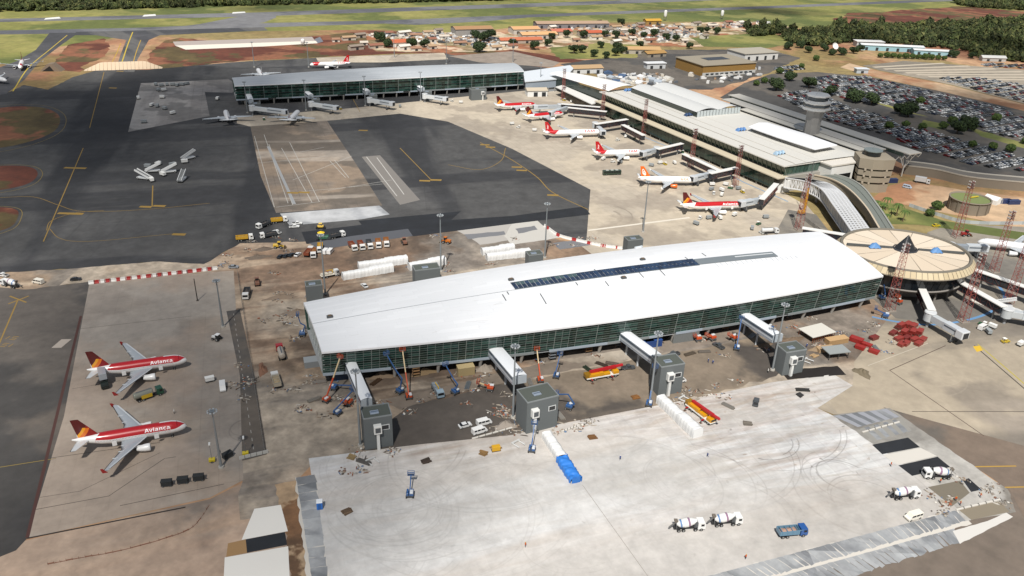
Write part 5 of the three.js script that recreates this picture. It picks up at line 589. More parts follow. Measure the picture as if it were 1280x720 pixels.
function roller() {
  const t = proto('road_roller', 'roller'); for (const x of [-1.6, 1.6]) new MB().cyl('#3d3e40', [x, 0.75, -0.95], [x, 0.75, 0.95], 0.75, 0.75, 16).build('drum', METAL, t); new MB().rbox('#c9a52c', 3, 0.9, 1.7, 0, 1.5, 0, 0.15).build('body', PAINT, t); new MB().rbox('#d3b340', 1.7, 0.12, 1.7, 0, 3, 0, 0.05).bar('#2b2b2b', [-0.7, 1.9, 0.7], [-0.7, 3, 0.7], 0.1).bar('#2b2b2b', [0.7, 1.9, 0.7], [0.7, 3, 0.7], 0.1).bar('#2b2b2b', [-0.7, 1.9, -0.7], [-0.7, 3, -0.7], 0.1).bar('#2b2b2b', [0.7, 1.9, -0.7], [0.7, 3, -0.7], 0.1).build('canopy', PAINT, t); return t;
}
function paver() {
  const t = proto('asphalt_paver', 'paver'); new MB().rbox('#2f5a44', 4.6, 1.3, 2.6, 0.4, 1.2, 0, 0.12).prism('#3a3d3f', [[2, 0.4], [3.6, 0.4], [3.9, 1.7], [2.2, 1.4]], 2.9).build('body', PAINT, t); new MB().box('#3b3d40', 1, 0.7, 4, -2.6, 0.5, 0).build('screed', METAL, t); new MB().cyl('#2a2a2a', [-0.8, 1.8, 0], [-0.8, 3.8, 0], 0.08).cyl('#d3b31e', [-0.8, 3.5, 0], [-0.8, 4.3, 0], 1.8, 0.1, 10).build('parasol', MATTE, t); for (const z of [-1.1, 1.1]) new MB().rbox('#232425', 4, 0.8, 0.5, 0.4, 0.45, z, 0.35).build('track', MATTE, t); return t;
}
function bus(c, w) {
  const t = proto('bus', 'bus'); new MB().rbox(c, 11.5, 2.5, 2.5, 0, 1.75, 0, 0.2).build('body', PAINT, t); for (const z of [-1.26, 1.26]) for (let i = 0; i < 7; i++) new MB().box('#141a1c', 1.35, 1.0, 0.06, -4.6 + i * 1.5, 2.15, z).build('window', GLOSS, t); new MB().box('#141a1c', 0.06, 1.3, 2.2, 5.76, 2.05, 0).build('windscreen', GLOSS, t); for (const x of [-3, 0, 3]) new MB().rbox(w, 1.8, 0.3, 1.7, x, 3.1, 0, 0.1).build('roof_unit', PAINT, t); wheels(t, [-3.6, 3.6], [-1.1, 1.1], 0.5, 0.35); return t;
}
function cart(c) { const t = proto('baggage_cart', 'cart'); new MB().box('#3d3f41', 3, 0.15, 1.6, 0, 0.55, 0).bar('#3d3f41', [1.5, 0.5, 0], [2.3, 0.4, 0], 0.1).build('chassis', MATTE, t); new MB().rbox(c, 2.9, 1.2, 1.55, 0, 1.25, 0, 0.08).build('curtain_body', MATTE, t); new MB().rbox(c, 3.05, 0.1, 1.7, 0, 1.9, 0, 0.04).build('roof', MATTE, t); wheels(t, [-1, 1], [-0.65, 0.65], 0.26, 0.18); return t; }
function tug(c) { const t = proto('tow_tractor', 'tractor'); new MB().prism(c, [[-1.5, 0.3], [1.6, 0.3], [1.6, 0.95], [0.2, 1.05], [0, 0.8], [-1.5, 0.9]], 1.5).build('body', PAINT, t); new MB().rbox('#e2e2de', 1.3, 0.1, 1.4, -0.6, 1.95, 0, 0.04).bar('#333', [-1.1, 0.9, 0.6], [-1.1, 1.95, 0.6], 0.07).bar('#333', [-1.1, 0.9, -0.6], [-1.1, 1.95, -0.6], 0.07).bar('#333', [0, 0.9, 0.6], [0, 1.95, 0.6], 0.07).bar('#333', [0, 0.9, -0.6], [0, 1.95, -0.6], 0.07).build('canopy', MATTE, t); wheels(t, [-1, 1], [-0.65, 0.65], 0.35, 0.25); return t; }
function farmTractor() { const t = proto('utility_tractor', 'tractor'); new MB().rbox('#d6d7d5', 1.9, 0.8, 0.9, 1, 1.2, 0, 0.12).build('bonnet', PAINT, t); new MB().rbox('#1d2225', 1.3, 1.2, 1.4, -0.6, 1.9, 0, 0.1).rbox('#e4e4e2', 1.6, 0.15, 1.7, -0.6, 2.6, 0, 0.06).build('cab', PAINT, t); for (const z of [-0.95, 0.95]) { new MB().wheel(TYRE, -0.8, z, 0.8, 0.45).build('wheel', MATTE, t); new MB().wheel(TYRE, 1.3, z * 0.85, 0.5, 0.3).build('wheel', MATTE, t); } return t; }
function stairs() { const t = proto('boarding_stairs', 'stairs'); new MB().box('#c4c6c6', 5, 0.4, 2, 0, 0.7, 0).build('chassis', PAINT, t); const m = new MB(); m.bar('#d5d6d5', [-3, 0.9, 0.8], [3, 3.6, 0.8], 0.15, 0.7).bar('#d5d6d5', [-3, 0.9, -0.8], [3, 3.6, -0.8], 0.15, 0.7); m.build('side_rail', PAINT, t); for (let i = 0; i < 12; i++) new MB().box('#a9abab', 0.5, 0.06, 1.5, -2.8 + i * 0.5, 0.95 + i * 0.225, 0).build('step', METAL, t); wheels(t, [-2, 2], [-0.9, 0.9], 0.4, 0.3); return t; }
function lightTower() { const t = proto('light_tower', 'light tower'); new MB().rbox('#c9b422', 1.8, 0.9, 1.2, 0, 0.8, 0, 0.1).build('generator', PAINT, t); new MB().cyl('#8a8d8f', [0, 1.2, 0], [0, 6.5, 0], 0.08, 0.05, 6).build('mast', METAL, t); new MB().box('#d9dad6', 0.5, 0.35, 1.3, 0, 6.5, 0).build('lamp', PAINT, t); wheels(t, [0], [-0.7, 0.7], 0.3, 0.2); return t; }
function skip(c) { const t = proto('steel_container', 'container'); new MB().prism(c, [[-1.6, 0.05], [1.6, 0.05], [1.9, 1.35], [-1.9, 1.35]], 0.1, mtx(0, 0, 1)).prism(c, [[-1.6, 0.05], [1.6, 0.05], [1.9, 1.35], [-1.9, 1.35]], 0.1, mtx(0, 0, -1)).box(c, 3.3, 0.1, 2, 0, 0.1, 0).bar(c, [-1.6, 0.1, 0], [-1.9, 1.35, 0], 2, 0.1).bar(c, [1.6, 0.1, 0], [1.9, 1.35, 0], 2, 0.1).build('shell', PAINT, t); new MB().rbox(c, 3.6, 0.25, 2.0, 0, 1.25, 0, 0.1).build('cover', MATTE, t); for (const x of [-1, 0, 1]) new MB().box(c, 0.12, 1.1, 2.16, x, 0.7, 0).build('rib', PAINT, t); return t; }
function barrier(c) { const t = proto('plastic_barrier', 'barrier'); new MB().prism(c, [[-0.45, 0], [0.45, 0], [0.36, 0.3], [0.16, 0.45], [0.12, 1.05], [-0.12, 1.05], [-0.16, 0.45], [-0.36, 0.3]], 1.9, mtx(0, 0, 0, Math.PI / 2)).build('shell', mat(0.5), t); new MB().box(c, 0.12, 0.12, 0.2, 0.98, 0.7, 0).box(c, 0.12, 0.12, 0.2, -0.98, 0.35, 0).build('coupling', mat(0.5), t); return t; }
function mast(h) { const t = proto('floodlight_mast', 'light mast'); new MB().cyl('#8b9194', [0, 0, 0], [0, h, 0], 0.42, 0.2, 10).build('pole', STEEL, t); new MB().cyl('#a5a199', [0, 0, 0], [0, 0.6, 0], 0.9, 0.8, 10).build('base', CONC, t); new MB().cyl('#7d8386', [0, h - 0.25, 0], [0, h, 0], 0.7, 0.8, 10).build('crown', STEEL, t); for (let k = 0; k < 8; k++) { const a = k * Math.PI / 4; new MB().rbox('#aab0b3', 0.45, 0.5, 0.6, 1.25 * Math.cos(a), h - 0.2, 1.25 * Math.sin(a), 0.08, -a, -0.4).bar('#7d8386', [0, h - 0.1, 0], [1.2 * Math.cos(a), h - 0.1, 1.2 * Math.sin(a)], 0.1).build('floodlight', STEEL, t); } return t; }
function latticeMast(h, w = 1.5) {
  const t = proto('lattice_mast', 'light mast'), n = Math.round(h / 1.9), half = (k) => w * (1 - 0.45 * k / n);
  const at = (i, k) => { const a = half(k); return [[a, 0, a], [-a, 0, a], [-a, 0, -a], [a, 0, -a]][i % 4].map((v, j) => (j === 1 ? h * k / n : v)); };
  for (let i = 0; i < 4; i++) new MB().cyl('#b0635c', at(i, 0), at(i, n), 0.11, 0.08, 5).build('leg', METAL, t);
  for (let s = 0; s < 4; s++) { const m = new MB(); for (let k = 0; k < n; k++) m.bar(Math.floor(k / 3) % 2 ? '#c4b5b0' : '#b0635c', at(s, k), at(s + 1, k + 1), 0.08).bar('#b0635c', at(s, k + 1), at(s + 1, k + 1), 0.08); m.build('bracing', METAL, t); }
  for (let k = 0; k < 3; k++) { new MB().box('#6a5552', 2.2, 0.08, 2.2, 0, h - 0.2 - k * 1.5, 0).build('platform', METAL, t); for (const [x, z] of [[1.2, 0.5], [1.2, -0.5], [-1.2, 0.5], [-1.2, -0.5]]) new MB().rbox('#c7c4bf', 0.35, 0.55, 0.6, x, h + 0.2 - k * 1.5, z, 0.06).build('floodlight', STEEL, t); }
  new MB().box('#8a8379', 4, 0.5, 4, 0, 0.25, 0).build('footing', CONC, t); return t;
}
// boarding bridges
function fixedWalk(A, B, yA, yB, w, label, group, colors = ['#dfe2e4', '#9fa8b2']) { // box-section walkway from pier to tower
  const t = thing('boarding_walkway', label, 'walkway', A, 0, group), L = dist(A, B), h = heading(A, B), d = [(B[0] - A[0]) / L, (B[1] - A[1]) / L], n = [-d[1], d[0]], P = (u, s, y) => [d[0] * u + n[0] * s, y, d[1] * u + n[1] * s], yy = (u) => yA + (yB - yA) * u / L;
  const R = (s0, s1, y0, y1, c, nm, m) => new MB().grid(c, 8, 1, (u, v) => P(L * u, s0 + (s1 - s0) * v, yy(L * u) + y0 + (y1 - y0) * v)).build(nm, m, t);
  new MB().grid(colors[0], 10, 6, (u, v) => P(L * u, (v - 0.5) * w, yy(L * u) + 3 + 0.35 * Math.sin(Math.PI * v))).build('roof', ROOFW, t);
  for (const s of [-1, 1]) { R(s * w / 2, s * w / 2, 0, 3, colors[1], 'side_wall', PAINT); R(s * (w / 2 + 0.06), s * (w / 2 + 0.06), 0.9, 1.5, '#d3d9de', 'side_rib', PAINT); R(s * (w / 2 + 0.04), s * (w / 2 + 0.04), 1.9, 2.6, '#4d5a66', 'window_band', GLOSS); }
  R(-w / 2, w / 2, 0, 0, '#6c7074', 'floor', MATTE); for (const u of [0.12, 0.5]) { const q = P(L * u, 0, 0); new MB().cyl('#b9bdbf', [q[0], 0, q[2]], [q[0], yy(L * u), q[2]], 0.4, 0.4, 8).build('column', CONC, t); }
  new MB().box('#d2d9de', 0.8, 3.8, w + 0.8, 0.3, yA + 1.7, 0, h).build('collar', PAINT, t); new MB().box('#aab2b8', 0.3, 3, w - 0.1, d[0] * L, yB + 1.5, d[1] * L, h).build('end_wall', PAINT, t); return t;
}
function bridgeTower(A, turn, w, dp, hgt, label, group, extra) {
  const t = thing('bridge_tower', label, 'tower', A, turn, group); new MB().rbox('#5f6465', w, hgt, dp, 0, hgt / 2, 0, 0.08).build('walls', MATTE, t); new MB().box('#4d524c', w - 0.6, 0.12, dp - 0.6, 0, hgt + 0.04, 0).build('roof', MATTE, t); const rim = new MB(); rim.box('#7d8283', w, 0.4, 0.25, 0, hgt + 0.18, dp / 2 - 0.12).box('#7d8283', w, 0.4, 0.25, 0, hgt + 0.18, -dp / 2 + 0.12).box('#7d8283', 0.25, 0.4, dp - 0.5, w / 2 - 0.12, hgt + 0.18, 0).box('#7d8283', 0.25, 0.4, dp - 0.5, -w / 2 + 0.12, hgt + 0.18, 0).build('parapet', MATTE, t);
  new MB().rbox('#aeb9c6', 2.6, 0.4, 1.8, -0.6, hgt + 0.3, 0.6, 0.1).box('#6d7a88', 2.2, 0.1, 0.3, -0.6, hgt + 0.55, 0.5).build('roof_unit', METAL, t);
  if (extra) { new MB().rbox('#d8d9d6', 2.4, 2.9, 1.6, extra, hgt * 0.68, dp / 2 + 0.75, 0.12).build('docking_cab', PAINT, t); new MB().box('#53575a', 1.6, 1.7, 0.1, extra, hgt * 0.68, dp / 2 + 1.57).build('docking_door', MATTE, t); new MB().box('#d2d3d0', 0.9, hgt * 0.55, 0.9, extra, hgt * 0.28, dp / 2 + 0.7).build('docking_leg', PAINT, t); new MB().box('#c6c9c9', 2.6, 1.9, 0.1, w / 2 - 2.2, hgt * 0.66, dp / 2 + 0.03).box('#2b2e30', 2.1, 1.4, 0.1, w / 2 - 2.2, hgt * 0.66, dp / 2 + 0.07).build('window', GLOSS, t); }
  return t;
}
function trussBridge(A, B, y, label, group) { // red truss with a white roof
  const t = thing('truss_bridge', label, 'boarding bridge', A, 0, group), L = dist(A, B), d = [(B[0] - A[0]) / L, (B[1] - A[1]) / L], n = [-d[1], d[0]], P = (u, s, h) => [d[0] * u + n[0] * s, h, d[1] * u + n[1] * s], N = Math.max(3, Math.round(L / 3.2));
  new MB().bar('#dad9d5', P(-0.5, 0, y + 3.3), P(L + 0.5, 0, y + 3.3), 3.2, 0.35).build('roof', ROOFW, t); new MB().bar('#3a3c3f', P(0, 0, y), P(L, 0, y), 2.6, 0.25).build('floor', MATTE, t); new MB().bar('#2b3036', P(0, 0, y + 1.6), P(L, 0, y + 1.6), 2.3, 2.7).build('tunnel', GLOSS, t);
  for (const s of [-1.4, 1.4]) { const m = new MB(); m.bar('#7a5451', P(0, s, y + 0.1), P(L, s, y + 0.1), 0.16); for (let i = 0; i < N; i++) m.bar('#85504c', P(L * i / N, s, y + (i % 2 ? 3 : 0.1)), P(L * (i + 1) / N, s, y + (i % 2 ? 0.1 : 3)), 0.08).bar('#80504c', P(L * i / N, s, y), P(L * i / N, s, y + 3.1), 0.08); m.build('truss_side', METAL, t); }
  for (const u of [0.15, 0.85]) { const q = P(L * u, 0, 0); new MB().cyl('#8f8f8c', q, [q[0], y, q[2]], 0.4, 0.4, 8).build('column', CONC, t); } return t;
}
function mobileBridge(A, B, y, label, group, c = '#a9b0b5') { // A rotunda end, B cab at the aircraft
  const t = thing('boarding_bridge', label, 'boarding bridge', A, heading(A, B), group), L = dist(A, B); new MB().cyl(c, [0, y - 0.5, 0], [0, y + 3.1, 0], 2.2, 2.2, 12).cyl('#c4c7c8', [0, y + 3.1, 0], [0, y + 3.5, 0], 2.4, 2.2, 12).build('rotunda_head', PAINT, t); new MB().cyl('#8d9092', [0, 0, 0], [0, y - 0.5, 0], 0.6, 0.6, 10).build('pedestal', CONC, t);
  new MB().rbox(c, L * 0.55, 2.7, 2.6, L * 0.3 + 1, y + 1.4, 0, 0.08).build('outer_tunnel', PAINT, t); new MB().rbox('#b9bfc3', L * 0.5, 3.0, 3.0, L * 0.72, y + 1.5, 0, 0.08).build('inner_tunnel', PAINT, t); for (const s of [-1.52, 1.52]) new MB().box('#56606a', L * 0.4, 0.6, 0.06, L * 0.7, y + 1.9, s).build('window_band', GLOSS, t);
  new MB().rbox('#c2c6c9', 3.4, 3.4, 4, L - 0.8, y + 1.5, 0, 0.3).build('cab', PAINT, t); new MB().box('#2b2e31', 0.1, 2.4, 2.8, L + 0.92, y + 1.4, 0).build('cab_opening', MATTE, t); for (const s of [-1.6, 1.6]) new MB().cyl('#8a8d8f', [L * 0.78, 0.6, s], [L * 0.78, y, s], 0.25).build('lift_column', METAL, t); new MB().box('#5a5d60', 1, 0.5, 4.2, L * 0.78, 0.9, 0).build('bogie', METAL, t); for (const s of [-1.7, 1.7]) new MB().wheel(TYRE, L * 0.78, s, 0.55, 0.45).build('wheel', MATTE, t); return t;
}
function wrapped(A, B, h, w, label, group, blue) { // bridge tunnel wrapped in sheeting, lying on the ground
  const t = thing('wrapped_bridge', label, 'bridge section', mid(A, B), heading(A, B), group), L = dist(A, B), wob = (u, a) => 0.05 * Math.sin(u * 37 + a * 5) + 0.05 * Math.sin(u * 91 + a * 3) + 0.04 * Math.sin(u * 163 + a * 11);
  const skin = (u0, u1, c, k) => new MB().grid(c, Math.max(12, Math.round(2.5 * L * (u1 - u0))), 8, (u, v) => { const U = u0 + (u1 - u0) * u, prof = [[-1, 0.02], [-1, 0.5], [-0.97, 0.92], [-0.6, 1.02], [0, 1.04], [0.6, 1.02], [0.97, 0.92], [1, 0.5], [1, 0.02]][Math.round(v * 8)]; const s = (U > 0.55 && !blue ? 1.08 : 0.95) * k; return [(U - 0.5) * L, Math.max(0.02, (prof[1] * h * (blue && k > 1.1 ? 0.86 - 0.2 * U + 0.07 * Math.sin(U * 31 + v * 13) + 0.06 * Math.sin(U * 77 + v * 29) : 1) + wob(U, v)) * s), prof[0] * w / 2 * s + wob(U, v + 2) * (k > 1.1 ? 2 : 1)]; });
  const end = (u, c, k) => new MB().grid(c, 2, 2, (a, b) => [(u - 0.5) * L + wob(a, b), b * h * k, (a - 0.5) * w * k]); skin(0, blue ? 0.55 : 1, '#d3d4d3', 1).build('sheeting', mat(0.55), t); end(0, '#cfd0cf', 0.95).build('end_sheet', mat(0.55), t); if (blue) { skin(0.53, 1, '#2f74c4', 1.18).build('blue_tarpaulin', mat(0.5), t); end(1, '#2a69b3', 0.85).build('blue_end_sheet', mat(0.5), t); } else end(1, '#d6d7d6', 1.08).build('end_sheet', mat(0.55), t); return t;
}
// ---------- placing: near pier fittings ----------
const PT = 0.325, LMP = [];
fixedWalk([-55.2,-235.6], [-44.1,-207.4], 5.2, 8, 3.6, 'white boarding walkway closest to the pier end with the orange boom lift', 'walkways of the new pier');
fixedWalk([-5.9,-247.1], [3.4,-223.5], 5.2, 8, 5, 'wide white boarding walkway leading to the grey tower with a window', 'walkways of the new pier');
fixedWalk([42.3,-260.4], [50.6,-239.6], 5.2, 8, 4.2, 'white boarding walkway leading to the tower above the long wrapped bridge', 'walkways of the new pier');
fixedWalk([90.7,-279.2], [97.7,-256.7], 5.2, 8, 4.2, 'white boarding walkway with a blue boom lift standing under its pier end', 'walkways of the new pier');
bridgeTower([-40,-200.7], PT, 8.6, 6.5, 11.2, 'grey bridge tower at the corner of the new apron near the trench', 'bridge towers of the new pier', -0.3);
bridgeTower([9.1,-212.8], PT + 0.12, 11, 8, 11.6, 'large grey bridge tower with a square side window, by the two white vans', 'bridge towers of the new pier', -3);
bridgeTower([54.1,-235.3], PT, 9, 7, 11.4, 'grey bridge tower standing at the head of the long wrapped bridge', 'bridge towers of the new pier', -1);
bridgeTower([100.9,-250.5], PT, 8.6, 6.5, 9.5, 'grey bridge tower next to the dark trench by the red containers', 'bridge towers of the new pier', -1.2);
bridgeTower([-80.4,-291.1], PT, 6.6, 5, 9, 'grey bridge tower behind the pier roof at its outer end', 'bridge towers of the new pier', 0);
bridgeTower([-37,-311.4], PT, 11, 6, 8.5, 'wide dark bridge tower behind the roof with a red-edged opening', 'bridge towers of the new pier', 0);
bridgeTower([9.6,-332.1], PT, 7, 5, 7.5, 'grey bridge tower behind the roof by the fresh pale concrete', 'bridge towers of the new pier', 0);
bridgeTower([56.8,-352], PT, 8, 5, 8, 'grey bridge tower behind the roof at the end of the barrier line', 'bridge towers of the new pier', 0);
for (const [A, B, l] of [[[-73.5,-276.1], [-68.9,-267.8], 'short white walkway behind the roof at its outer end'], [[-31.2,-298.4], [-25.9,-291.3], 'short white walkway behind the roof beside the red-edged tower'], [[12.6,-318.4], [16.9,-312.9], 'short white walkway behind the roof by the pale concrete'], [[57,-338.4], [60.8,-331.4], 'short white walkway behind the roof at the barrier end']]) fixedWalk(A, B, 6, 6, 3.4, l, 'walkways of the new pier');
const MS = [27, 23, 20].map(mast);
[[-78.1,-299.5], [-32.1,-325.6], [1.6,-215.6], [47.8,-226.7], [95.6,-249.9], [-44.9,-198.5], [65.8,-379.9], [14.9,-344.1]].forEach((p, i) => put(MS[0], p, 0, ['tall grey floodlight mast rising behind the outer end of the roof', 'tall grey floodlight mast behind the roof beside the red-edged tower', 'tall grey floodlight mast in front of the wide walkway by the white vans', 'tall grey floodlight mast beside the tower of the long wrapped bridge', 'tall grey floodlight mast by the tower near the red containers', 'tall grey floodlight mast by the tower near the trench', 'tall grey floodlight mast on the pale apron behind the roof', 'tall grey floodlight mast by the curved barrier line'][i], 'floodlight masts'));
[[-201.6,-593.3], [-160.9,-606.3], [-119.2,-625.8], [-78.4,-648.7], [-247.1,-761], [-198.1,-768.7], [-126.1,-829.9], [-71.3,-804.8], [-6.1,-823.7], [19.1,-702.9]].forEach((p, i) => put(MS[1], p, 0, i < 4 ? 'slim floodlight mast standing in front of the far pier glass' : 'slim floodlight mast standing behind the far pier', i < 4 ? 'masts before the far pier' : 'masts behind the far pier'));
[[-83.4,-186.2], [-110.8,-269.2]].forEach((p, i) => put(MS[2], p, 0, ['floodlight mast on the left stand beside the dark trailer', 'floodlight mast on the left stand beside the white utility tractor'][i], 'floodlight masts'));
[[65.1,-611.6], [90.8,-566.7], [110.7,-490.3], [130.7,-456], [37.5,-667.7], [148,-389.9], [158.8,-300.5], [185.7,-292.6], [225.1,-343.4], [228,-385.7], [213.9,-310.1]].forEach((p, i) => { LMP[i < 5 ? 0 : 1] ??= latticeMast(i < 5 ? 25 : 30, i < 5 ? 1.2 : 1.5); put(LMP[i < 5 ? 0 : 1], p, 0.3, i < 5 ? 'red and white lattice light mast along the terminal front' : ['red lattice light mast beside the lattice link bridge', 'red lattice light mast in front of the round roof and its black cone', 'red lattice light mast between two rotunda bridges, lamps stacked at its top', 'red lattice light mast by the grey bridge behind the rotunda', 'red lattice light mast on the road behind the rotunda', 'red lattice light mast at the outer bridge of the rotunda'][i - 5], i < 5 ? 'lattice masts along the terminal' : 'lattice masts round the rotunda'); });
// rotunda bridges
trussBridge([174.6,-311.1], [168.9,-287.9], 4.2, 'white-roofed bridge leaving the rotunda towards the red containers', 'bridges of the rotunda');
mobileBridge([168.4,-287], [174.6,-271.6], 3.6, 'grey boarding bridge with a wide cab near the yellow stand marking', 'bridges of the rotunda', '#b4b9bb');
trussBridge([193.9,-314.8], [200.5,-292.8], 4.2, 'red truss bridge leaving the rotunda beside the crossing bars', 'bridges of the rotunda');
mobileBridge([202.3,-292], [213.2,-287.7], 3.6, 'grey boarding bridge at the end of the red truss by the stairs', 'bridges of the rotunda', '#b4b9bb');
trussBridge([206.9,-328.8], [224,-307.6], 4.2, 'red truss bridge leaving the far side of the rotunda', 'bridges of the rotunda');
mobileBridge([211.6,-360.7], [228.8,-360.4], 3.6, 'grey boarding bridge behind the rotunda meeting a white airliner nose', 'bridges of the rotunda', '#8b939a');
trussBridge([165.5,-364.7], [144,-373.3], 4.2, 'white-roofed bridge behind the pier roof end, reaching towards the terminal', 'bridges of the rotunda');
// terminal bridges
for (const [A, B, l] of [[[79.9,-580.2], [55.9,-563.7], 'white-roofed truss bridge in front of the long white airliner'], [[109.5,-520.5], [91.4,-505.5], 'white-roofed truss bridge serving the shorter red-tailed airliner'], [[133.8,-470.7], [115.5,-458], 'white-roofed truss bridge serving the orange-tailed airliner'], [[150,-442.2], [134.5,-415], 'white-roofed truss bridge serving the red airliner nearest the lattice bridge'], [[75.3,-563.8], [86.5,-537.6], 'white-roofed walkway along the terminal wall by the second lattice mast'], [[106.3,-496.3], [121.6,-464.8], 'white-roofed walkway along the terminal wall between the two middle masts'], [[63.1,-614.9], [34.4,-621.7], 'white-roofed truss bridge under the shell roof, the one closer to the white shed'], [[66.8,-601.4], [39,-610.5], 'white-roofed truss bridge under the shell roof, the one closer to the long white airliner']]) trussBridge(A, B, 4, l, 'truss bridges of the terminal');
for (const [A, B, l] of [[[91.8,-512.1], [81,-502], 'grey boarding bridge at the nose of the shorter red-tailed airliner'], [[117.4,-464.4], [104.4,-454.1], 'grey boarding bridge at the nose of the orange-tailed airliner'], [[136.6,-421], [122.8,-413.4], 'grey boarding bridge at the red airliner nearest the lattice bridge'], [[56.2,-570.8], [60.1,-549.7], 'grey boarding bridge at the long white airliner'], [[39.7,-621.9], [24.8,-599.8], 'grey boarding bridge at the airliner by the white shed'], [[33,-623.6], [13,-618.4], 'long grey boarding bridge farthest along the terminal']]) mobileBridge(A, B, 3.4, l, 'boarding bridges of the terminal');
// far pier bridges
[[[-212.8,-630.6], [-199.7,-597.8], [-196.2,-588.2], [-169,-579.6]], [[-170.9,-641.9], [-159.6,-618.6], [-156.6,-605.9], [-135.1,-596]], [[-128.1,-659.5], [-119,-637.7], [-115.5,-624.4], [-95.8,-613.8]], [[-85.3,-674.6], [-77.7,-654.7], [-74.5,-643.7], [-56.5,-635]]].forEach(([a, b, c, d], i) => { const w = ['first', 'second', 'third', 'fourth'][i]; fixedWalk(a, b, 5, 6, 4, w + ' white walkway of the far pier, counted from its outer end', 'walkways of the far pier'); mobileBridge(c, d, 3.6, w + ' boarding bridge of the far pier, counted from its outer end', 'boarding bridges of the far pier', '#c6cacb'); const q = mid(b, c); bridgeTower([q[0] + 3, q[1] - 2], 0.36, 6, 5, 7, w + ' small grey tower of the far pier, counted from its outer end', 'towers of the far pier', 0); });
bridgeTower([-33,-659.8], 0.36, 13, 7, 8.5, 'grey windowed tower before the far pier near the terminal', 'towers of the far pier', 3);
{ const p = [15.3,-680.9], t = thing('apron_shed', 'small white apron shed with cream roof and two dark doors', 'shed', p, 0.2); new MB().rbox('#d6d7d4', 17, 5, 11, 0, 2.5, 0, 0.05).build('wall', MATTE, t); new MB().prism('#b7ab97', [[-6.2, 0], [6.2, 0], [0, 1.6]], 18, mtx(0, 5, 0, Math.PI / 2)).build('roof', MATTE, t); for (const x of [-1.5, 5.5]) new MB().box('#26282a', 3.4, 3.6, 0.1, x, 1.9, 5.53).build('door', MATTE, t); }
// ---------- site vehicles ----------
const route = (A, B) => [mid(A, B), heading(A, B)]; // A rear, B front
const go = (p, A, B, label, group, y = 0) => { const [c, h] = route(A, B); return put(p, c, h, label, group, y); };
const D1 = dumpTruck('#d4d4d0', '#7a3f2a', '#7d5a42'), D2 = dumpTruck('#d9d9d6', '#8a5a34', '#8b7355'), D3 = dumpTruck('#dadad6', '#b8902a', '#8d7a5d'), D4 = dumpTruck('#d9d9d6', '#3c3f42', '#5b5048'), D5 = dumpTruck('#24518f', '#5b7f96', '#a08272'), D6 = dumpTruck('#d2d2cf', '#a9a08e', '#a3906f');
[[D1, [-78.2,-352.1], [-73.4,-343]], [D1, [-73.9,-353.5], [-70.1,-344.2]], [D4, [-70,-355.2], [-66.7,-345.4]], [D2, [-65.6,-357.1], [-63.2,-346.6]], [D2, [-62.1,-359.3], [-59.6,-347.8]]].forEach(([p, a, b], i) => go(p, a, b, i === 2 ? 'dark-bedded dump truck in the middle of the parked row of five' : p === D1 ? 'rust-red dump truck in the parked row of five by the new asphalt' : 'brown-bedded dump truck in the parked row of five by the new asphalt', 'row of five dump trucks'));
go(D3, [-122.2,-376.4], [-115.4,-379.2], 'yellow-bedded dump truck beside the fresh pale concrete', 'site trucks'); go(D4, [-122.8,-374.2], [-126.8,-367.5], 'white-cabbed truck with dark bed next to the yellow-bedded truck', 'site trucks'); go(D4, [-115.1,-360.2], [-122.4,-356.1], 'white-cabbed truck with long dark bed near the yellow roller', 'site trucks'); go(D3, [-131.6,-352.8], [-125.9,-354.8], 'yellow truck at the edge of the dark apron', 'site trucks'); go(D3, [-91.5,-349.2], [-89.6,-339.9], 'yellow dump truck parked behind the white cars by the new asphalt', 'site trucks'); go(D4, [-89.1,-358.2], [-82.7,-362.8], 'white-cabbed truck feeding the asphalt paver', 'site trucks'); go(D6, [-77.2,-225.6], [-82.3,-236.8], 'white dump truck following the red-cabbed tank truck', 'site trucks'); go(D5, [72.2,-164.7], [82.3,-166.4], 'blue dump truck crossing the white apron', 'site trucks'); go(D4, [-110.9,-301.6], [-108.7,-289.3], 'black and white truck beside the stand edge fence', 'site trucks'); go(D2, [-92.9,-341.5], [-91.5,-335.2], 'small white truck beside the parked site cars', 'site trucks'); go(D1, [-94.8,-336.8], [-94.3,-342.3], 'red truck body among the parked site cars', 'site trucks');
go(tanker('#a3242a', '#a59c90'), [-79.7,-241.7], [-86.6,-257.6], 'tank truck with a red cab on the dirt road', 'site trucks'); go(tanker('#1d4a38', '#7d7f74', '#c2a020'), [-123,-217], [-114.6,-224.1], 'green-cabbed fuel truck with yellow lockers between the two red airliners'); go(catering(), [-138.7,-230.6], [-134.8,-223.9], 'catering truck raised to the rear door of a red airliner'); go(flatbed('#8fa3b0', '#5c5f61', '#7f8890'), [-26.3,-233.4], [-22.1,-223.4], 'flatbed truck with a yellow loader arm before the pier glass', 'site trucks'); go(flatbed('#d2d3d0', '#c9c5ba', '#bdb6a6'), [-83.4,-314.5], [-76.3,-318.7], 'white flatbed truck beside the wrapped bridge behind the roof', 'site trucks');
const MX = mixer(); [[[45.6,-166.2], [53.8,-167.2], 'white mixer truck with its chute out on the white apron'], [[56.1,-168.5], [64.7,-169.8], 'white mixer truck with blue drum bands on the white apron'], [[109.9,-181.6], [119.5,-183.1], 'white mixer truck pouring beside the corner works'], [[133.9,-191.9], [123.1,-191.7], 'white mixer truck standing against the black pad'], [[-205.5,-296.6], [-212.7,-299.1], 'white mixer truck on the dusty verge by the white van']].forEach(([a, b, l]) => go(MX, a, b, l, 'mixer trucks'));
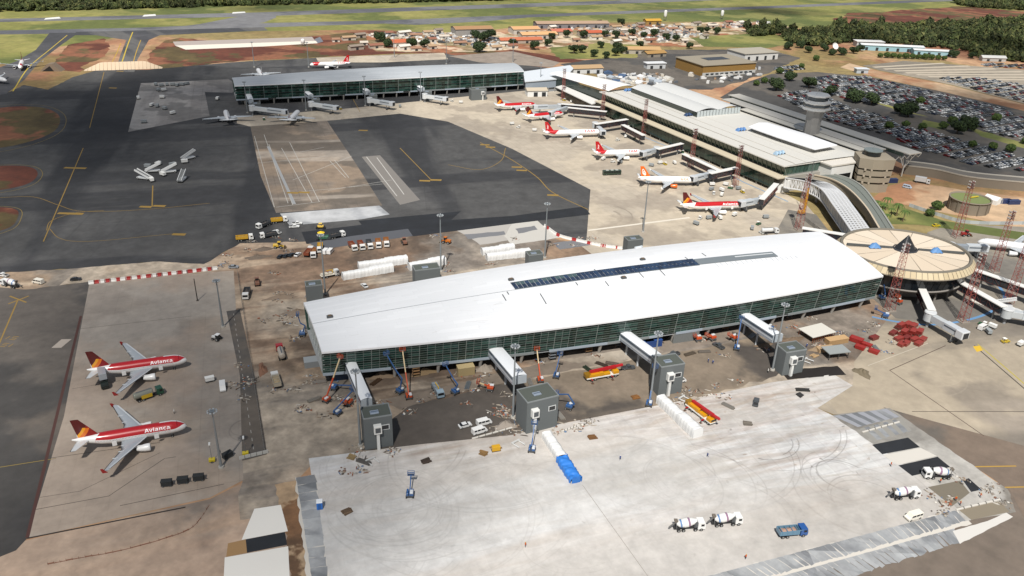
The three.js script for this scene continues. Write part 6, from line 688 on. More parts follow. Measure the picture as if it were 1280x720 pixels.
const CR = crane(); go(CR, [26,-238.8], [39.2,-243.8], 'yellow mobile crane with red boom working beside the pier', 'mobile cranes'); go(CR, [60.3,-225], [66.4,-214.5], 'yellow mobile crane with red boom on the white apron beside the wrapped bridge', 'mobile cranes');
const VN = van('#dcdcda'), VC = van('#e2ddd0'); go(VN, [-9.9,-210.3], [-5.4,-212.5], 'white van parked farther from the tower rubble of the two', 'white vans'); go(VN, [-11.1,-205.6], [-6.7,-208.2], 'white van parked closer to the apron edge of the two', 'white vans'); go(VC, [116.2,-174.6], [110.8,-172.5], 'cream van parked on the grey curing strip'); go(VC, [-201.3,-301], [-197.8,-302.1], 'cream van on the dusty verge beside the dark apron'); go(VN, [-98.1,-230.8], [-95.2,-223.2], 'white van on the left stand by the dashed road', 'white vans'); [[-87.4,-341.9], [-85.2,-342.1]].forEach((p) => put(VN, p, 1.4, 'white van parked beside the yellow dump truck', 'vans by the new asphalt')); go(VN, [58.8,-239.6], [60.8,-240.3], 'white van half hidden behind the bridge tower', 'white vans');
const CW = car('#d8d9d8'), CS = car('#8d9297'), CB = car('#24272b'), CY = car('#c9b21c'), PW = pickup('#d9dad8'), PD = pickup('#4a4e52'), CRD = car('#8d2226');
go(CW, [-15.2,-209], [-12,-210.7], 'white car in front of the two white vans'); go(CB, [-187.4,-304.8], [-183.8,-305.8], 'black car on the dusty verge'); go(PD, [83.2,-226.2], [84.5,-229.6], 'dark pickup alone on the white apron'); [[-109.3,-375.9], [-109.6,-371.5], [-116.2,-363.7]].forEach((p, i) => put(PW, p, i === 2 ? 2.6 : 0.2, 'white pickup parked among the paving trucks', 'white pickups by the paving')); [[-106.5,-335], [-104.2,-336.1], [-102.1,-337.2]].forEach((p) => put(CB, p, 1.3, 'black car in the short row behind the roof', 'short row of site cars')); put(CW, [-99.3,-337.8], 1.3, 'white car at the end of the short row of black cars'); put(CW, [-63.2,-307.6], 2.2, 'white car on the dirt just behind the pier roof'); put(PW, [-217.6,-307], 2.9, 'white pickup on the verge at the dark apron edge'); put(CS, [-124,-322.4], 0.1, 'grey car by the end of the red and white barriers'); put(PD, [42.8,-247.7], 0.2, 'dark open pickup in front of the crane boom'); put(CY, [224.5,-400.6], 0.3, 'yellow car on the road behind the rotunda'); put(PD, [79.3,-265.3], 2.2, 'dark flatbed pickup on the grey road before the pier'); go(PD, [62.9,-259], [59,-257], 'green-grey pickup beside the tower of the blue container');
put(roller(), [-96.3,-371], 0.1, 'yellow road roller at the edge of the black asphalt', 'road rollers'); put(loader('#c9a632'), [-110.5,-345.8], 0.1, 'yellow wheel loader on the churned dirt', 'loaders'); const LB = loader('#7d5a4a'); put(LB, [-108.6,-306.4], 1.9, 'dusty brown loader near the stand edge fence', 'loaders'); put(LB, [-52.4,-355.1], 1.2, 'small dark loader beside the black asphalt', 'loaders'); put(loader('#b5651f'), [-32.4,-357.7], 2.8, 'orange loader by the mast behind the roof', 'loaders'); put(paver(), [-92.2,-358], 0.15, 'green asphalt paver with a yellow parasol');
put(farmTractor(), [-109.8,-259.2], 2.8, 'white utility tractor on the left stand'); const CT = cart('#d8d8d4'), CK = cart('#2a2c2d'), CG = cart('#8e9394'); go(CT, [-103.8,-230.5], [-101.2,-231.9], 'white covered cart on the left stand near the white van', 'carts'); [[-95.8,-177.6], [-91.8,-179], [-87.8,-180.4]].forEach((p) => put(CK, p, 0.2, 'black baggage cart in the row of three', 'row of three black carts')); put(CK, [-83,-190.8], 0.9, 'dark trailer by the floodlight mast of the left stand'); const LT = lightTower(); put(LT, [-86.9,-188.7], 0.3, 'yellow light tower beside the left stand mast', 'light towers'); put(LT, [-78.1,-192.2], 0.3, 'yellow light tower by the fence of the dashed road', 'light towers');
go(bus('#26392c', '#a9aca6'), [52.5,-470.2], [65,-473], 'dark green apron bus between the airliners and the dark apron'); { const BW = bus('#d5d6d4', '#c5c6c4'); go(BW, [207.5,-303.4], [210.7,-299.3], 'white minibus in the line beside the boarding stairs', 'white buses'); }
// boom lifts: base, basket place and height, elbow height share
function lift(c, B, T, h, label, kind = 0) { const L = Math.max(0.8, dist(B, T)), j = kind === 2 ? [[-1.8, h * 0.55, 0], [0.6, h + 1.2, 0], [L, h, 0]] : kind ? [[-1.5, h * 0.5, 0], [L * 0.15, h * 0.62, 0], [L, h, 0]] : [[L * 0.5, 1.6 + (h - 1.6) * 0.5, 0], [L, h, 0]]; if (kind === 0 && c === OR) j.light = true; const p = boomLift(c, j); const o = put(p, B, heading(B, T), label, 'boom lifts'); }
const BL = '#34598a', OR = '#b5481f';
lift(BL, [-79.1,-264.1], [-79.8,-264], 9, 'blue boom lift at the outer gable of the pier', 1); lift(OR, [-60.2,-221.3], [-56.4,-228.2], 13, 'orange boom lift raised to the glass at the pier corner'); lift(BL, [-55.1,-214.3], [-51.3,-221], 5, 'blue boom lift folded low beside the first walkway', 1); lift(OR, [-52.7,-219.9], [-53.6,-217.4], 2.4, 'orange boom lift folded beside the blue one under the first walkway'); lift(BL, [-59.3,-228.6], [-50.5,-226.4], 3.4, 'blue boom lift in the shade under the first walkway', 1); lift(BL, [-37,-227.8], [-41.5,-231.5], 12.8, 'blue articulated boom lift raised to the glass', 1); lift(OR, [-33.5,-224.7], [-36.4,-233.7], 13.2, 'orange boom lift with a pale boom next to the raised blue one'); lift(BL, [-18.3,-228.4], [-21.7,-232.1], 9, 'blue boom lift beside the rubble container before the glass', 1); lift(OR, [-6.5,-231], [-10.5,-231.7], 2.6, 'orange boom lift lowered before the wide walkway'); lift(OR, [10.8,-237.5], [9.5,-245.8], 8, 'orange boom lift behind the wide walkway near the crane'); lift(BL, [16.6,-240.4], [17.7,-244.6], 7, 'blue boom lift just behind the yellow crane', 1); lift(BL, [20.1,-221.5], [15.9,-223.3], 4.4, 'blue articulated boom lift with a red basket beside the grey tower', 2); lift(BL, [47.1,-224.8], [48.9,-230.7], 11.5, 'blue boom lift standing upright against the bridge tower'); lift(BL, [85.8,-263.9], [87.2,-268.5], 11, 'blue boom lift under the fourth walkway'); lift(OR, [78,-270.7], [75.6,-269.5], 2.4, 'orange boom lift parked under the pier near the grey box'); lift(OR, [86.5,-271.2], [84.4,-270.1], 2.4, 'orange boom lift beside the blue one under the fourth walkway'); lift(OR, [72.2,-269.7], [70.6,-269.2], 2.4, 'orange boom lift at the side of the grey box under the pier'); lift(BL, [159.4,-310.9], [158.2,-315.9], 6, 'blue boom lift between the pier end and the rotunda', 2); lift(BL, [154.2,-293.9], [150.6,-295.7], 3, 'blue boom lift folded in front of the pier end', 1); lift(OR, [165.3,-306.8], [163.5,-305.6], 4, 'orange boom lift by the mast in front of the rotunda'); lift(BL, [102.8,-279.8], [99.7,-276.7], 2.2, 'blue boom lift folded under the pier by the brown mud', 1); lift(BL, [-26.9,-176.4], [-27.2,-181.7], 3.2, 'blue boom lift alone on the white apron', 1); lift(BL, [7.6,-198.3], [8.2,-202.7], 7, 'blue boom lift raised in front of the large grey tower', 1);
// wrapped bridges
[[[-74,-314.4], [-53.6,-324.9], 'wrapped white bridge section, the longest of those behind the roof', 0], [[-69.1,-325.5], [-48.3,-334], 'wrapped white bridge section lying behind the longest one', 0], [[-46.6,-326.3], [-31.1,-334.4], 'wrapped white bridge section behind the red-edged tower', 0], [[-14.8,-345.6], [0.2,-351.5], 'wrapped white bridge section behind the roof, the one closer to the fresh pale concrete', 0], [[-12.3,-339.4], [7.8,-346.4], 'wrapped white bridge section behind the roof, the one closer to the roof of that pair', 0], [[51.2,-226.9], [60.2,-207.8], 'long wrapped bridge section lying on the white apron beside the crane', 0], [[12.2,-205.4], [20.3,-184.1], 'white bridge section half covered by a bright blue tarpaulin', 1]].forEach(([a, b, l, bl]) => wrapped(a, b, bl ? 2.6 : 3.2, bl ? 3.2 : 3.4, l, 'wrapped bridge sections', bl));
// barriers
{ const BR = barrier('#9c2a28'), BWh = barrier('#d5d3ce'); const A = [-177.5,-302.7], B = [-131.8,-320.1], n = 25; for (let i = 0; i < n; i++) put(i % 2 ? BR : BWh, mid(A, B, i / (n - 1)), heading(A, B), (i % 2 ? 'red' : 'white') + ' plastic barrier in the straight line along the left stand', 'barrier line of the left stand', 0.05, 1.35);
  const Q = curve([[16.2,-382.4],[23.1,-370.2],[33.9,-363.9],[42.9,-359.6],[51.6,-357.3]], 22); Q.forEach((p, i) => { const q = Q[Math.min(i + 1, 22)], r = Q[Math.max(0, i - 1)]; put(i % 4 === 1 ? BR : BWh, p, heading(r, q), (i % 4 === 1 ? 'red' : 'white') + ' plastic barrier in the curved line behind the pier roof', 'curved barrier line', 0.06, 1.3); }); }
// red containers by the rotunda, and other stores
{ const RC = skip('#84302a'), RD = skip('#6a2421'); const S = [[156.2,-284.5],[159.2,-285.4],[160.9,-284.1],[151.7,-279.7],[155.3,-279.2],[158.9,-279.5],[161.5,-279.6],[161.4,-275.2],[152,-275.2],[155.5,-276.1],[151.5,-270.9],[153.3,-271.6],[142.3,-275.3],[158.2,-275],[158.4,-271.9]]; S.forEach((p, i) => put(i % 3 ? RC : RD, p, 0.5 + (i % 4) * 0.08, 'red steel container in the heap near the rotunda bridge', 'heap of red containers', 0.06)); [0, 1, 2, 4, 5, 6].forEach((i) => put(RC, [S[i][0] + 0.3, S[i][1] + 0.4], 0.6 + i * 0.05, 'red steel container stacked on top of the heap near the rotunda bridge', 'upper red containers', 1.46));
  const RB = skip('#8a2320'); [[134.6,-272.9],[134,-267.4],[137.3,-269.4],[138.2,-264.6]].forEach((p, i) => put(RB, p, -0.7, 'bright red steel frame container beside the pale panels', 'bright red containers', 0.05, i === 0 ? 1.3 : 1)); }
const pile = (p, c, n, w, l, name, label, cat, group) => { const t = thing(name, label, cat, p, rr(-0.5, 0.8), group); for (let i = 0; i < n; i++) new MB().box(C(c).multiplyScalar(rr(0.8, 1.15)), l * rr(0.7, 1.1), 0.18, w * 0.3, rr(-0.3, 0.3) * l * 0.3, 0.15 + 0.2 * Math.floor(i / 3), (i % 3 - 1) * w * 0.33, rr(-0.15, 0.15)).build('board', MATTE, t); return t; };
[[[26.6,-206.1], '#6b4a28', 'brown timber mat lying on the white apron near the blue tarpaulin'], [[43.1,-229.3], '#7a5228', 'brown timber mat at the edge of the grey road'], [[-24.2,-191.8], '#3a2f27', 'dark mat lying on the white apron near the lone blue lift'], [[-7.2,-196.4], '#7d6038', 'timber pile by the yellow generator'], [[-3.4,-199.3], '#7f6644', 'timber pile beside the tower rubble'], [[-46.4,-192.6], '#8f7a55', 'timber pile near the first tower foot'], [[114.4,-260.9], '#a58a66', 'tan board pile by the grey canopy hut'], [[78.2,-216], '#6d665c', 'grey board pile on the apron'], [[63.3,-229.4], '#9b9184', 'board pile beside the crane'], [[-43.2,-169.2], '#5c4a38', 'single small timber stack on the apron'], [[100.7,-233.9], '#2d2c2b', 'dark frame parts on the apron']].forEach(([p, c, l]) => pile(p, c, 6, 2.2, 2.8, 'timber_stack', l, 'timber'));
{ const a = [122.1,-261.3], t = thing('canopy_hut', 'grey flat canopy on legs beside the red containers', 'hut', a, 0.25); new MB().box('#8b908f', 9, 0.3, 5.5, 0, 2.9, 0).build('roof', MATTE, t); for (const x of [-4, 0, 4]) for (const z of [-2.3, 2.3]) new MB().box('#5a5d5e', 0.2, 2.8, 0.2, x, 1.4, z).build('post', METAL, t); new MB().box('#a58b6a', 7, 1.4, 3, -1, 0.7, -4.6).build('crate', MATTE, t); }
for (const [p, w, d, h, c, l, n] of [[[66.8,-270.6], 11, 4, 4.1, '#6c7070', 'grey box enclosure under the pier behind the cranes', 'site_enclosure'], [[53.9,-265], 7, 3, 2.8, '#1e3f77', 'blue shipping container in the shade under the pier', 'shipping_container'], [[51.1,-264.2], 6, 3, 2.8, '#21467f', 'blue shipping container beside the third walkway under the pier', 'shipping_container'], [[-58.1,-236.1], 7, 3, 2.6, '#1f3d5c', 'dark blue shipping container at the pier corner', 'shipping_container'], [[-70.2,-243.9], 6, 4, 2.4, '#83888b', 'pale grey hut by the dirt road', 'site_hut'], [[-15.5,-241.2], 6, 3, 3.2, '#9a8a66', 'tan-topped steel box by the rubble before the glass', 'steel_box'], [[126.4,-271.8], 9, 3, 2, '#a3855f', 'tan plank enclosure near the pier end', 'plank_enclosure']]) { const t = thing(n, l, 'container', p, PT); new MB().rbox(c, w, h, d, 0, h / 2, 0, 0.06).build('body', PAINT, t); for (let i = 0; i < w - 1; i++) new MB().box(c, 0.12, h - 0.3, d + 0.12, -w / 2 + 0.8 + i, h / 2, 0).build('rib', PAINT, t); new MB().box(C(c).multiplyScalar(1.25), w + 0.1, 0.12, d + 0.1, 0, h + 0.03, 0).build('roof', MATTE, t); }
{ const p = [120.1,-276.4], t = thing('formwork_deck', 'white formwork deck with rusty props by the pier end', 'formwork', p, 0.45, undefined, 0); new MB().box('#c4c1b8', 12, 0.2, 8, 0, 2.6, 0).build('deck', MATTE, t); for (let i = 0; i < 12; i++) for (const z of [-3.6, 3.8]) new MB().box('#9a5a3a', 0.15, 2.5, 0.15, -5.6 + i, 1.25, z).build('prop', METAL, t); }
{ const q = [[[-50.9,-170.4], '#2a6fc4', 'small bright blue cabin on the grey curing strip']]; const t = thing('portable_toilet', q[0][2], 'cabin', q[0][0], 0.2, undefined, 0.07); new MB().rbox(q[0][1], 1.6, 2.3, 1.6, 0, 1.15, 0, 0.1).build('cabin', PAINT, t); new MB().rbox('#dfe3e6', 1.7, 0.3, 1.7, 0, 2.4, 0, 0.12).build('roof', PAINT, t); new MB().box('#235a9f', 0.8, 1.8, 0.06, 0, 1.05, 0.82).build('door', PAINT, t); const g = thing('generator', 'yellow generator box on the apron near the timber piles', 'generator', [-3.4,-198.2], 0.3, undefined, 0.06); new MB().rbox('#c99a1a', 2.6, 1.6, 1.4, 0, 0.9, 0, 0.1).build('housing', PAINT, g); new MB().box('#4a3a20', 2.8, 0.2, 1.6, 0, 0.1, 0).build('skid', MATTE, g); }
// ramp trench by the east tower
{ const t = thing('trench_cover', 'black sheet over the trench below the eastern grey tower', 'sheet', [110,-248.9], 0.2, undefined, 0.08); new MB().grid('#221d1a', 16, 4, (u, v) => [(u - 0.5) * 23, 0.06 + 0.12 * Math.sin(u * 19 + v * 5), (v - 0.5) * 6]).build('sheet', mat(0.6), t); }
// ---------- landside ground ----------
const roadAsph = groundMap([150, -900, 650, -400], 2, '#4e4c49', { grain: 0.2, layers: [{ c: '#3d3c3b', s: 1.8, lo: 0.45, hi: 0.65, a: 0.6 }, { c: '#6a6258', s: 3, o: 120, lo: 0.56, hi: 0.72, a: 0.6 }] });
sheet('car_park', [[173.6,-693.2],[209.8,-756.5],[249.8,-806.8],[299.9,-822.3],[346.6,-805.9],[390.4,-744.6],[431.5,-675],[479.6,-617.7],[362.8,-447.1],[313,-466.4],[276.5,-474.8],[257.8,-495],[251.2,-528.9]], 0.03, roadAsph);
const tanEarth = groundMap([60, -1000, 660, -400], 2, '#a5876a', { grain: 0.22, layers: [{ c: '#8a5a3c', s: 2.2, lo: 0.5, hi: 0.68, a: 0.6 }, { c: '#bfa88a', s: 3.2, o: 80, lo: 0.52, hi: 0.7, a: 0.6 }] });
sheet('site_road', [[333,-852.2],[352,-877.1],[368.4,-836.9],[412.2,-775],[443.6,-696.2],[474.5,-610.3],[455.1,-581.9],[429.8,-672],[390.4,-744.6],[348.1,-809.9]], 0.05, tanEarth);
const palePark = sheet('car_park', [[361.2,-865.3],[420.5,-901.8],[540.9,-867.6],[632,-840.4],[477.9,-615.2],[445.3,-699.3],[414,-778.8],[370.1,-841.2]], 0.045, groundMap([250, -1050, 750, -600], 2, '#8f8678', { grain: 0.2, layers: [{ c: '#6f695f', s: 2, lo: 0.48, hi: 0.66, a: 0.7, dir: -0.5 }] }));
for (let i = 0; i < 7; i++) { const a = [370.1,-858.1], b = [460.8,-894.6], c = [423.4,-798.3], d = [611.7,-810.7], p = mid(a, c, i / 7), q = mid(b, d, i / 7); stripe('parking_strip', [p, q], 5, 0.05, '#b3a896', palePark); }
sheet('lawn', [[204.4,-441.1],[214,-435.3],[233,-409.4],[272.1,-394.4],[265.7,-383.1],[216.8,-402.3],[200.4,-402.1]], 0.06, grass); sheet('lawn', [[31.7,-913.7],[95.2,-962.4],[143.6,-949.4],[124.6,-871.6],[42.3,-848.9]], 0.05, grass, null, 2, 8); sheet('lawn', [[207.6,-1018.1],[321.6,-1084.6],[341.2,-1013.3],[287.4,-958.9],[212.8,-956.4]], 0.05, grass, null, 2, 8);
for (const q of [[[298.1,-709.9],[311.3,-693.6],[331.4,-646.6],[318,-660.8]], [[348.8,-619],[371.1,-568.7],[363.9,-555.9],[345.1,-591.2]], [[323.2,-635.5],[339.3,-622.7],[322.5,-606.6],[313,-619.5]]]) sheet('lawn', q, 0.045, grass, null, 1, 5);
sheet('dirt_yard', [[227.1,-467.2],[243.3,-477.8],[270.3,-462.4],[304.5,-451.4],[274.8,-399.1],[245.7,-417.7],[221.4,-433.3],[205.3,-441.2]], 0.05, tanEarth); sheet('yard', [[41.3,-822.8],[162,-926.4],[284.4,-947.8],[306.8,-901.9],[245.7,-806.2],[173.3,-724.4],[129.4,-718.3],[71.7,-779.8]], 0.04, roadAsph, null, 2, 9); sheet('yard', [[-73.4,-847.6],[-7.8,-886.9],[41.6,-831.4],[32.7,-805],[-38.9,-818.4]], 0.045, groundMap([-80, -980, 120, -700], 2, '#8a7f74', { grain: 0.2 }));
sheet('dirt_yard', [[-182.6,-973.2],[-9.6,-1019.3],[193.6,-1128.5],[315.1,-1184.7],[368,-1135.5],[247.8,-1031.8],[212.8,-956.4],[45,-916.1],[-74.9,-865.8],[-150.1,-862.3]], 0.035, groundMap([-300, -1300, 500, -800], 1.6, '#a3886c', { grain: 0.4, layers: [{ c: '#8a4c30', s: 3, lo: 0.52, hi: 0.66, a: 0.7 }, { c: '#6c6b48', s: 4, o: 90, lo: 0.56, hi: 0.7, a: 0.6 }, { c: '#cdbfa8', s: 6, o: 190, lo: 0.6, hi: 0.72, a: 0.7 }] }), null, 3, 14);
// retaining wall and raised road, tank, low fence
{ const top = curve([[245.9,-491.4],[262.1,-484.9],[275.7,-472.1],[309.7,-463.3],[355.7,-453.2]], 24), t = thing('raised_road', 'raised curving road on a long concrete retaining wall beyond the office tower', 'road', top[0]), o = top[0], w = (p, y, n) => [p[0] - o[0] + n * 4, y, p[1] - o[1] - n * 9];
  new MB().grid('#7c7366', 24, 1, (u, v) => w(top[Math.round(u * 24)], 5.4 * v, 0)).build('retaining_wall', CONC, t); new MB().grid('#66625c', 24, 1, (u, v) => w(top[Math.round(u * 24)], 4.8, v * 1.4)).build('deck', CONC, t); const p = new MB(); for (let i = 0; i < 24; i++) p.bar('#a39d92', w(top[i], 5.7, 0), w(top[i + 1], 5.7, 0), 0.4, 0.8); p.build('parapet', CONC, t); const k = new MB(); for (let i = 0; i < 24; i++) k.bar('#b5b0a6', w(top[i], 5.1, 1.35), w(top[i + 1], 5.1, 1.35), 0.5, 0.6); k.build('kerb', CONC, t); }
{ const t = thing('round_tank', 'round concrete tank with a green top on the dirt yard', 'tank', [255,-428.5]); new MB().lathe('#7f7668', [[10.4, 0], [10.4, 6.6], [10.9, 6.6], [10.9, 7.2], [10.2, 7.2], [10.2, 6.4]], 36).build('wall', CONC, t); new MB().lathe('#6f7a4a', [[0, 6.5], [10.2, 6.4]], 36).build('top', MATTE, t); new MB().rbox('#c4ae2a', 6, 0.5, 1, 3, 7, -2, 0.1, 0.4).build('pipe_cover', PAINT, t); for (let i = 0; i < 12; i++) { const a = i * Math.PI / 6; new MB().box('#6c6457', 0.5, 6.4, 0.5, 10.5 * Math.cos(a), 3.2, 10.5 * Math.sin(a), -a).build('buttress', CONC, t); } }
{ const Q = curve([[223.1,-430.8],[233.6,-415.5],[242.5,-406.7],[279.5,-407.5]], 20), t = thing('low_fence', 'pale low panel fence curving along the lawn', 'fence', Q[0]); for (let i = 0; i < 20; i++) new MB().bar(i % 2 ? '#9aa0a0' : '#a9aeae', [Q[i][0] - Q[0][0], 1, Q[i][1] - Q[0][1]], [Q[i + 1][0] - Q[0][0], 1, Q[i + 1][1] - Q[0][1]], 0.12, 1.9).build('panel', MATTE, t); }
go(van('#aebccb'), [233.8,-464.9], [238.2,-461.6], 'pale blue van on the dirt yard below the office tower'); { const t = thing('box_truck', 'white box truck on the dirt yard below the retaining wall', 'truck', [249.4,-473.8], -0.5); chassis(t, -4, 4); cabPart(t, '#c9cbcb', 3.4); new MB().rbox('#c4c6c6', 6.4, 2.8, 2.5, -1, 2.6, 0, 0.08).build('box_body', PAINT, t); wheels(t, [-3, 3], [-1, 1], 0.5, 0.4); }
put(loader('#8f2420'), [233.7,-388], 0.1, 'red loader on the road behind the rotunda', 'loaders');
for (const [p, l] of [[[230.6,-473.5], 'dark blue container closest to the office tower'], [[282.6,-441.3], 'dark blue container beside the white tent on the dirt yard'], [[287.2,-440.4], 'dark blue container at the outer side of the white tent row']]) { const t = thing('shipping_container', l, 'container', p, 0.1); new MB().rbox('#23345c', 7, 2.6, 2.6, 0, 1.3, 0, 0.05).build('body', PAINT, t); for (let i = 0; i < 8; i++) new MB().box('#1d2c50', 0.12, 2.3, 2.7, -3.2 + i * 0.9, 1.3, 0).build('rib', PAINT, t); }
{ const t = thing('white_tent', 'white gabled tent on the dirt yard beside the round tank', 'tent', [276.1,-442.1], 0.2); new MB().prism('#d6d6d2', [[-3.5, 0], [3.5, 0], [3.5, 2.6], [0, 4.2], [-3.5, 2.6]], 8, mtx(0, 0, 0, 0.4)).build('canopy', MATTE, t); new MB().box('#b9b9b5', 0.2, 2.4, 2, 3.4, 1.2, 2.4, 0.4).build('flap', MATTE, t); }
// ---------- ground equipment round the aircraft ----------
{ const TG = tug('#c9c9c4'), TY2 = tug('#b9a02a'), GT = tug('#2e5a3c'), ST = stairs();
  const P1 = [[117.1,-456.9],[114.8,-448.1],[114.7,-441.1],[120.7,-447.2],[126.9,-452],[131.4,-451],[118.8,-438.8],[132.4,-445.5],[125.4,-457.7],[103.6,-401],[98.9,-400.6],[109.7,-401.5],[128.5,-395],[134.9,-404.8],[118.7,-407],[76.2,-591.6],[81.2,-583.1],[67.1,-583.7],[70.4,-547.9],[77,-556.8],[82.8,-553.3],[85.8,-491.1],[92.2,-496.8],[95.1,-495.4],[101.6,-497.7],[66.5,-495.9],[62,-497.1],[56.3,-501.6],[111.3,-523.4],[95.1,-392.2],[12.6,-566.3],[38.2,-663.5],[43.9,-658.6],[33.7,-632.9],[1.1,-573.7],[-3.7,-582.1],[-183.8,-574.3],[-177.2,-582],[-158.3,-618.9],[-136.2,-611.5],[-111.7,-630.2],[-92,-624.8],[-53.2,-648.7],[-45.7,-644.1],[192.3,-289.5],[191.1,-282.8],[195.2,-287.6],[194.2,-275.9],[198.9,-273.7],[123.3,-387.8],[126.9,-382.7]];
  const kinds = [CT, CG, TG, CT, GT, CG, CT, TY2]; P1.forEach((p, i) => put(kinds[i % 8], p, (i * 0.7) % 3, ['white covered cart among the ground equipment of the stands', 'grey covered cart among the ground equipment of the stands', 'white tow tractor among the ground equipment of the stands', 0, 'green tow tractor among the ground equipment of the stands', 0, 0, 'yellow tow tractor among the ground equipment of the stands'][[0, 1, 2, 0, 4, 1, 0, 7][i % 8]], 'ground equipment of the stands', 0.05));
  [[-212.7,-450.4],[-212.7,-437.2],[-203.1,-449.9],[-190.4,-436.5],[-201.9,-476.8]].forEach((p, i) => put(ST, p, [0.3, 2.9, 0.4, 1.6, 0.8][i], 'white boarding stairs parked out on the dark apron', 'stairs on the dark apron', 0.05, 1.5)); put(ST, [210.5,-307.6], -0.5, 'white boarding stairs beside the rotunda stand', 'stairs by the rotunda', 0.05, 1.3);
  [[-218.9,-457.4],[-214.8,-462.6],[-204.4,-443.8],[-205.9,-461.9],[-206.6,-433.5],[-201.3,-468.7],[-272.4,-601.7],[-280,-629.7],[-277.4,-603.6],[-264.3,-595.3],[-253.1,-582.1],[-303,-673.2],[-297.4,-670.9],[-294.1,-674.5],[-289.7,-675.1],[-284.7,-672.7],[-282.1,-676.2],[-279.3,-679.7],[-292.9,-653.5],[-288.6,-654.1],[-296.8,-624.7],[-263.1,-555.8],[-236.6,-630]].forEach((p, i) => put(i > 10 && i < 18 ? CG : kinds[i % 3 ? 0 : 1], p, (i * 1.3) % 3, i < 6 ? 'pale equipment trailer among the white stairs out on the dark apron' : i > 10 && i < 18 ? 'grey trailer in the close row on the grey concrete stand' : i < 20 ? 'pale equipment trailer scattered on the grey concrete stand' : 'pale equipment trailer standing alone at the edge of the grey concrete stand', i < 6 ? 'trailers among the stairs' : 'trailers on the grey concrete stand', 0.05, 1.25));
  go(VN, [188.8,-285.2], [192.9,-288.1], 'white van in the line beside the boarding stairs', 'white vans'); put(CT, [211.5,-298.3], -0.4, 'white covered cart at the end of the line beside the boarding stairs', 'carts'); put(tanker('#d5d6d5', '#c9cbcb'), [131.1,-383], 0.2, 'white tank truck at the apron edge behind the pier roof', 'site trucks'); }
{ // tall striped marker pole and plain post
  const t = thing('marker_post', 'dark plain post on the left stand near the barriers', 'post', [-128.3,-290.1]); new MB().cyl('#2f2c2a', [0, 0, 0], [0, 10, 0], 0.22, 0.16, 8).build('shaft', METAL, t); new MB().cyl('#55504a', [0, 0, 0], [0, 0.4, 0], 0.5, 0.45, 8).build('foot', CONC, t);
  const u = thing('drilling_rig', 'yellow drilling rig standing upright beside the lattice link bridge', 'drilling rig', [156.3,-412.6], 0.4); new MB().rbox('#b9821c', 3.4, 1.4, 2.4, 0, 1.5, 0, 0.15).build('body', PAINT, u); for (const z of [-1.2, 1.2]) new MB().rbox('#2a2a2a', 4, 0.9, 0.6, 0, 0.45, z, 0.4).build('track', MATTE, u); new MB().bar('#c9921f', [1.8, 0.6, 0], [1.8, 15, 0], 0.8, 0.8).build('leader', PAINT, u); new MB().cyl('#6b6f72', [1.8, 15, 0], [1.8, 30, 0], 0.25, 0.15, 6).build('kelly_bar', METAL, u); }
{ const A = [155.4,-403], t = thing('hoarding', 'grey sheet hoarding along the works under the lattice bridge', 'hoarding', A), B = [162.6,-359.1], n = 16; for (let i = 0; i < n; i++) { const a = mid(A, B, i / n), b = mid(A, B, (i + 0.94) / n); new MB().bar(i % 2 ? '#8b8780' : '#96928a', [a[0] - A[0], 1.2, a[1] - A[1]], [b[0] - A[0], 1.2, b[1] - A[1]], 0.1, 2.3).build('panel', MATTE, t); } }
// ---------- blast fences and bunker on the far left ----------
{ const A = [-388.4,-724.1], B = [-326.6,-744.8], t = thing('blast_fence', 'long pale sloping blast fence across the taxiway end', 'fence', mid(A, B), heading(A, B)), L = dist(A, B); for (let i = 0; i < 20; i++) { const x0 = -L / 2 + L * i / 20 + 0.1, x1 = -L / 2 + L * (i + 1) / 20 - 0.1, k = (x) => Math.min(1, Math.min(x + L / 2, L / 2 - x) / 14) * 6; new MB().quad('#c4b096', [x0, 0, 2.4], [x1, 0, 2.4], [x1, k(x1), -4], [x0, k(x0), -4]).build('panel', CONC, t); } new MB().bar('#8d7a63', [-L / 2, 0.1, -4.2], [L / 2, 0.1, -4.2], 0.3).build('footing', CONC, t);
  const b = thing('bunker_ramp', 'triangular concrete bunker with a dark opening beside the taxiway', 'bunker', [-414.2,-720.2], 0.1); new MB().prism('#77695a', [[-9, 0], [9, 0], [2, 6.4], [-2, 6.2]], 9).build('walls', CONC, b); new MB().prism('#191817', [[-7, 0.1], [3, 0.1], [0, 4.6]], 0.2, mtx(0, 0, 4.58)).build('opening', MATTE, b); }
// ---------- far buildings ----------
function shed(p, turn, w, d, h, roof, wall, label, o = {}) { const t = thing(o.name ?? 'shed', label, o.cat ?? 'building', p, turn, o.group); new MB().box(wall, w, h, d, 0, h / 2, 0).build('wall', MATTE, t); const g = o.rise ?? 2; if (o.flat) new MB().rbox(roof, w + 1.6, 0.7, d + 1.6, 0, h + 0.35, 0, 0.1).build('roof', MATTE, t); else { for (const s of [-1, 1]) new MB().quad(roof, [-w / 2 - 0.6, h - 0.2, s * (d / 2 + 0.8)], [w / 2 + 0.6, h - 0.2, s * (d / 2 + 0.8)], [w / 2 + 0.6, h + g, 0], [-w / 2 - 0.6, h + g, 0]).build('roof_slope', MATTE, t); for (const s of [-1, 1]) new MB().prism(wall, [[-d / 2, 0], [d / 2, 0], [0, g]], 0.2, mtx(s * (w / 2 - 0.1), h, 0, Math.PI / 2)).build('gable', MATTE, t); } const nd = o.doors ?? Math.max(1, Math.round(w / 12)); for (let i = 0; i < nd; i++) new MB().box('#2c2e30', Math.min(3, w / nd * 0.5), h * 0.6, 0.12, -w / 2 + (i + 0.5) * w / nd, h * 0.31, d / 2 + 0.06).build('door', MATTE, t); return t; }
const FT = 0.33;
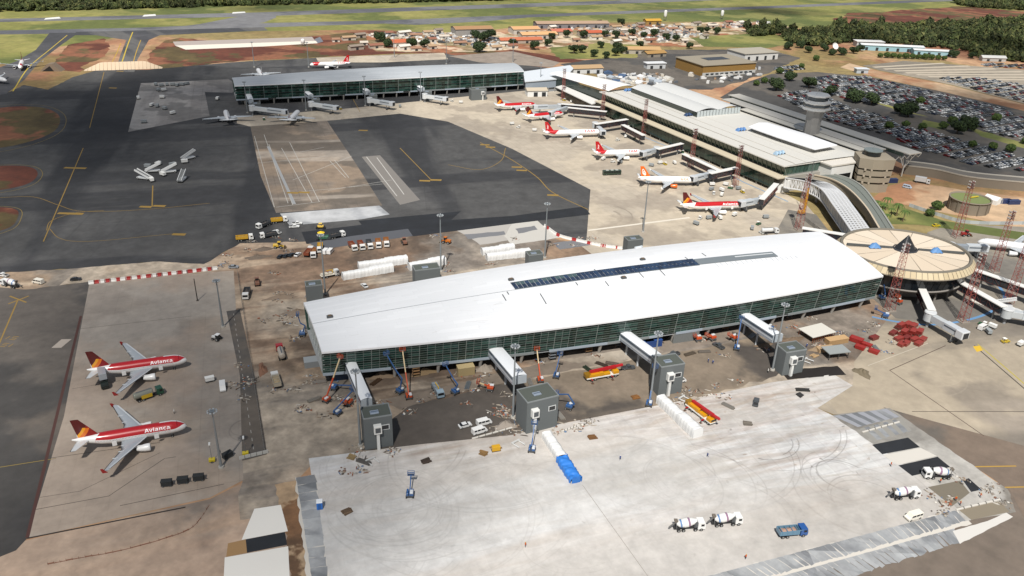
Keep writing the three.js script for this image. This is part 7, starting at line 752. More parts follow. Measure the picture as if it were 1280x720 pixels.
shed([-57,-991.6], FT, 46, 24, 8, '#a07c58', '#8d8a86', 'tan-roofed hangar with pale stripes and one dark door', { name: 'hangar', doors: 1 }); shed([65.7,-1073.8], 0.25, 96, 20, 6, '#a58b74', '#77767a', 'very long tan-roofed shed at the airfield edge', { name: 'hangar' }); shed([5.1,-1015.9], FT, 34, 22, 6, '#c69a6c', '#b9b4ab', 'orange-tan roofed warehouse with a white gable'); shed([21.2,-982.8], FT, 44, 18, 5, '#cc9f70', '#b5aea3', 'peach-roofed warehouse below the white-gabled one'); shed([0.5,-945.1], FT, 50, 14, 4, '#b5694a', '#a89a8d', 'long low brick-red roofed building'); shed([48.9,-1012.1], FT, 26, 18, 5, '#b56a55', '#a89a8d', 'pinkish roofed house block near the long tan shed'); shed([84.5,-1006.8], FT, 28, 14, 5, '#b0583c', '#a39a90', 'orange roofed low block beyond the trees'); shed([-131.1,-900.1], 0.5, 20, 18, 5, '#b5603f', '#d8d4cc', 'orange tiled house with white walls by the trees'); shed([64.5,-786.3], 0.3, 30, 14, 5, '#a88d6a', '#c9cbcb', 'tan-roofed white warehouse behind the shell roof', { name: 'warehouse' });
{ const t = shed([194.6,-814.1], 0.42, 62, 46, 10, '#8d8575', '#8a6a36', 'large flat-roofed ochre-walled cargo building with a dark roof panel', { name: 'cargo_building', flat: 1, doors: 0 }); new MB().box('#3a4048', 26, 0.2, 13, 2, 10.85, -4, 0).build('roof_panel', MATTE, t); new MB().box('#b7b7b3', 62.4, 3.6, 0.4, 0, 1.8, 23.3).build('base_wall', MATTE, t); for (let i = 0; i < 10; i++) new MB().box('#3a3f42', 3.4, 1.4, 0.3, -26 + i * 5.7, 2.2, 23.6).build('window', GLOSS, t); new MB().box('#9a988f', 0.6, 1.2, 46, 31.6, 4, 0).box('#55524a', 0.3, 7, 44, 31.3, 5, 0).build('side_gallery', MATTE, t); }
shed([252,-892.8], 0.42, 44, 30, 7, '#a09a8d', '#c9c8c4', 'pale flat-roofed annex behind the ochre cargo building', { flat: 1 }); shed([131.8,-901.2], 0.1, 42, 16, 5, '#b39266', '#a39c90', 'tan-roofed long shed by the lawn'); shed([144.2,-884.2], 0.45, 24, 12, 4, '#9c7a48', '#8d8578', 'ochre-roofed small shed in front of the tan one'); shed([135.3,-817.1], 0.3, 20, 8, 5, '#c9cbcc', '#b9bcbd', 'white container office stack beside the cargo building', { flat: 1 }); shed([432.9,-968.5], -0.1, 70, 14, 6, '#cfd0cf', '#8fb3bd', 'long white-roofed building with pale blue walls behind the tree row', { rise: 1 }); shed([416,-992.7], 0, 32, 12, 6, '#d5d5d2', '#b9bbb9', 'white-roofed wing at the near end of the pale blue building', { flat: 1 }); shed([472.8,-949.4], -0.12, 44, 12, 5, '#c9cac9', '#8fb3bd', 'white-roofed extension of the pale blue building', { rise: 1 }); shed([525.6,-919], 0, 26, 8, 4, '#c4c4c0', '#b0b0ac', 'small white block at the wood edge'); shed([270.2,-895.8], 0.3, 14, 10, 5, '#c9c9c5', '#c4c3bf', 'small white gatehouse near the parking trees', { flat: 1 }); shed([344.3,-825.1], 0.1, 12, 6, 4, '#c5cbd0', '#aab2b8', 'pale ticket canopy at the car park entrance', { flat: 1 });
{ const G1 = 'houses of the service village', W = ['#c9c2b6', '#b5aca0', '#a69a8c', '#d2cec6'], Rf = ['#94705a', '#a58a6c', '#85796d', '#bdb3a5', '#8a5c4a', '#cfcac0']; const Pp = [[-202.8,-913.1],[-191.1,-926],[-182,-944.3],[-165.2,-953.2],[-152.6,-967.2],[-135.3,-970.5],[-120.2,-961.8],[-108.4,-981.6],[-97.5,-995.8],[-169.2,-898.3],[-153.2,-881.1],[-122.7,-876.7],[-109.6,-874.1],[-93.9,-886.6],[-172.2,-868],[-15.4,-920.8],[-8.1,-906.7],[40.3,-1048.5],[65.5,-962.5],[90.4,-984.2],[110.2,-1042.9],[130.6,-1046.9],[153.9,-1071.3],[166.8,-1054.1],[195.2,-1072.8],[216.5,-1077.1],[177.3,-1024.5],[133.4,-986.5],[152.4,-972.9],[111.1,-954.3],[70.2,-920.6],[206.4,-1102.5],[235.6,-1122.7],[254.8,-1112.4],[284.1,-1147.4],[299.5,-1143.2],[312.8,-1131.4],[123.1,-1071.8],[157.5,-1099.5],[-87.2,-956.6],[-98.6,-932.3],[-106.8,-909.6],[-65.9,-917],[-25.2,-893.7],[224.7,-1015.3],[194.1,-980.5]]; Pp.forEach((p, i) => shed(p, FT + (i % 3) * 0.2, 8 + (i * 7) % 9, 6 + (i * 5) % 5, 3 + (i % 3) * 0.6, Rf[i % 6], W[i % 4], 'small ' + ['rust', 'tan', 'grey', 'cream', 'brick', 'white'][i % 6] + '-roofed house in the service village', { name: 'house', cat: 'house', group: G1, rise: 1.4 })); }
for (const [p, h, l] of [[[199.6,-1159.9], 13, 'white concrete plant silo tower above the village'], [[285.7,-1194.2], 11, 'second white silo tower near the red earth'], [[-231.4,-882.1], 6, 'white tank tower on the red earth behind the far pier']]) { const t = thing('silo_tower', l, 'silo', p); new MB().lathe('#d9d9d6', [[0.6, h * 0.35], [2.2, h * 0.5], [2.2, h], [1.2, h + 1], [0.02, h + 1.2]], 12).build('silo', MATTE, t); for (const [x, z] of [[1.6, 1.6], [-1.6, 1.6], [1.6, -1.6], [-1.6, -1.6]]) new MB().cyl('#8d8f90', [x, 0, z], [x, h * 0.55, z], 0.18).build('leg', METAL, t); }
{ const t = shed([176.9,-1125.1], FT, 22, 10, 5, '#b98f35', '#9a7f4a', 'ochre concrete plant shed at the foot of the silo'); }
{ const c = ['#d2d3d2', '#9aa2aa', '#3f5573', '#b9b7b0']; [[77.8,-762.2],[87,-756.3],[97.6,-765.1],[105.5,-755.5],[115.6,-764.1],[124,-754.6],[88.9,-739.1],[99.7,-737.3],[110.8,-738.9],[127.7,-744.7],[85.3,-778.1],[139.8,-760.5]].forEach((p, i) => { const t = thing('yard_store', ['white', 'grey', 'dark blue', 'pale'][i % 4] + ' covered store in the yard behind the terminal', 'store', p, (i * 0.6) % 2, 'covered stores behind the terminal'); new MB().prism(c[i % 4], [[-4, 0], [4, 0], [4.2, 2], [0, 3.6], [-4.2, 2]], 7).build('cover', MATTE, t); new MB().box('#6a6c6c', 6, 1, 9, 0, 0.5, 0).build('pallets', MATTE, t); }); }
{ // satellite dish on the right
  const t = thing('satellite_dish', 'large white satellite dish among the trees', 'dish', [352,-928.9]); new MB().cyl('#9a9c9c', [0, 0, 0], [0, 8, 0], 0.8, 0.5, 8).build('pedestal', CONC, t); new MB().lathe('#dcdcda', [[0.02, 0], [1.6, 0.3], [3, 1.1], [3.8, 2]], 18, mtx(0, 8.5, 0, 0, -0.5, 0.9)).build('reflector', MATTE, t); }
{ // loose vehicles and stores scattered through the village and the yards
  const g = new MB().prism('#ffffff', [[-2.2, 0], [2.2, 0], [2.3, 0.9], [1, 1.1], [0.6, 1.7], [-2.2, 1.7]], 1.9).geo(), L = []; for (const [q, n] of [[[[-193.9,-959.2],[-85.6,-992.1],[-8.8,-960],[-42.4,-890.7],[-150.1,-862.3]], 240], [[[10.1,-1049],[227.2,-1135.6],[229.8,-1040.8],[159.2,-968.6],[46.3,-948]], 320], [[[74,-780.1],[139.5,-782.4],[148.8,-747.7],[87.5,-725.5]], 110], [[[138.3,-774.8],[254.9,-840],[245.7,-806.2],[168.7,-737]], 40], [[[249.8,-1140.3],[348.8,-1184],[353,-1139.6],[251.8,-1097.8]], 60]]) { for (let i = 0; i < n; i++) { const a = mid(q[0], q[1], rnd()), b = mid(q[3], q[2], rnd()), p = mid(a, b, rnd()); L.push(p); } }
  const im = new THREE.InstancedMesh(g, PAINT, L.length), d = new THREE.Object3D(), c = new THREE.Color(); L.forEach((p, i) => { d.position.set(p[0], 0.05, p[1]); d.rotation.y = rr(0, 6.3); const k = rr(0.6, 1.8); d.scale.set(k, rr(0.7, 1.5), k); d.updateMatrix(); im.setMatrixAt(i, d.matrix); im.setColorAt(i, c.set(pick(['#d5d5d2', '#b9bbbc', '#c9c2b4', '#8f8a82', '#5a5f66', '#d9d9d7', '#3f4347', '#a3866a']))); }); im.name = 'village_clutter'; im.castShadow = im.receiveShadow = true; stuff(im, 'scattered vehicles and stores filling the village lanes and yards'); im.userData.category = 'clutter'; scene.add(im); }
// ---------- parked cars ----------
const carGeo = new MB().prism('#ffffff', [[-2.1, 0.3], [2.1, 0.3], [2.2, 0.75], [1.1, 0.98], [-1.9, 1.0], [-2.2, 0.85]], 1.72).prism('#20262b', [[1.1, 0.97], [0.4, 1.36], [-1.1, 1.4], [-1.9, 0.99]], 1.55).rbox('#ffffff', 1.5, 0.1, 1.4, -0.35, 1.42, 0, 0.04).wheel(TYRE, 1.35, 0.75, 0.32, 0.25).wheel(TYRE, -1.35, 0.75, 0.32, 0.25).wheel(TYRE, 1.35, -0.75, 0.32, 0.25).wheel(TYRE, -1.35, -0.75, 0.32, 0.25).geo();
{
  const cols = [['silver', '#9aa0a5'], ['black', '#1d1f22'], ['white', '#d2d3d2'], ['dark grey', '#44494e'], ['dark blue', '#25324a'], ['red', '#7d1f1f'], ['grey', '#70767b']], wts = [0, 0, 0, 1, 1, 2, 2, 2, 3, 3, 4, 5, 6, 6];
  const mats2 = cols.map(([n, c]) => { const m = PAINT.clone(); m.color.set(c); return m; });
  const inside = (p, q) => { let r = false; for (let i = 0, j = q.length - 1; i < q.length; j = i++) if ((q[i][1] > p[1]) !== (q[j][1] > p[1]) && p[0] < (q[j][0] - q[i][0]) * (p[1] - q[i][1]) / (q[j][1] - q[i][1]) + q[i][0]) r = !r; return r; };
  const lots = [[[[286.6,-800.7],[343.2,-805.4],[382.5,-740.3],[414.5,-678.3],[407.9,-661.3],[351,-633.8],[326.9,-678.4],[289.3,-693.7],[271.2,-734.7]], 'main car park'], [[[226.9,-706.4],[258.6,-736.3],[271.7,-694.3],[277,-663.7],[297.7,-639.9],[293.6,-614.9],[311.8,-587.4],[295.2,-566.5],[271.4,-587.2],[240.3,-625.5]], 'car park behind the terminal'], [[[276.6,-585.6],[307.5,-607.1],[317.5,-594.7],[326.6,-574.1],[348,-528],[333.5,-502.4],[300.7,-514.4],[291.9,-535],[276.2,-554.4]], 'short-stay car park'], [[[357.7,-637.1],[421.7,-657.7],[376.1,-577.5],[356.4,-601.3]], 'eastern car park'], [[[409.8,-811.4],[459.2,-814.9],[492.8,-782.9],[448.9,-705.6],[430.1,-743.5]], 'upper car park'], [[[259.2,-840.6],[294.9,-863.5],[293.5,-837.6],[258.1,-808]], 'small side car park'], [[[503.3,-901.4],[557.3,-896.4],[546.3,-877],[495.5,-877.8]], 'lot by the wood']];
  const u = [0.86, -0.51], v = [-0.51, -0.86], all = [];
  for (const [q, nm] of lots) { const xs = q.map((p) => p[0] * u[0] + p[1] * u[1]), ys = q.map((p) => p[0] * v[0] + p[1] * v[1]); let k = 0; for (let y = Math.min(...ys) + 2; y < Math.max(...ys) - 2; y += k++ % 2 ? 8.6 : 5.1) for (let x = Math.min(...xs) + 2; x < Math.max(...xs) - 2; x += 2.75) { if (rnd() > 0.93) continue; const p = [u[0] * x + v[0] * y, u[1] * x + v[1] * y]; if (inside(p, q)) all.push({ p, nm, c: pick(wts), h: Math.atan2(-v[1], v[0]) + (rnd() < 0.5 ? Math.PI : 0) + rr(-0.05, 0.05) }); } }
  all.sort((a, b) => Math.hypot(...a.p) - Math.hypot(...b.p)); console.log('cars', all.length);
  for (const a of all.slice(0, 300)) { const o = meshOf('parked_car', carGeo, mats2[a.c]); o.position.set(a.p[0], 0.05, a.p[1]); o.rotation.y = a.h; tag(o, cols[a.c][0] + ' car parked in a row of the ' + a.nm, 'car', 'cars in the ' + a.nm); }
  const rest = all.slice(300), im = new THREE.InstancedMesh(carGeo, PAINT, rest.length), m4 = new THREE.Matrix4(), cc = new THREE.Color(); rest.forEach((a, i) => { im.setMatrixAt(i, m4.makeRotationY(a.h).setPosition(a.p[0], 0.05, a.p[1])); im.setColorAt(i, cc.set(cols[a.c][1])); }); im.name = 'far_parked_cars'; im.castShadow = im.receiveShadow = true; stuff(im, 'hundreds of parked cars filling the far rows of the car parks'); im.userData.category = 'cars'; scene.add(im);
}
// ---------- trees ----------
function leafBlob(n, rx, ry, size, cols, cy) { // leaf-sized faces spread through uneven clumps
  const pos = [], col = [], nrm = []; const clumps = []; for (let i = 0; i < 11; i++) { const a = rr(0, 6.28), e = rr(-0.5, 1), r = rr(0.35, 0.72); clumps.push([Math.cos(a) * r * rx, cy + e * ry * 0.6, Math.sin(a) * r * rx, rr(0.36, 0.6) * rx]); } clumps.push([0, cy + ry * 0.5, 0, rx * 0.5]);
  for (let i = 0; i < n; i++) { const c = clumps[i % clumps.length], d = V(rr(-1, 1), rr(-0.8, 1), rr(-1, 1)).normalize(), q = Math.pow(rnd(), 0.33), p = V(c[0], c[1], c[2]).addScaledVector(d, c[3] * q), nn = d.clone().add(V(rr(-0.8, 0.8), rr(-0.3, 0.9), rr(-0.8, 0.8))).normalize(), a = V(rr(-1, 1), rr(-1, 1), rr(-1, 1)).cross(nn).normalize(), b = nn.clone().cross(a), s = size * rr(0.6, 1.3), k = C(pick(cols)); for (const [x, y] of [[-1, -0.6], [1, -0.6], [0, 1]]) { pos.push(...p.clone().addScaledVector(a, x * s).addScaledVector(b, y * s).toArray()); nrm.push(...nn.toArray()); col.push(k.r, k.g, k.b); } }
  const g = new THREE.BufferGeometry(); g.setAttribute('position', new THREE.Float32BufferAttribute(pos, 3)); g.setAttribute('normal', new THREE.Float32BufferAttribute(nrm, 3)); g.setAttribute('color', new THREE.Float32BufferAttribute(col, 3)); g.setAttribute('uv', new THREE.BufferAttribute(new Float32Array(pos.length / 3 * 2), 2)); return g;
}
const LEAF = new THREE.MeshPhysicalMaterial({ vertexColors: true, roughness: 0.9, side: THREE.DoubleSide });
function tree(cols, n = 2400, tall = 1) { const t = proto('tree', 'tree'); const m = new MB(); m.cyl('#5b4a3a', [0, 0, 0], [0.15, 3 * tall, 0.1], 0.42, 0.3, 7); for (let i = 0; i < 5; i++) { const a = i * 1.3; m.cyl('#5b4a3a', [0.15, 2.4 * tall, 0.1], [Math.cos(a) * 2.4, 4.6 * tall, Math.sin(a) * 2.4], 0.22, 0.1, 5); } m.build('trunk', MATTE, t); meshOf('crown', leafBlob(n, 5, 3.6 * tall, 0.55, cols, 4 * tall), LEAF, t); return t; }
{
  const dk = ['#2f4020', '#26361a', '#3a4a24', '#1f2d17'], mg = ['#4a5d28', '#3c5022', '#56692f', '#324420'], T = [tree(dk), tree(mg), tree(dk, 2200, 1.25)];
  const near = [[[[257.5,-774.1],[231.9,-729.3],[266.1,-744],[274.6,-712.9],[287.5,-690.5],[299.8,-683.4],[311,-651.9],[314.4,-644.5],[343.3,-606.7],[330.2,-596.1]], 1.3, 0, 'dark bushy tree among the rows of the car parks', 'car park trees'], [[[289.7,-841.2],[257.3,-807.9],[281.8,-604.2],[298,-610.7],[340.6,-625.2],[325.5,-609.2],[307.7,-604.8],[381.5,-637.5],[344.8,-550],[335,-554.8],[323.3,-559.5],[318.9,-885.3],[229.2,-759.3],[218.6,-747.4],[345.1,-692.2]], 0.7, 1, 'small green tree at the edge of the car parks', 'small car park trees'], [[[349.2,-923.5],[360.6,-925.4],[378.9,-938.5],[509.3,-930.7],[488.3,-932.1],[348.7,-948.7],[392.8,-956.3],[308.5,-952.1],[326.5,-965.8],[325.9,-934.5]], 1, 0, 'dark tree near the large white dish and pale blue building', 'trees near the pale blue building'], [[[400.5,-917.5],[407.5,-917.2],[414.4,-916.9],[421.2,-916.1],[428.2,-915.9],[435.2,-915.6],[441.9,-914.8],[448.9,-914.5],[455.8,-914.2],[462.5,-913.4],[469.5,-913.1]], 0.72, 1, 'green tree in the row before the pale blue building', 'tree row before the pale blue building'], [[[38,-974.4],[56.5,-989.5],[31.9,-924.1],[90.1,-924.1],[58.3,-883.8],[68.2,-890.3],[78.6,-868.5],[107.1,-906.8],[103.1,-877.3],[112.6,-893.1],[90.6,-861.4],[132.5,-1101.4],[104,-1088.5],[102.7,-1004.2],[114.2,-994.5],[137,-1016.8],[149.6,-1001.2],[163.3,-1015.7],[173.5,-988.2],[185.3,-984.6],[192.6,-937],[246.9,-1050.4],[227.2,-1053],[238.1,-1061.6],[16.5,-901],[-8.2,-916.9],[135.8,-932.2],[76.4,-987.4]], 0.9, 2, 'dark tree standing in the service village', 'village trees'], [[[-141.5,-888.1],[-155.5,-921.8],[-116.2,-892.6],[-102.6,-895],[-42.6,-876.1],[-50.4,-957.8],[-33.3,-972.5],[-39.6,-943.2]], 1.25, 0, 'big dark tree by the hangars behind the far pier', 'trees by the hangars'], [[[228.2,-416.2],[236.7,-426.9],[367.4,-572.4]], 0.6, 1, 'small green tree beside the round tank', 'trees by the round tank']];
  for (const [P, s, k, l, g] of near) P.forEach((p, i) => put(T[k], p, i * 1.7, l, g, 0, s * (0.85 + 0.3 * ((i * 37) % 10) / 10)));
  const PL = proto('palm_tree', 'palm'); { new MB().cyl('#6b5a46', [0, 0, 0], [0.3, 5.5, 0.2], 0.28, 0.2, 7).build('trunk', MATTE, PL); for (let i = 0; i < 11; i++) { const a = i * 0.571; new MB().grid(i % 2 ? '#3f5424' : '#4d632b', 6, 2, (u, v) => { const r = 3 * u, y = 5.5 + 1.5 * Math.sin(u * 2.6) - 1.6 * u * u; return [0.3 + Math.cos(a) * r - Math.sin(a) * (v - 0.5) * 0.9 * Math.sin(Math.PI * (0.1 + 0.85 * u)), y - Math.abs(v - 0.5) * 0.4, 0.2 + Math.sin(a) * r + Math.cos(a) * (v - 0.5) * 0.9 * Math.sin(Math.PI * (0.1 + 0.85 * u))]; }).build('frond', LEAF, PL); } }
  [[201.3,-423.8],[201.5,-416.4],[206.8,-423.1],[204.9,-411.9],[196.6,-407.6],[209.1,-414.6],[198.3,-403],[209.1,-406.3]].forEach((p, i) => put(PL, p, i, 'palm in the garden beside the grey covered walkway', 'garden palms', 0.06, 0.8 + (i % 3) * 0.15));
  // far woods: too many to count
  const crown = leafBlob(170, 3.6, 2.9, 1.25, ['#3f4a27', '#343f21', '#4a532d', '#2d371d', '#545832'], 3.4), inst = (name, label, areas) => { const L = []; for (const [q, step] of areas) { const xs = q.map((p) => p[0]), ys = q.map((p) => p[1]); const ins = (p) => { let r = false; for (let i = 0, j = q.length - 1; i < q.length; j = i++) if ((q[i][1] > p[1]) !== (q[j][1] > p[1]) && p[0] < (q[j][0] - q[i][0]) * (p[1] - q[i][1]) / (q[j][1] - q[i][1]) + q[i][0]) r = !r; return r; }; for (let x = Math.min(...xs); x < Math.max(...xs); x += step) for (let z = Math.min(...ys); z < Math.max(...ys); z += step) { const p = [x + rr(-0.6, 0.6) * step, z + rr(-0.6, 0.6) * step]; if (ins(p)) L.push(p); } } const im = new THREE.InstancedMesh(crown, LEAF, L.length), d = new THREE.Object3D(), c = new THREE.Color(); L.forEach((p, i) => { d.position.set(p[0], rr(-1.2, 0.6), p[1]); d.rotation.y = rr(0, 6.3); const q = rnd() < 0.12 ? 1.5 : 1; d.scale.set(rr(0.5, 1.4) * q, rr(0.5, 1.6) * q, rr(0.5, 1.4) * q); d.updateMatrix(); im.setMatrixAt(i, d.matrix); const k = rr(0.6, 1.35); im.setColorAt(i, c.setRGB(k * rr(0.92, 1.12), k, k * rr(0.85, 1))); }); im.name = name; im.castShadow = im.receiveShadow = true; stuff(im, label); im.userData.category = 'trees'; scene.add(im); console.log(name, L.length); };
  inst('woodland', 'dark scrubby woodland beyond the car parks', [[[[330.2,-1060.2],[470.8,-1163.8],[534.1,-1169.3],[699,-1250.3],[948.7,-1303.2],[650.6,-867.6],[565.8,-911.5],[513.5,-926.6],[528.5,-969.2],[514.2,-988],[425,-1028.8],[350.1,-980.9],[322.1,-998.3]], 6.2], [[[288.9,-1078.1],[346.5,-1116.9],[345.1,-1075.9],[289.5,-1039.8]], 5]]);
  inst('far_forest', 'long dark forest along the far side of the runway', [[[[-752.7,-1017.4],[-656.9,-1054.1],[-521.4,-1113.2],[-373.4,-1187.1],[-203.5,-1256.7],[-38.8,-1326.1],[145.5,-1419.2],[-15.6,-1459.1],[-409,-1305.8],[-721.3,-1164],[-818.7,-1112.5]], 6.4], [[[757.9,-1440.6],[849.3,-1410.5],[1022.1,-1410.4],[1187.6,-1652.3],[978,-1637],[756.9,-1495.3]], 6.5]]);
}
// ---------- rubble and loose matter of the building site ----------
{
  const g = new THREE.DodecahedronGeometry(0.5, 0), geo = new MB().put(g, '#ffffff').geo(), L = [], areas = [[[[-69,-231.5],[-47.1,-240.4],[-21.6,-239.3],[0.8,-248.6],[0.9,-243.2],[-21,-232.2],[-55.5,-213.4]], 260], [[[-96.9,-275.7],[-83.9,-286.7],[-66,-236.7],[-70.8,-212.6],[-85.3,-235.6]], 200], [[[0.9,-244.8],[49.5,-265.9],[82.5,-277.3],[81.5,-272.8],[48.7,-259.9],[3.8,-237.6]], 190], [[[92.1,-277.9],[148.7,-302],[148,-291.4],[103.7,-263.2],[91.4,-262.4]], 220], [[[-4.2,-225.3],[2.5,-228.1],[3.9,-205.8],[-2.3,-205.5]], 140], [[[14.3,-214.9],[27.7,-220],[28.5,-213.4],[16.5,-206.4]], 70], [[[56.3,-233.4],[74.2,-239.5],[72,-229.4],[57.8,-226.3]], 90], [[[-90.7,-329.1],[-32,-361.7],[23.1,-370.2],[22.5,-354.1],[-28.9,-325],[-74.9,-305.6]], 160], [[[-131.2,-353.9],[-103.5,-366.2],[-94.3,-328.8],[-119.9,-318.5]], 120], [[[-98,-296.5],[-80.6,-300.7],[-75.2,-277.1],[-91.6,-273.4]], 160], [[[122.1,-188.4],[139.1,-191.7],[143,-179.1],[127.4,-175.1]], 110], [[[-56.8,-190.9],[-27.9,-198.9],[-24.9,-193.6],[-54.3,-185.5]], 80], [[[19.3,-376.2],[46.5,-363.9],[43.8,-355.8],[18.8,-360.7]], 60]];
  for (const [q, n] of areas) { const xs = q.map((p) => p[0]), ys = q.map((p) => p[1]); let cx = 0, cz = 0; for (let i = 0; i < n * 1.2; i++) { if (i % 16 === 0) { cx = rr(Math.min(...xs), Math.max(...xs)); cz = rr(Math.min(...ys), Math.max(...ys)); } const k = 3.2 * (rnd() + rnd() - 1), e = 2.6 * (rnd() + rnd() - 1); L.push([cx + k, cz + e]); } }
  const im = new THREE.InstancedMesh(geo, MATTE, L.length), d = new THREE.Object3D(), c = new THREE.Color(), cs = ['#9c9386', '#7d746a', '#5c544c', '#8f8070', '#4c4640', '#6f5140', '#b5afa6', '#8a8782', '#c4c0b8', '#5a6f8a', '#94563a']; L.forEach((p, i) => { d.position.set(p[0], 0.18, p[1]); d.rotation.set(rr(-0.3, 0.3), rr(0, 6.3), rr(-0.2, 0.2)); const lg = rnd() < 0.3; d.scale.set(lg ? rr(1.2, 3.2) : rr(0.3, 1.1), rr(0.2, 0.5), lg ? rr(0.15, 0.35) : rr(0.3, 1)); d.updateMatrix(); im.setMatrixAt(i, d.matrix); im.setColorAt(i, c.set(cs[Math.floor(Math.pow(rnd(), 1.5) * cs.length)])); }); im.name = 'site_rubble'; im.castShadow = im.receiveShadow = true; stuff(im, 'rubble, boards and pipe scraps littering the building site'); im.userData.category = 'rubble'; scene.add(im);
}
// spoil heaps, pipe bundles, block stacks and scaffolds
function heap(p, rx, rz, h, c, label) { rx *= 0.75; rz *= 0.75; h *= 1.35; const g = new MB().grid(C(c).lerp(C('#8a7866'), 0.35), 18, 9, (u, v) => { const a = u * 6.2832, q = v, k = 1 + 0.22 * Math.sin(a * 3 + p[0]) + 0.12 * Math.sin(a * 7 + p[1]); return [Math.cos(a) * rx * q * k, 0.02 + h * Math.pow(1 - q, 1.15) * (1 + 0.25 * Math.sin(a * 5 + q * 9)), Math.sin(a) * rz * q * k]; }).geo(); const o = meshOf('spoil_heap', g, MATTE); o.position.set(p[0], 0.02, p[1]); o.rotation.y = PT; tag(o, label, 'earth heap', 'spoil heaps'); }
[[[-87,-239.7], 2, 6, 1.3, '#7a4a33', 'rusty earth bank along the dirt road edge'], [[-85.3,-281.8], 8, 3, 1.4, '#6d6257', 'grey-brown spoil bank behind the outer gable'], [[-95.3,-295.2], 9, 2.5, 1.1, '#77695b', 'pale spoil bank near the first far-side tower'], [[-44.4,-238], 6, 3, 1.5, '#5a4b38', 'muddy heap under the pier behind the raised lifts'], [[-30.2,-240.9], 7, 2.4, 1.3, '#6a552f', 'ochre clay heap under the pier'], [[-8.8,-244.2], 5, 2.6, 1.5, '#8a857d', 'pale rubble heap beside the wide walkway'], [[-0.7,-211], 4.5, 3, 1.3, '#8d8983', 'pale rubble heap at the foot of the large grey tower'], [[109.5,-272.6], 7, 3, 0.9, '#4d3d2c', 'dark wet earth heap near the eastern tower'], [[97.3,-267.6], 5, 2.4, 0.8, '#5b4832', 'brown earth heap under the fourth walkway'], [[128.3,-249.9], 3.4, 5, 1.1, '#55523f', 'grassy earth heap beside the red containers'], [[-116.9,-334.2], 8, 2.4, 1, '#4a4540', 'dark churned earth heap by the paving trucks'], [[-116.6,-343.4], 7, 2, 1, '#423d39', 'black asphalt spoil heap by the yellow roller'], [[116.6,-265.7], 4, 2, 1, '#7d6a50', 'tan earth heap by the canopy hut']].forEach((a) => heap(...a));
function pipes(p, n, l, c, label, turn) { const t = thing('pipe_bundle', label, 'pipes', p, turn, 'pipe bundles'); for (let i = 0; i < n; i++) new MB().cyl(c, [-l / 2 + rr(-0.3, 0.3), 0.16 + 0.28 * Math.floor(i / 5), (i % 5 - 2) * 0.34], [l / 2 + rr(-0.3, 0.3), 0.16 + 0.28 * Math.floor(i / 5), (i % 5 - 2) * 0.34], 0.15, 0.15, 6).build('pipe', METAL, t); }
[[[-65.1,-232.7], '#77716a', 'grey pipe bundle by the pale hut'], [[-64.5,-222], '#8f887d', 'pale pipe bundle on the mud by the orange lift'], [[-46,-233.8], '#5f4a3a', 'rusty bar bundle under the first walkway'], [[-14.2,-233.5], '#8d949a', 'grey pipe bundle beside the tan-topped box'], [[7.2,-236.7], '#a8a59f', 'pale pipe bundle behind the orange lift'], [[28.2,-246.3], '#3f4a3c', 'dark green bar bundle behind the crane'], [[33.4,-249.9], '#4a3f36', 'dark bar bundle behind the crane tail'], [[37.3,-250.7], '#41372f', 'dark bar bundle beside the third walkway foot'], [[73,-261.3], '#6d665e', 'grey bar bundle on the road before the pier'], [[67.2,-259.3], '#6a5f52', 'brown bar bundle on the road before the pier'], [[94.5,-274.8], '#8a8f94', 'grey pipe bundle under the fourth walkway'], [[138.1,-270.1], '#b0b2b2', 'pale panel bundle among the red containers'], [[140.3,-267.8], '#9a9c9c', 'grey panel bundle among the red containers'], [[17,-217.2], '#b5b0a6', 'pale pipe bundle beside the large grey tower door'], [[73.9,-225.7], '#8f8a82', 'grey bar bundle on the white apron'], [[-42.4,-190.5], '#6a6661', 'dark bar bundle at the first tower foot'], [[102.5,-237], '#2f2e2c', 'black frame bundle on the apron below the trench']].forEach(([p, c, l], i) => pipes(p, 10, 4.5, c, l, PT + i * 0.37));
for (const [p, l] of [[[3.5,-201.3], 'white leg frame by the blue tarpaulin bridge'], [[-39.8,-190.6], 'white leg frame at the first tower foot'], [[110.7,-256.7], 'white leg frame by the eastern tower'], [[59.9,-228.8], 'white leg frame beside the crane on the apron']]) { const t = thing('leg_frame', l, 'frame', p, PT + 0.4); for (const x of [-1.2, 1.2]) new MB().cyl('#c9cac8', [x, 0.2, -1.6], [x, 0.5, 1.6], 0.2, 0.2, 8).build('leg', PAINT, t); new MB().box('#bfc0be', 3.2, 0.4, 0.5, 0, 0.5, -1.4).build('crossbeam', PAINT, t); }
{ let k = 0; for (const p of [[-52.5,-234.4], [-32.7,-238.6], [15.5,-252.2], [29.1,-258.1], [40.6,-263], [84.6,-279.3], [113.3,-290.5], [134.7,-300.4]]) { const t = thing('scaffold', 'steel scaffold tower standing under the pier floor', 'scaffold', p, PT, 'scaffolds under the pier'); for (const x of [-1.2, 1.2]) for (const z of [-0.7, 0.7]) new MB().cyl('#77675c', [x, 0, z], [x, 3.8, z], 0.07, 0.07, 5).build('standard', METAL, t); for (const y of [1.2, 2.4, 3.6]) new MB().box(k % 2 ? '#8a6a48' : '#6b6f73', 2.6, 0.1, 1.5, 0, y, 0).build('platform', MATTE, t); k++; } }
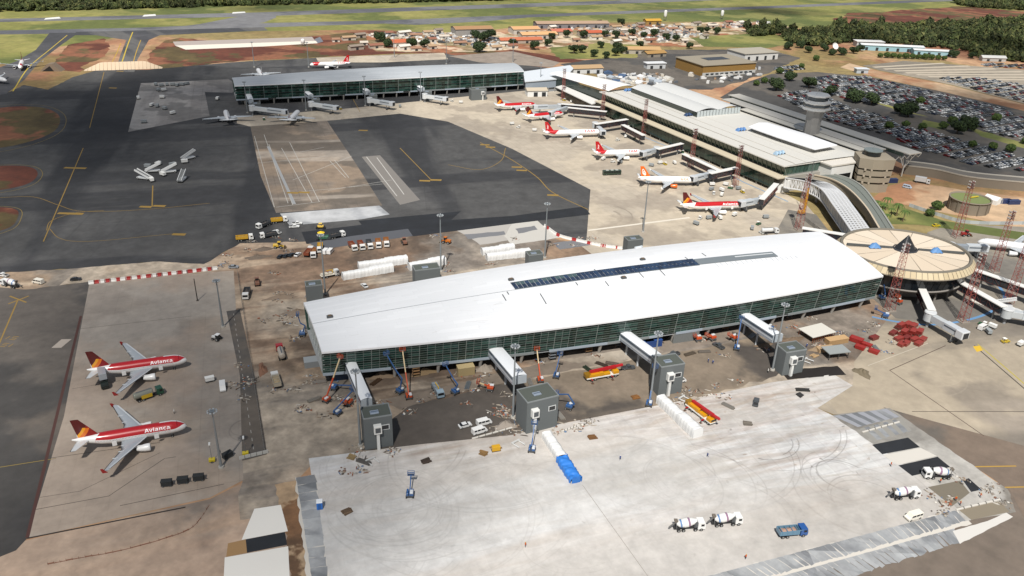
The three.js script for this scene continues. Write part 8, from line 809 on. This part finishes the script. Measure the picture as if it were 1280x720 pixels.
// fences round the left stand
{ const A = [-120.5,-316.8], B = [-72.8,-193.6], t = thing('stand_fence', 'thin grey wire fence along the dashed road beside the left stand', 'fence', A), n = 30; for (let i = 0; i <= n; i++) { const p = mid(A, B, i / n); new MB().cyl('#a9a59d', [p[0] - A[0], 0, p[1] - A[1]], [p[0] - A[0], 1.8, p[1] - A[1]], 0.09, 0.09, 5).build('post', METAL, t); } for (const y of [0.5, 1.1, 1.75]) new MB().bar('#8d8a84', [0, y, 0], [B[0] - A[0], y, B[1] - A[1]], 0.06).build('wire', METAL, t);
  const C1 = [-79.3,-189.9], C2 = [-71.6,-193.6], t2 = thing('gate_barrier', 'white panel barrier across the end of the dashed road', 'barrier', C1); for (let i = 0; i < 5; i++) { const a = mid(C1, C2, i / 5), b = mid(C1, C2, (i + 0.92) / 5); new MB().bar('#b5b5b0', [a[0] - C1[0], 0.7, a[1] - C1[1]], [b[0] - C1[0], 0.7, b[1] - C1[1]], 0.12, 1.2).build('panel', MATTE, t2); } }
// orange mesh fence on the bare earth
{ const Q = curve([[-113.3,-147.1],[-106.5,-149.5],[-98.6,-152],[-88.4,-157],[-82.7,-161.3],[-81.1,-170]], 26), t = thing('mesh_fence', 'sagging orange mesh fence across the bare earth', 'fence', Q[0]), o = Q[0]; for (let i = 0; i < 26; i++) { const h = 0.55 - 0.25 * Math.abs(Math.sin(i)); new MB().quad('#b07a60', [Q[i][0] - o[0], 0.15, Q[i][1] - o[1]], [Q[i + 1][0] - o[0], 0.15, Q[i + 1][1] - o[1]], [Q[i + 1][0] - o[0], h, Q[i + 1][1] - o[1]], [Q[i][0] - o[0], h, Q[i][1] - o[1]]).build('mesh', mat(0.9, 0, { transmission: 0.7 }), t); new MB().cyl('#7a5a48', [Q[i][0] - o[0], 0, Q[i][1] - o[1]], [Q[i][0] - o[0], 0.8, Q[i][1] - o[1]], 0.05).build('stake', MATTE, t); } }
// ---------- people ----------
function person(skin, top, legs, hat, pose) {
  const t = proto('person', 'person'), N = 46, mc = new MarchingCubes(N, new THREE.MeshBasicMaterial(), false, false, 60000); const J = pose;
  const bones = [[J.hip, J.chest, 0.15, 0.17], [J.chest, J.neck, 0.17, 0.07], [J.neck, J.head, 0.07, 0.1], [J.head, [J.head[0], J.head[1] + 0.06, J.head[2]], 0.11, 0.1]]; for (const s of [0, 1]) { const k = J.arms[s], l = J.legs[s]; bones.push([k[0], k[1], 0.06, 0.05], [k[1], k[2], 0.05, 0.04], [l[0], l[1], 0.095, 0.065], [l[1], l[2], 0.065, 0.045], [l[2], [l[2][0] + 0.16, l[2][1], l[2][2]], 0.05, 0.04]); }
  const S = 2.0, sd = (p) => { let d = 9; for (const [a, b, r1, r2] of bones) { const ab = b.map((v, i) => v - a[i]), ap = p.map((v, i) => v - a[i]), q = ab.reduce((s, v) => s + v * v, 0), h = Math.max(0, Math.min(1, q ? ap.reduce((s, v, i) => s + v * ab[i], 0) / q : 0)), e = Math.hypot(...ap.map((v, i) => v - ab[i] * h)) - (r1 + (r2 - r1) * h), k = 0.04, m = Math.max(k - Math.abs(d - e), 0) / k; d = Math.min(d, e) - m * m * k * 0.25; } return d; };
  mc.isolation = 0; for (let k = 0; k < N; k++) for (let j = 0; j < N; j++) for (let i = 0; i < N; i++) mc.field[i + j * N + k * N * N] = -sd([(i / N - 0.5) * S, (j / N) * S - 0.08, (k / N - 0.5) * S]); mc.update();
  const n = mc.count, P = mc.positionArray, M = mc.normalArray, pos = new Float32Array(n * 3), nr = new Float32Array(n * 3), col = new Float32Array(n * 3), cs = [C(skin), C(top), C(legs), C(hat)]; for (let i = 0; i < n; i++) { const x = P[3 * i] * S / 2, y = (P[3 * i + 1] + 1) * S / 2 - 0.08, z = P[3 * i + 2] * S / 2; pos.set([x, y, z], 3 * i); nr.set([M[3 * i], M[3 * i + 1], M[3 * i + 2]], 3 * i); const c = y > J.head[1] + 0.04 ? cs[3] : y > J.neck[1] + 0.02 ? cs[0] : y > J.hip[1] - 0.05 ? cs[1] : cs[2]; col.set([c.r, c.g, c.b], 3 * i); }
  const g = new THREE.BufferGeometry(); g.setAttribute('position', new THREE.BufferAttribute(pos, 3)); g.setAttribute('normal', new THREE.BufferAttribute(nr, 3)); g.setAttribute('uv', new THREE.BufferAttribute(new Float32Array(n * 2), 2)); g.setAttribute('color', new THREE.BufferAttribute(col, 3)); meshOf('body', g, MATTE, t); return t;
}
{ const stand = (sw, ar) => ({ hip: [0, 0.92, 0], chest: [0.02, 1.28, 0], neck: [0.02, 1.48, 0], head: [0.05, 1.6, 0], arms: [[[0, 1.4, 0.19], [0.02 + ar, 1.14, 0.25], [0.12 + ar * 2, 0.92, 0.23]], [[0, 1.4, -0.19], [0.02, 1.12, -0.25], [0.1, 0.9, -0.24]]], legs: [[[0, 0.88, 0.1], [sw * 0.5 + 0.03, 0.48, 0.11], [sw, 0.07, 0.11]], [[0, 0.88, -0.1], [-sw * 0.3 + 0.04, 0.48, -0.11], [-sw, 0.07, -0.11]]] });
  const A = person('#6b4632', '#27407a', '#22345f', '#d8d8d4', stand(0.22, 0.1)), B = person('#7a5238', '#b5511f', '#3b3f4a', '#c9b02a', stand(0.1, 0.2)), D = person('#6b4632', '#d0cfca', '#2f3338', '#d8d8d4', stand(0.16, 0));
  const lb = [[A, [61.3,-198.2], 'person in blue work clothes walking alone on the white apron'], [A, [34.3,-195.3], 'person in blue work clothes near the blue tarpaulin'], [B, [5.6,-158.1], 'person in orange work clothes standing alone on the white apron'], [B, [116.6,-196.3], 'person in orange beside the black pads'], [B, [129.1,-181.4], 'person in orange working at the corner pour'], [B, [129.5,-179.5], 'person in orange at the end of the screed board'], [B, [62.6,-156.2], 'person in orange at the edge of the grey curing lanes'], [D, [-107.2,-212], 'person in a white shirt between the two red airliners'], [A, [74.5,-252.9], 'person in blue on the grey road before the pier'], [A, [73,-253.9], 'person in blue beside another on the grey road'], [D, [93.4,-247.9], 'person in a white shirt by the eastern tower foot'], [B, [128.3,-189.1], 'person in orange behind the pouring mixer truck'], [B, [137.1,-183.2], 'person in orange at the outer corner of the pour'], [A, [113.5,-267.3], 'person in blue on the dirt near the eastern tower'], [B, [81.4,-168.4], 'person in orange near the blue dump truck']]; lb.forEach(([p, q, l], i) => put(p, q, i * 1.3, l, 'site workers', 0.06)); }
// concrete screed boards at the pour
for (const [A, B, l] of [[[127.4,-177.4], [142.5,-182.4], 'long pale screed board at the corner pour'], [[114.4,-213.1], [129,-219.5], 'long white edge form across the curing mats'], [[-11,-203.4], [1.4,-209.8], 'pale edge form beside the timber piles'], [[17.1,-208.5], [23,-212.2], 'white pipe bundle beside the large grey tower']]) { const t = thing('edge_form', l, 'board', A); new MB().bar('#c4c0b8', [0, 0.25, 0], [B[0] - A[0], 0.25, B[1] - A[1]], 0.5, 0.3).build('board', MATTE, t); for (let i = 1; i < 6; i++) { const p = mid(A, B, i / 6); new MB().box('#6b6862', 0.2, 0.5, 0.7, p[0] - A[0], 0.3, p[1] - A[1]).build('stake', MATTE, t); } }
// ---------- clouds between the sun and the ground, far above the frame ----------
function cloud([gx, gz], rx, rz, n, op, y, label, s0) { // over the ground point it shades
  seed = s0; const k = y / SUN.y, c = [gx + SUN.x * k, gz + SUN.z * k], m = new MB();
  for (let i = 0; i < n; i++) { const a = rr(0, 6.28), r = Math.sqrt(rnd()), px = Math.cos(a) * r * rx, pz = Math.sin(a) * r * rz, s = rr(0.34, 0.62) * Math.min(rx, rz) * (1.15 - 0.5 * r), g = new THREE.IcosahedronGeometry(1, 3), P = g.attributes.position; for (let j = 0; j < P.count; j++) { const v = V().fromBufferAttribute(P, j), f = 1 + 0.5 * (sampL(noiseA, v.x * 60 + i * 90 + 200, v.z * 60 + v.y * 40 + 200) - 0.5); P.setXYZ(j, v.x * f * s, v.y * f * s * 0.35, v.z * f * s); } g.computeVertexNormals(); m.put(g, '#ffffff', mtx(px, rr(0, 30), pz)); }
  const o = meshOf('cloud', m.geo(), new THREE.MeshStandardMaterial({ vertexColors: true, roughness: 1, transparent: true, opacity: op, depthWrite: false, side: THREE.DoubleSide })); o.position.set(c[0], y, c[1]); tag(o, label, 'cloud', 'fair-weather clouds'); return o;
}
cloud([-270, -500], 270, 200, 20, 0.18, 900, 'broad thin cloud drifting above the dark apron', 11);
cloud([-110, -240], 150, 120, 14, 0.09, 900, 'small thin cloud drifting above the left stand', 22);
cloud([380, -590], 200, 120, 16, 0.24, 900, 'thin cloud drifting above the car parks', 33);
cloud([10, -205], 90, 40, 7, 0.08, 900, 'wispy cloud drifting above the new apron', 44);
cloud([560, -1010], 260, 90, 12, 0.2, 900, 'long thin cloud drifting above the woodland', 66);
cloud([-420, -1150], 240, 50, 8, 0.16, 900, 'streak of thin cloud drifting above the western airfield', 77);
cloud([420, -1300], 240, 70, 10, 0.2, 900, 'far thin cloud drifting above the runway grass', 55);
renderer.render(scene, camera);
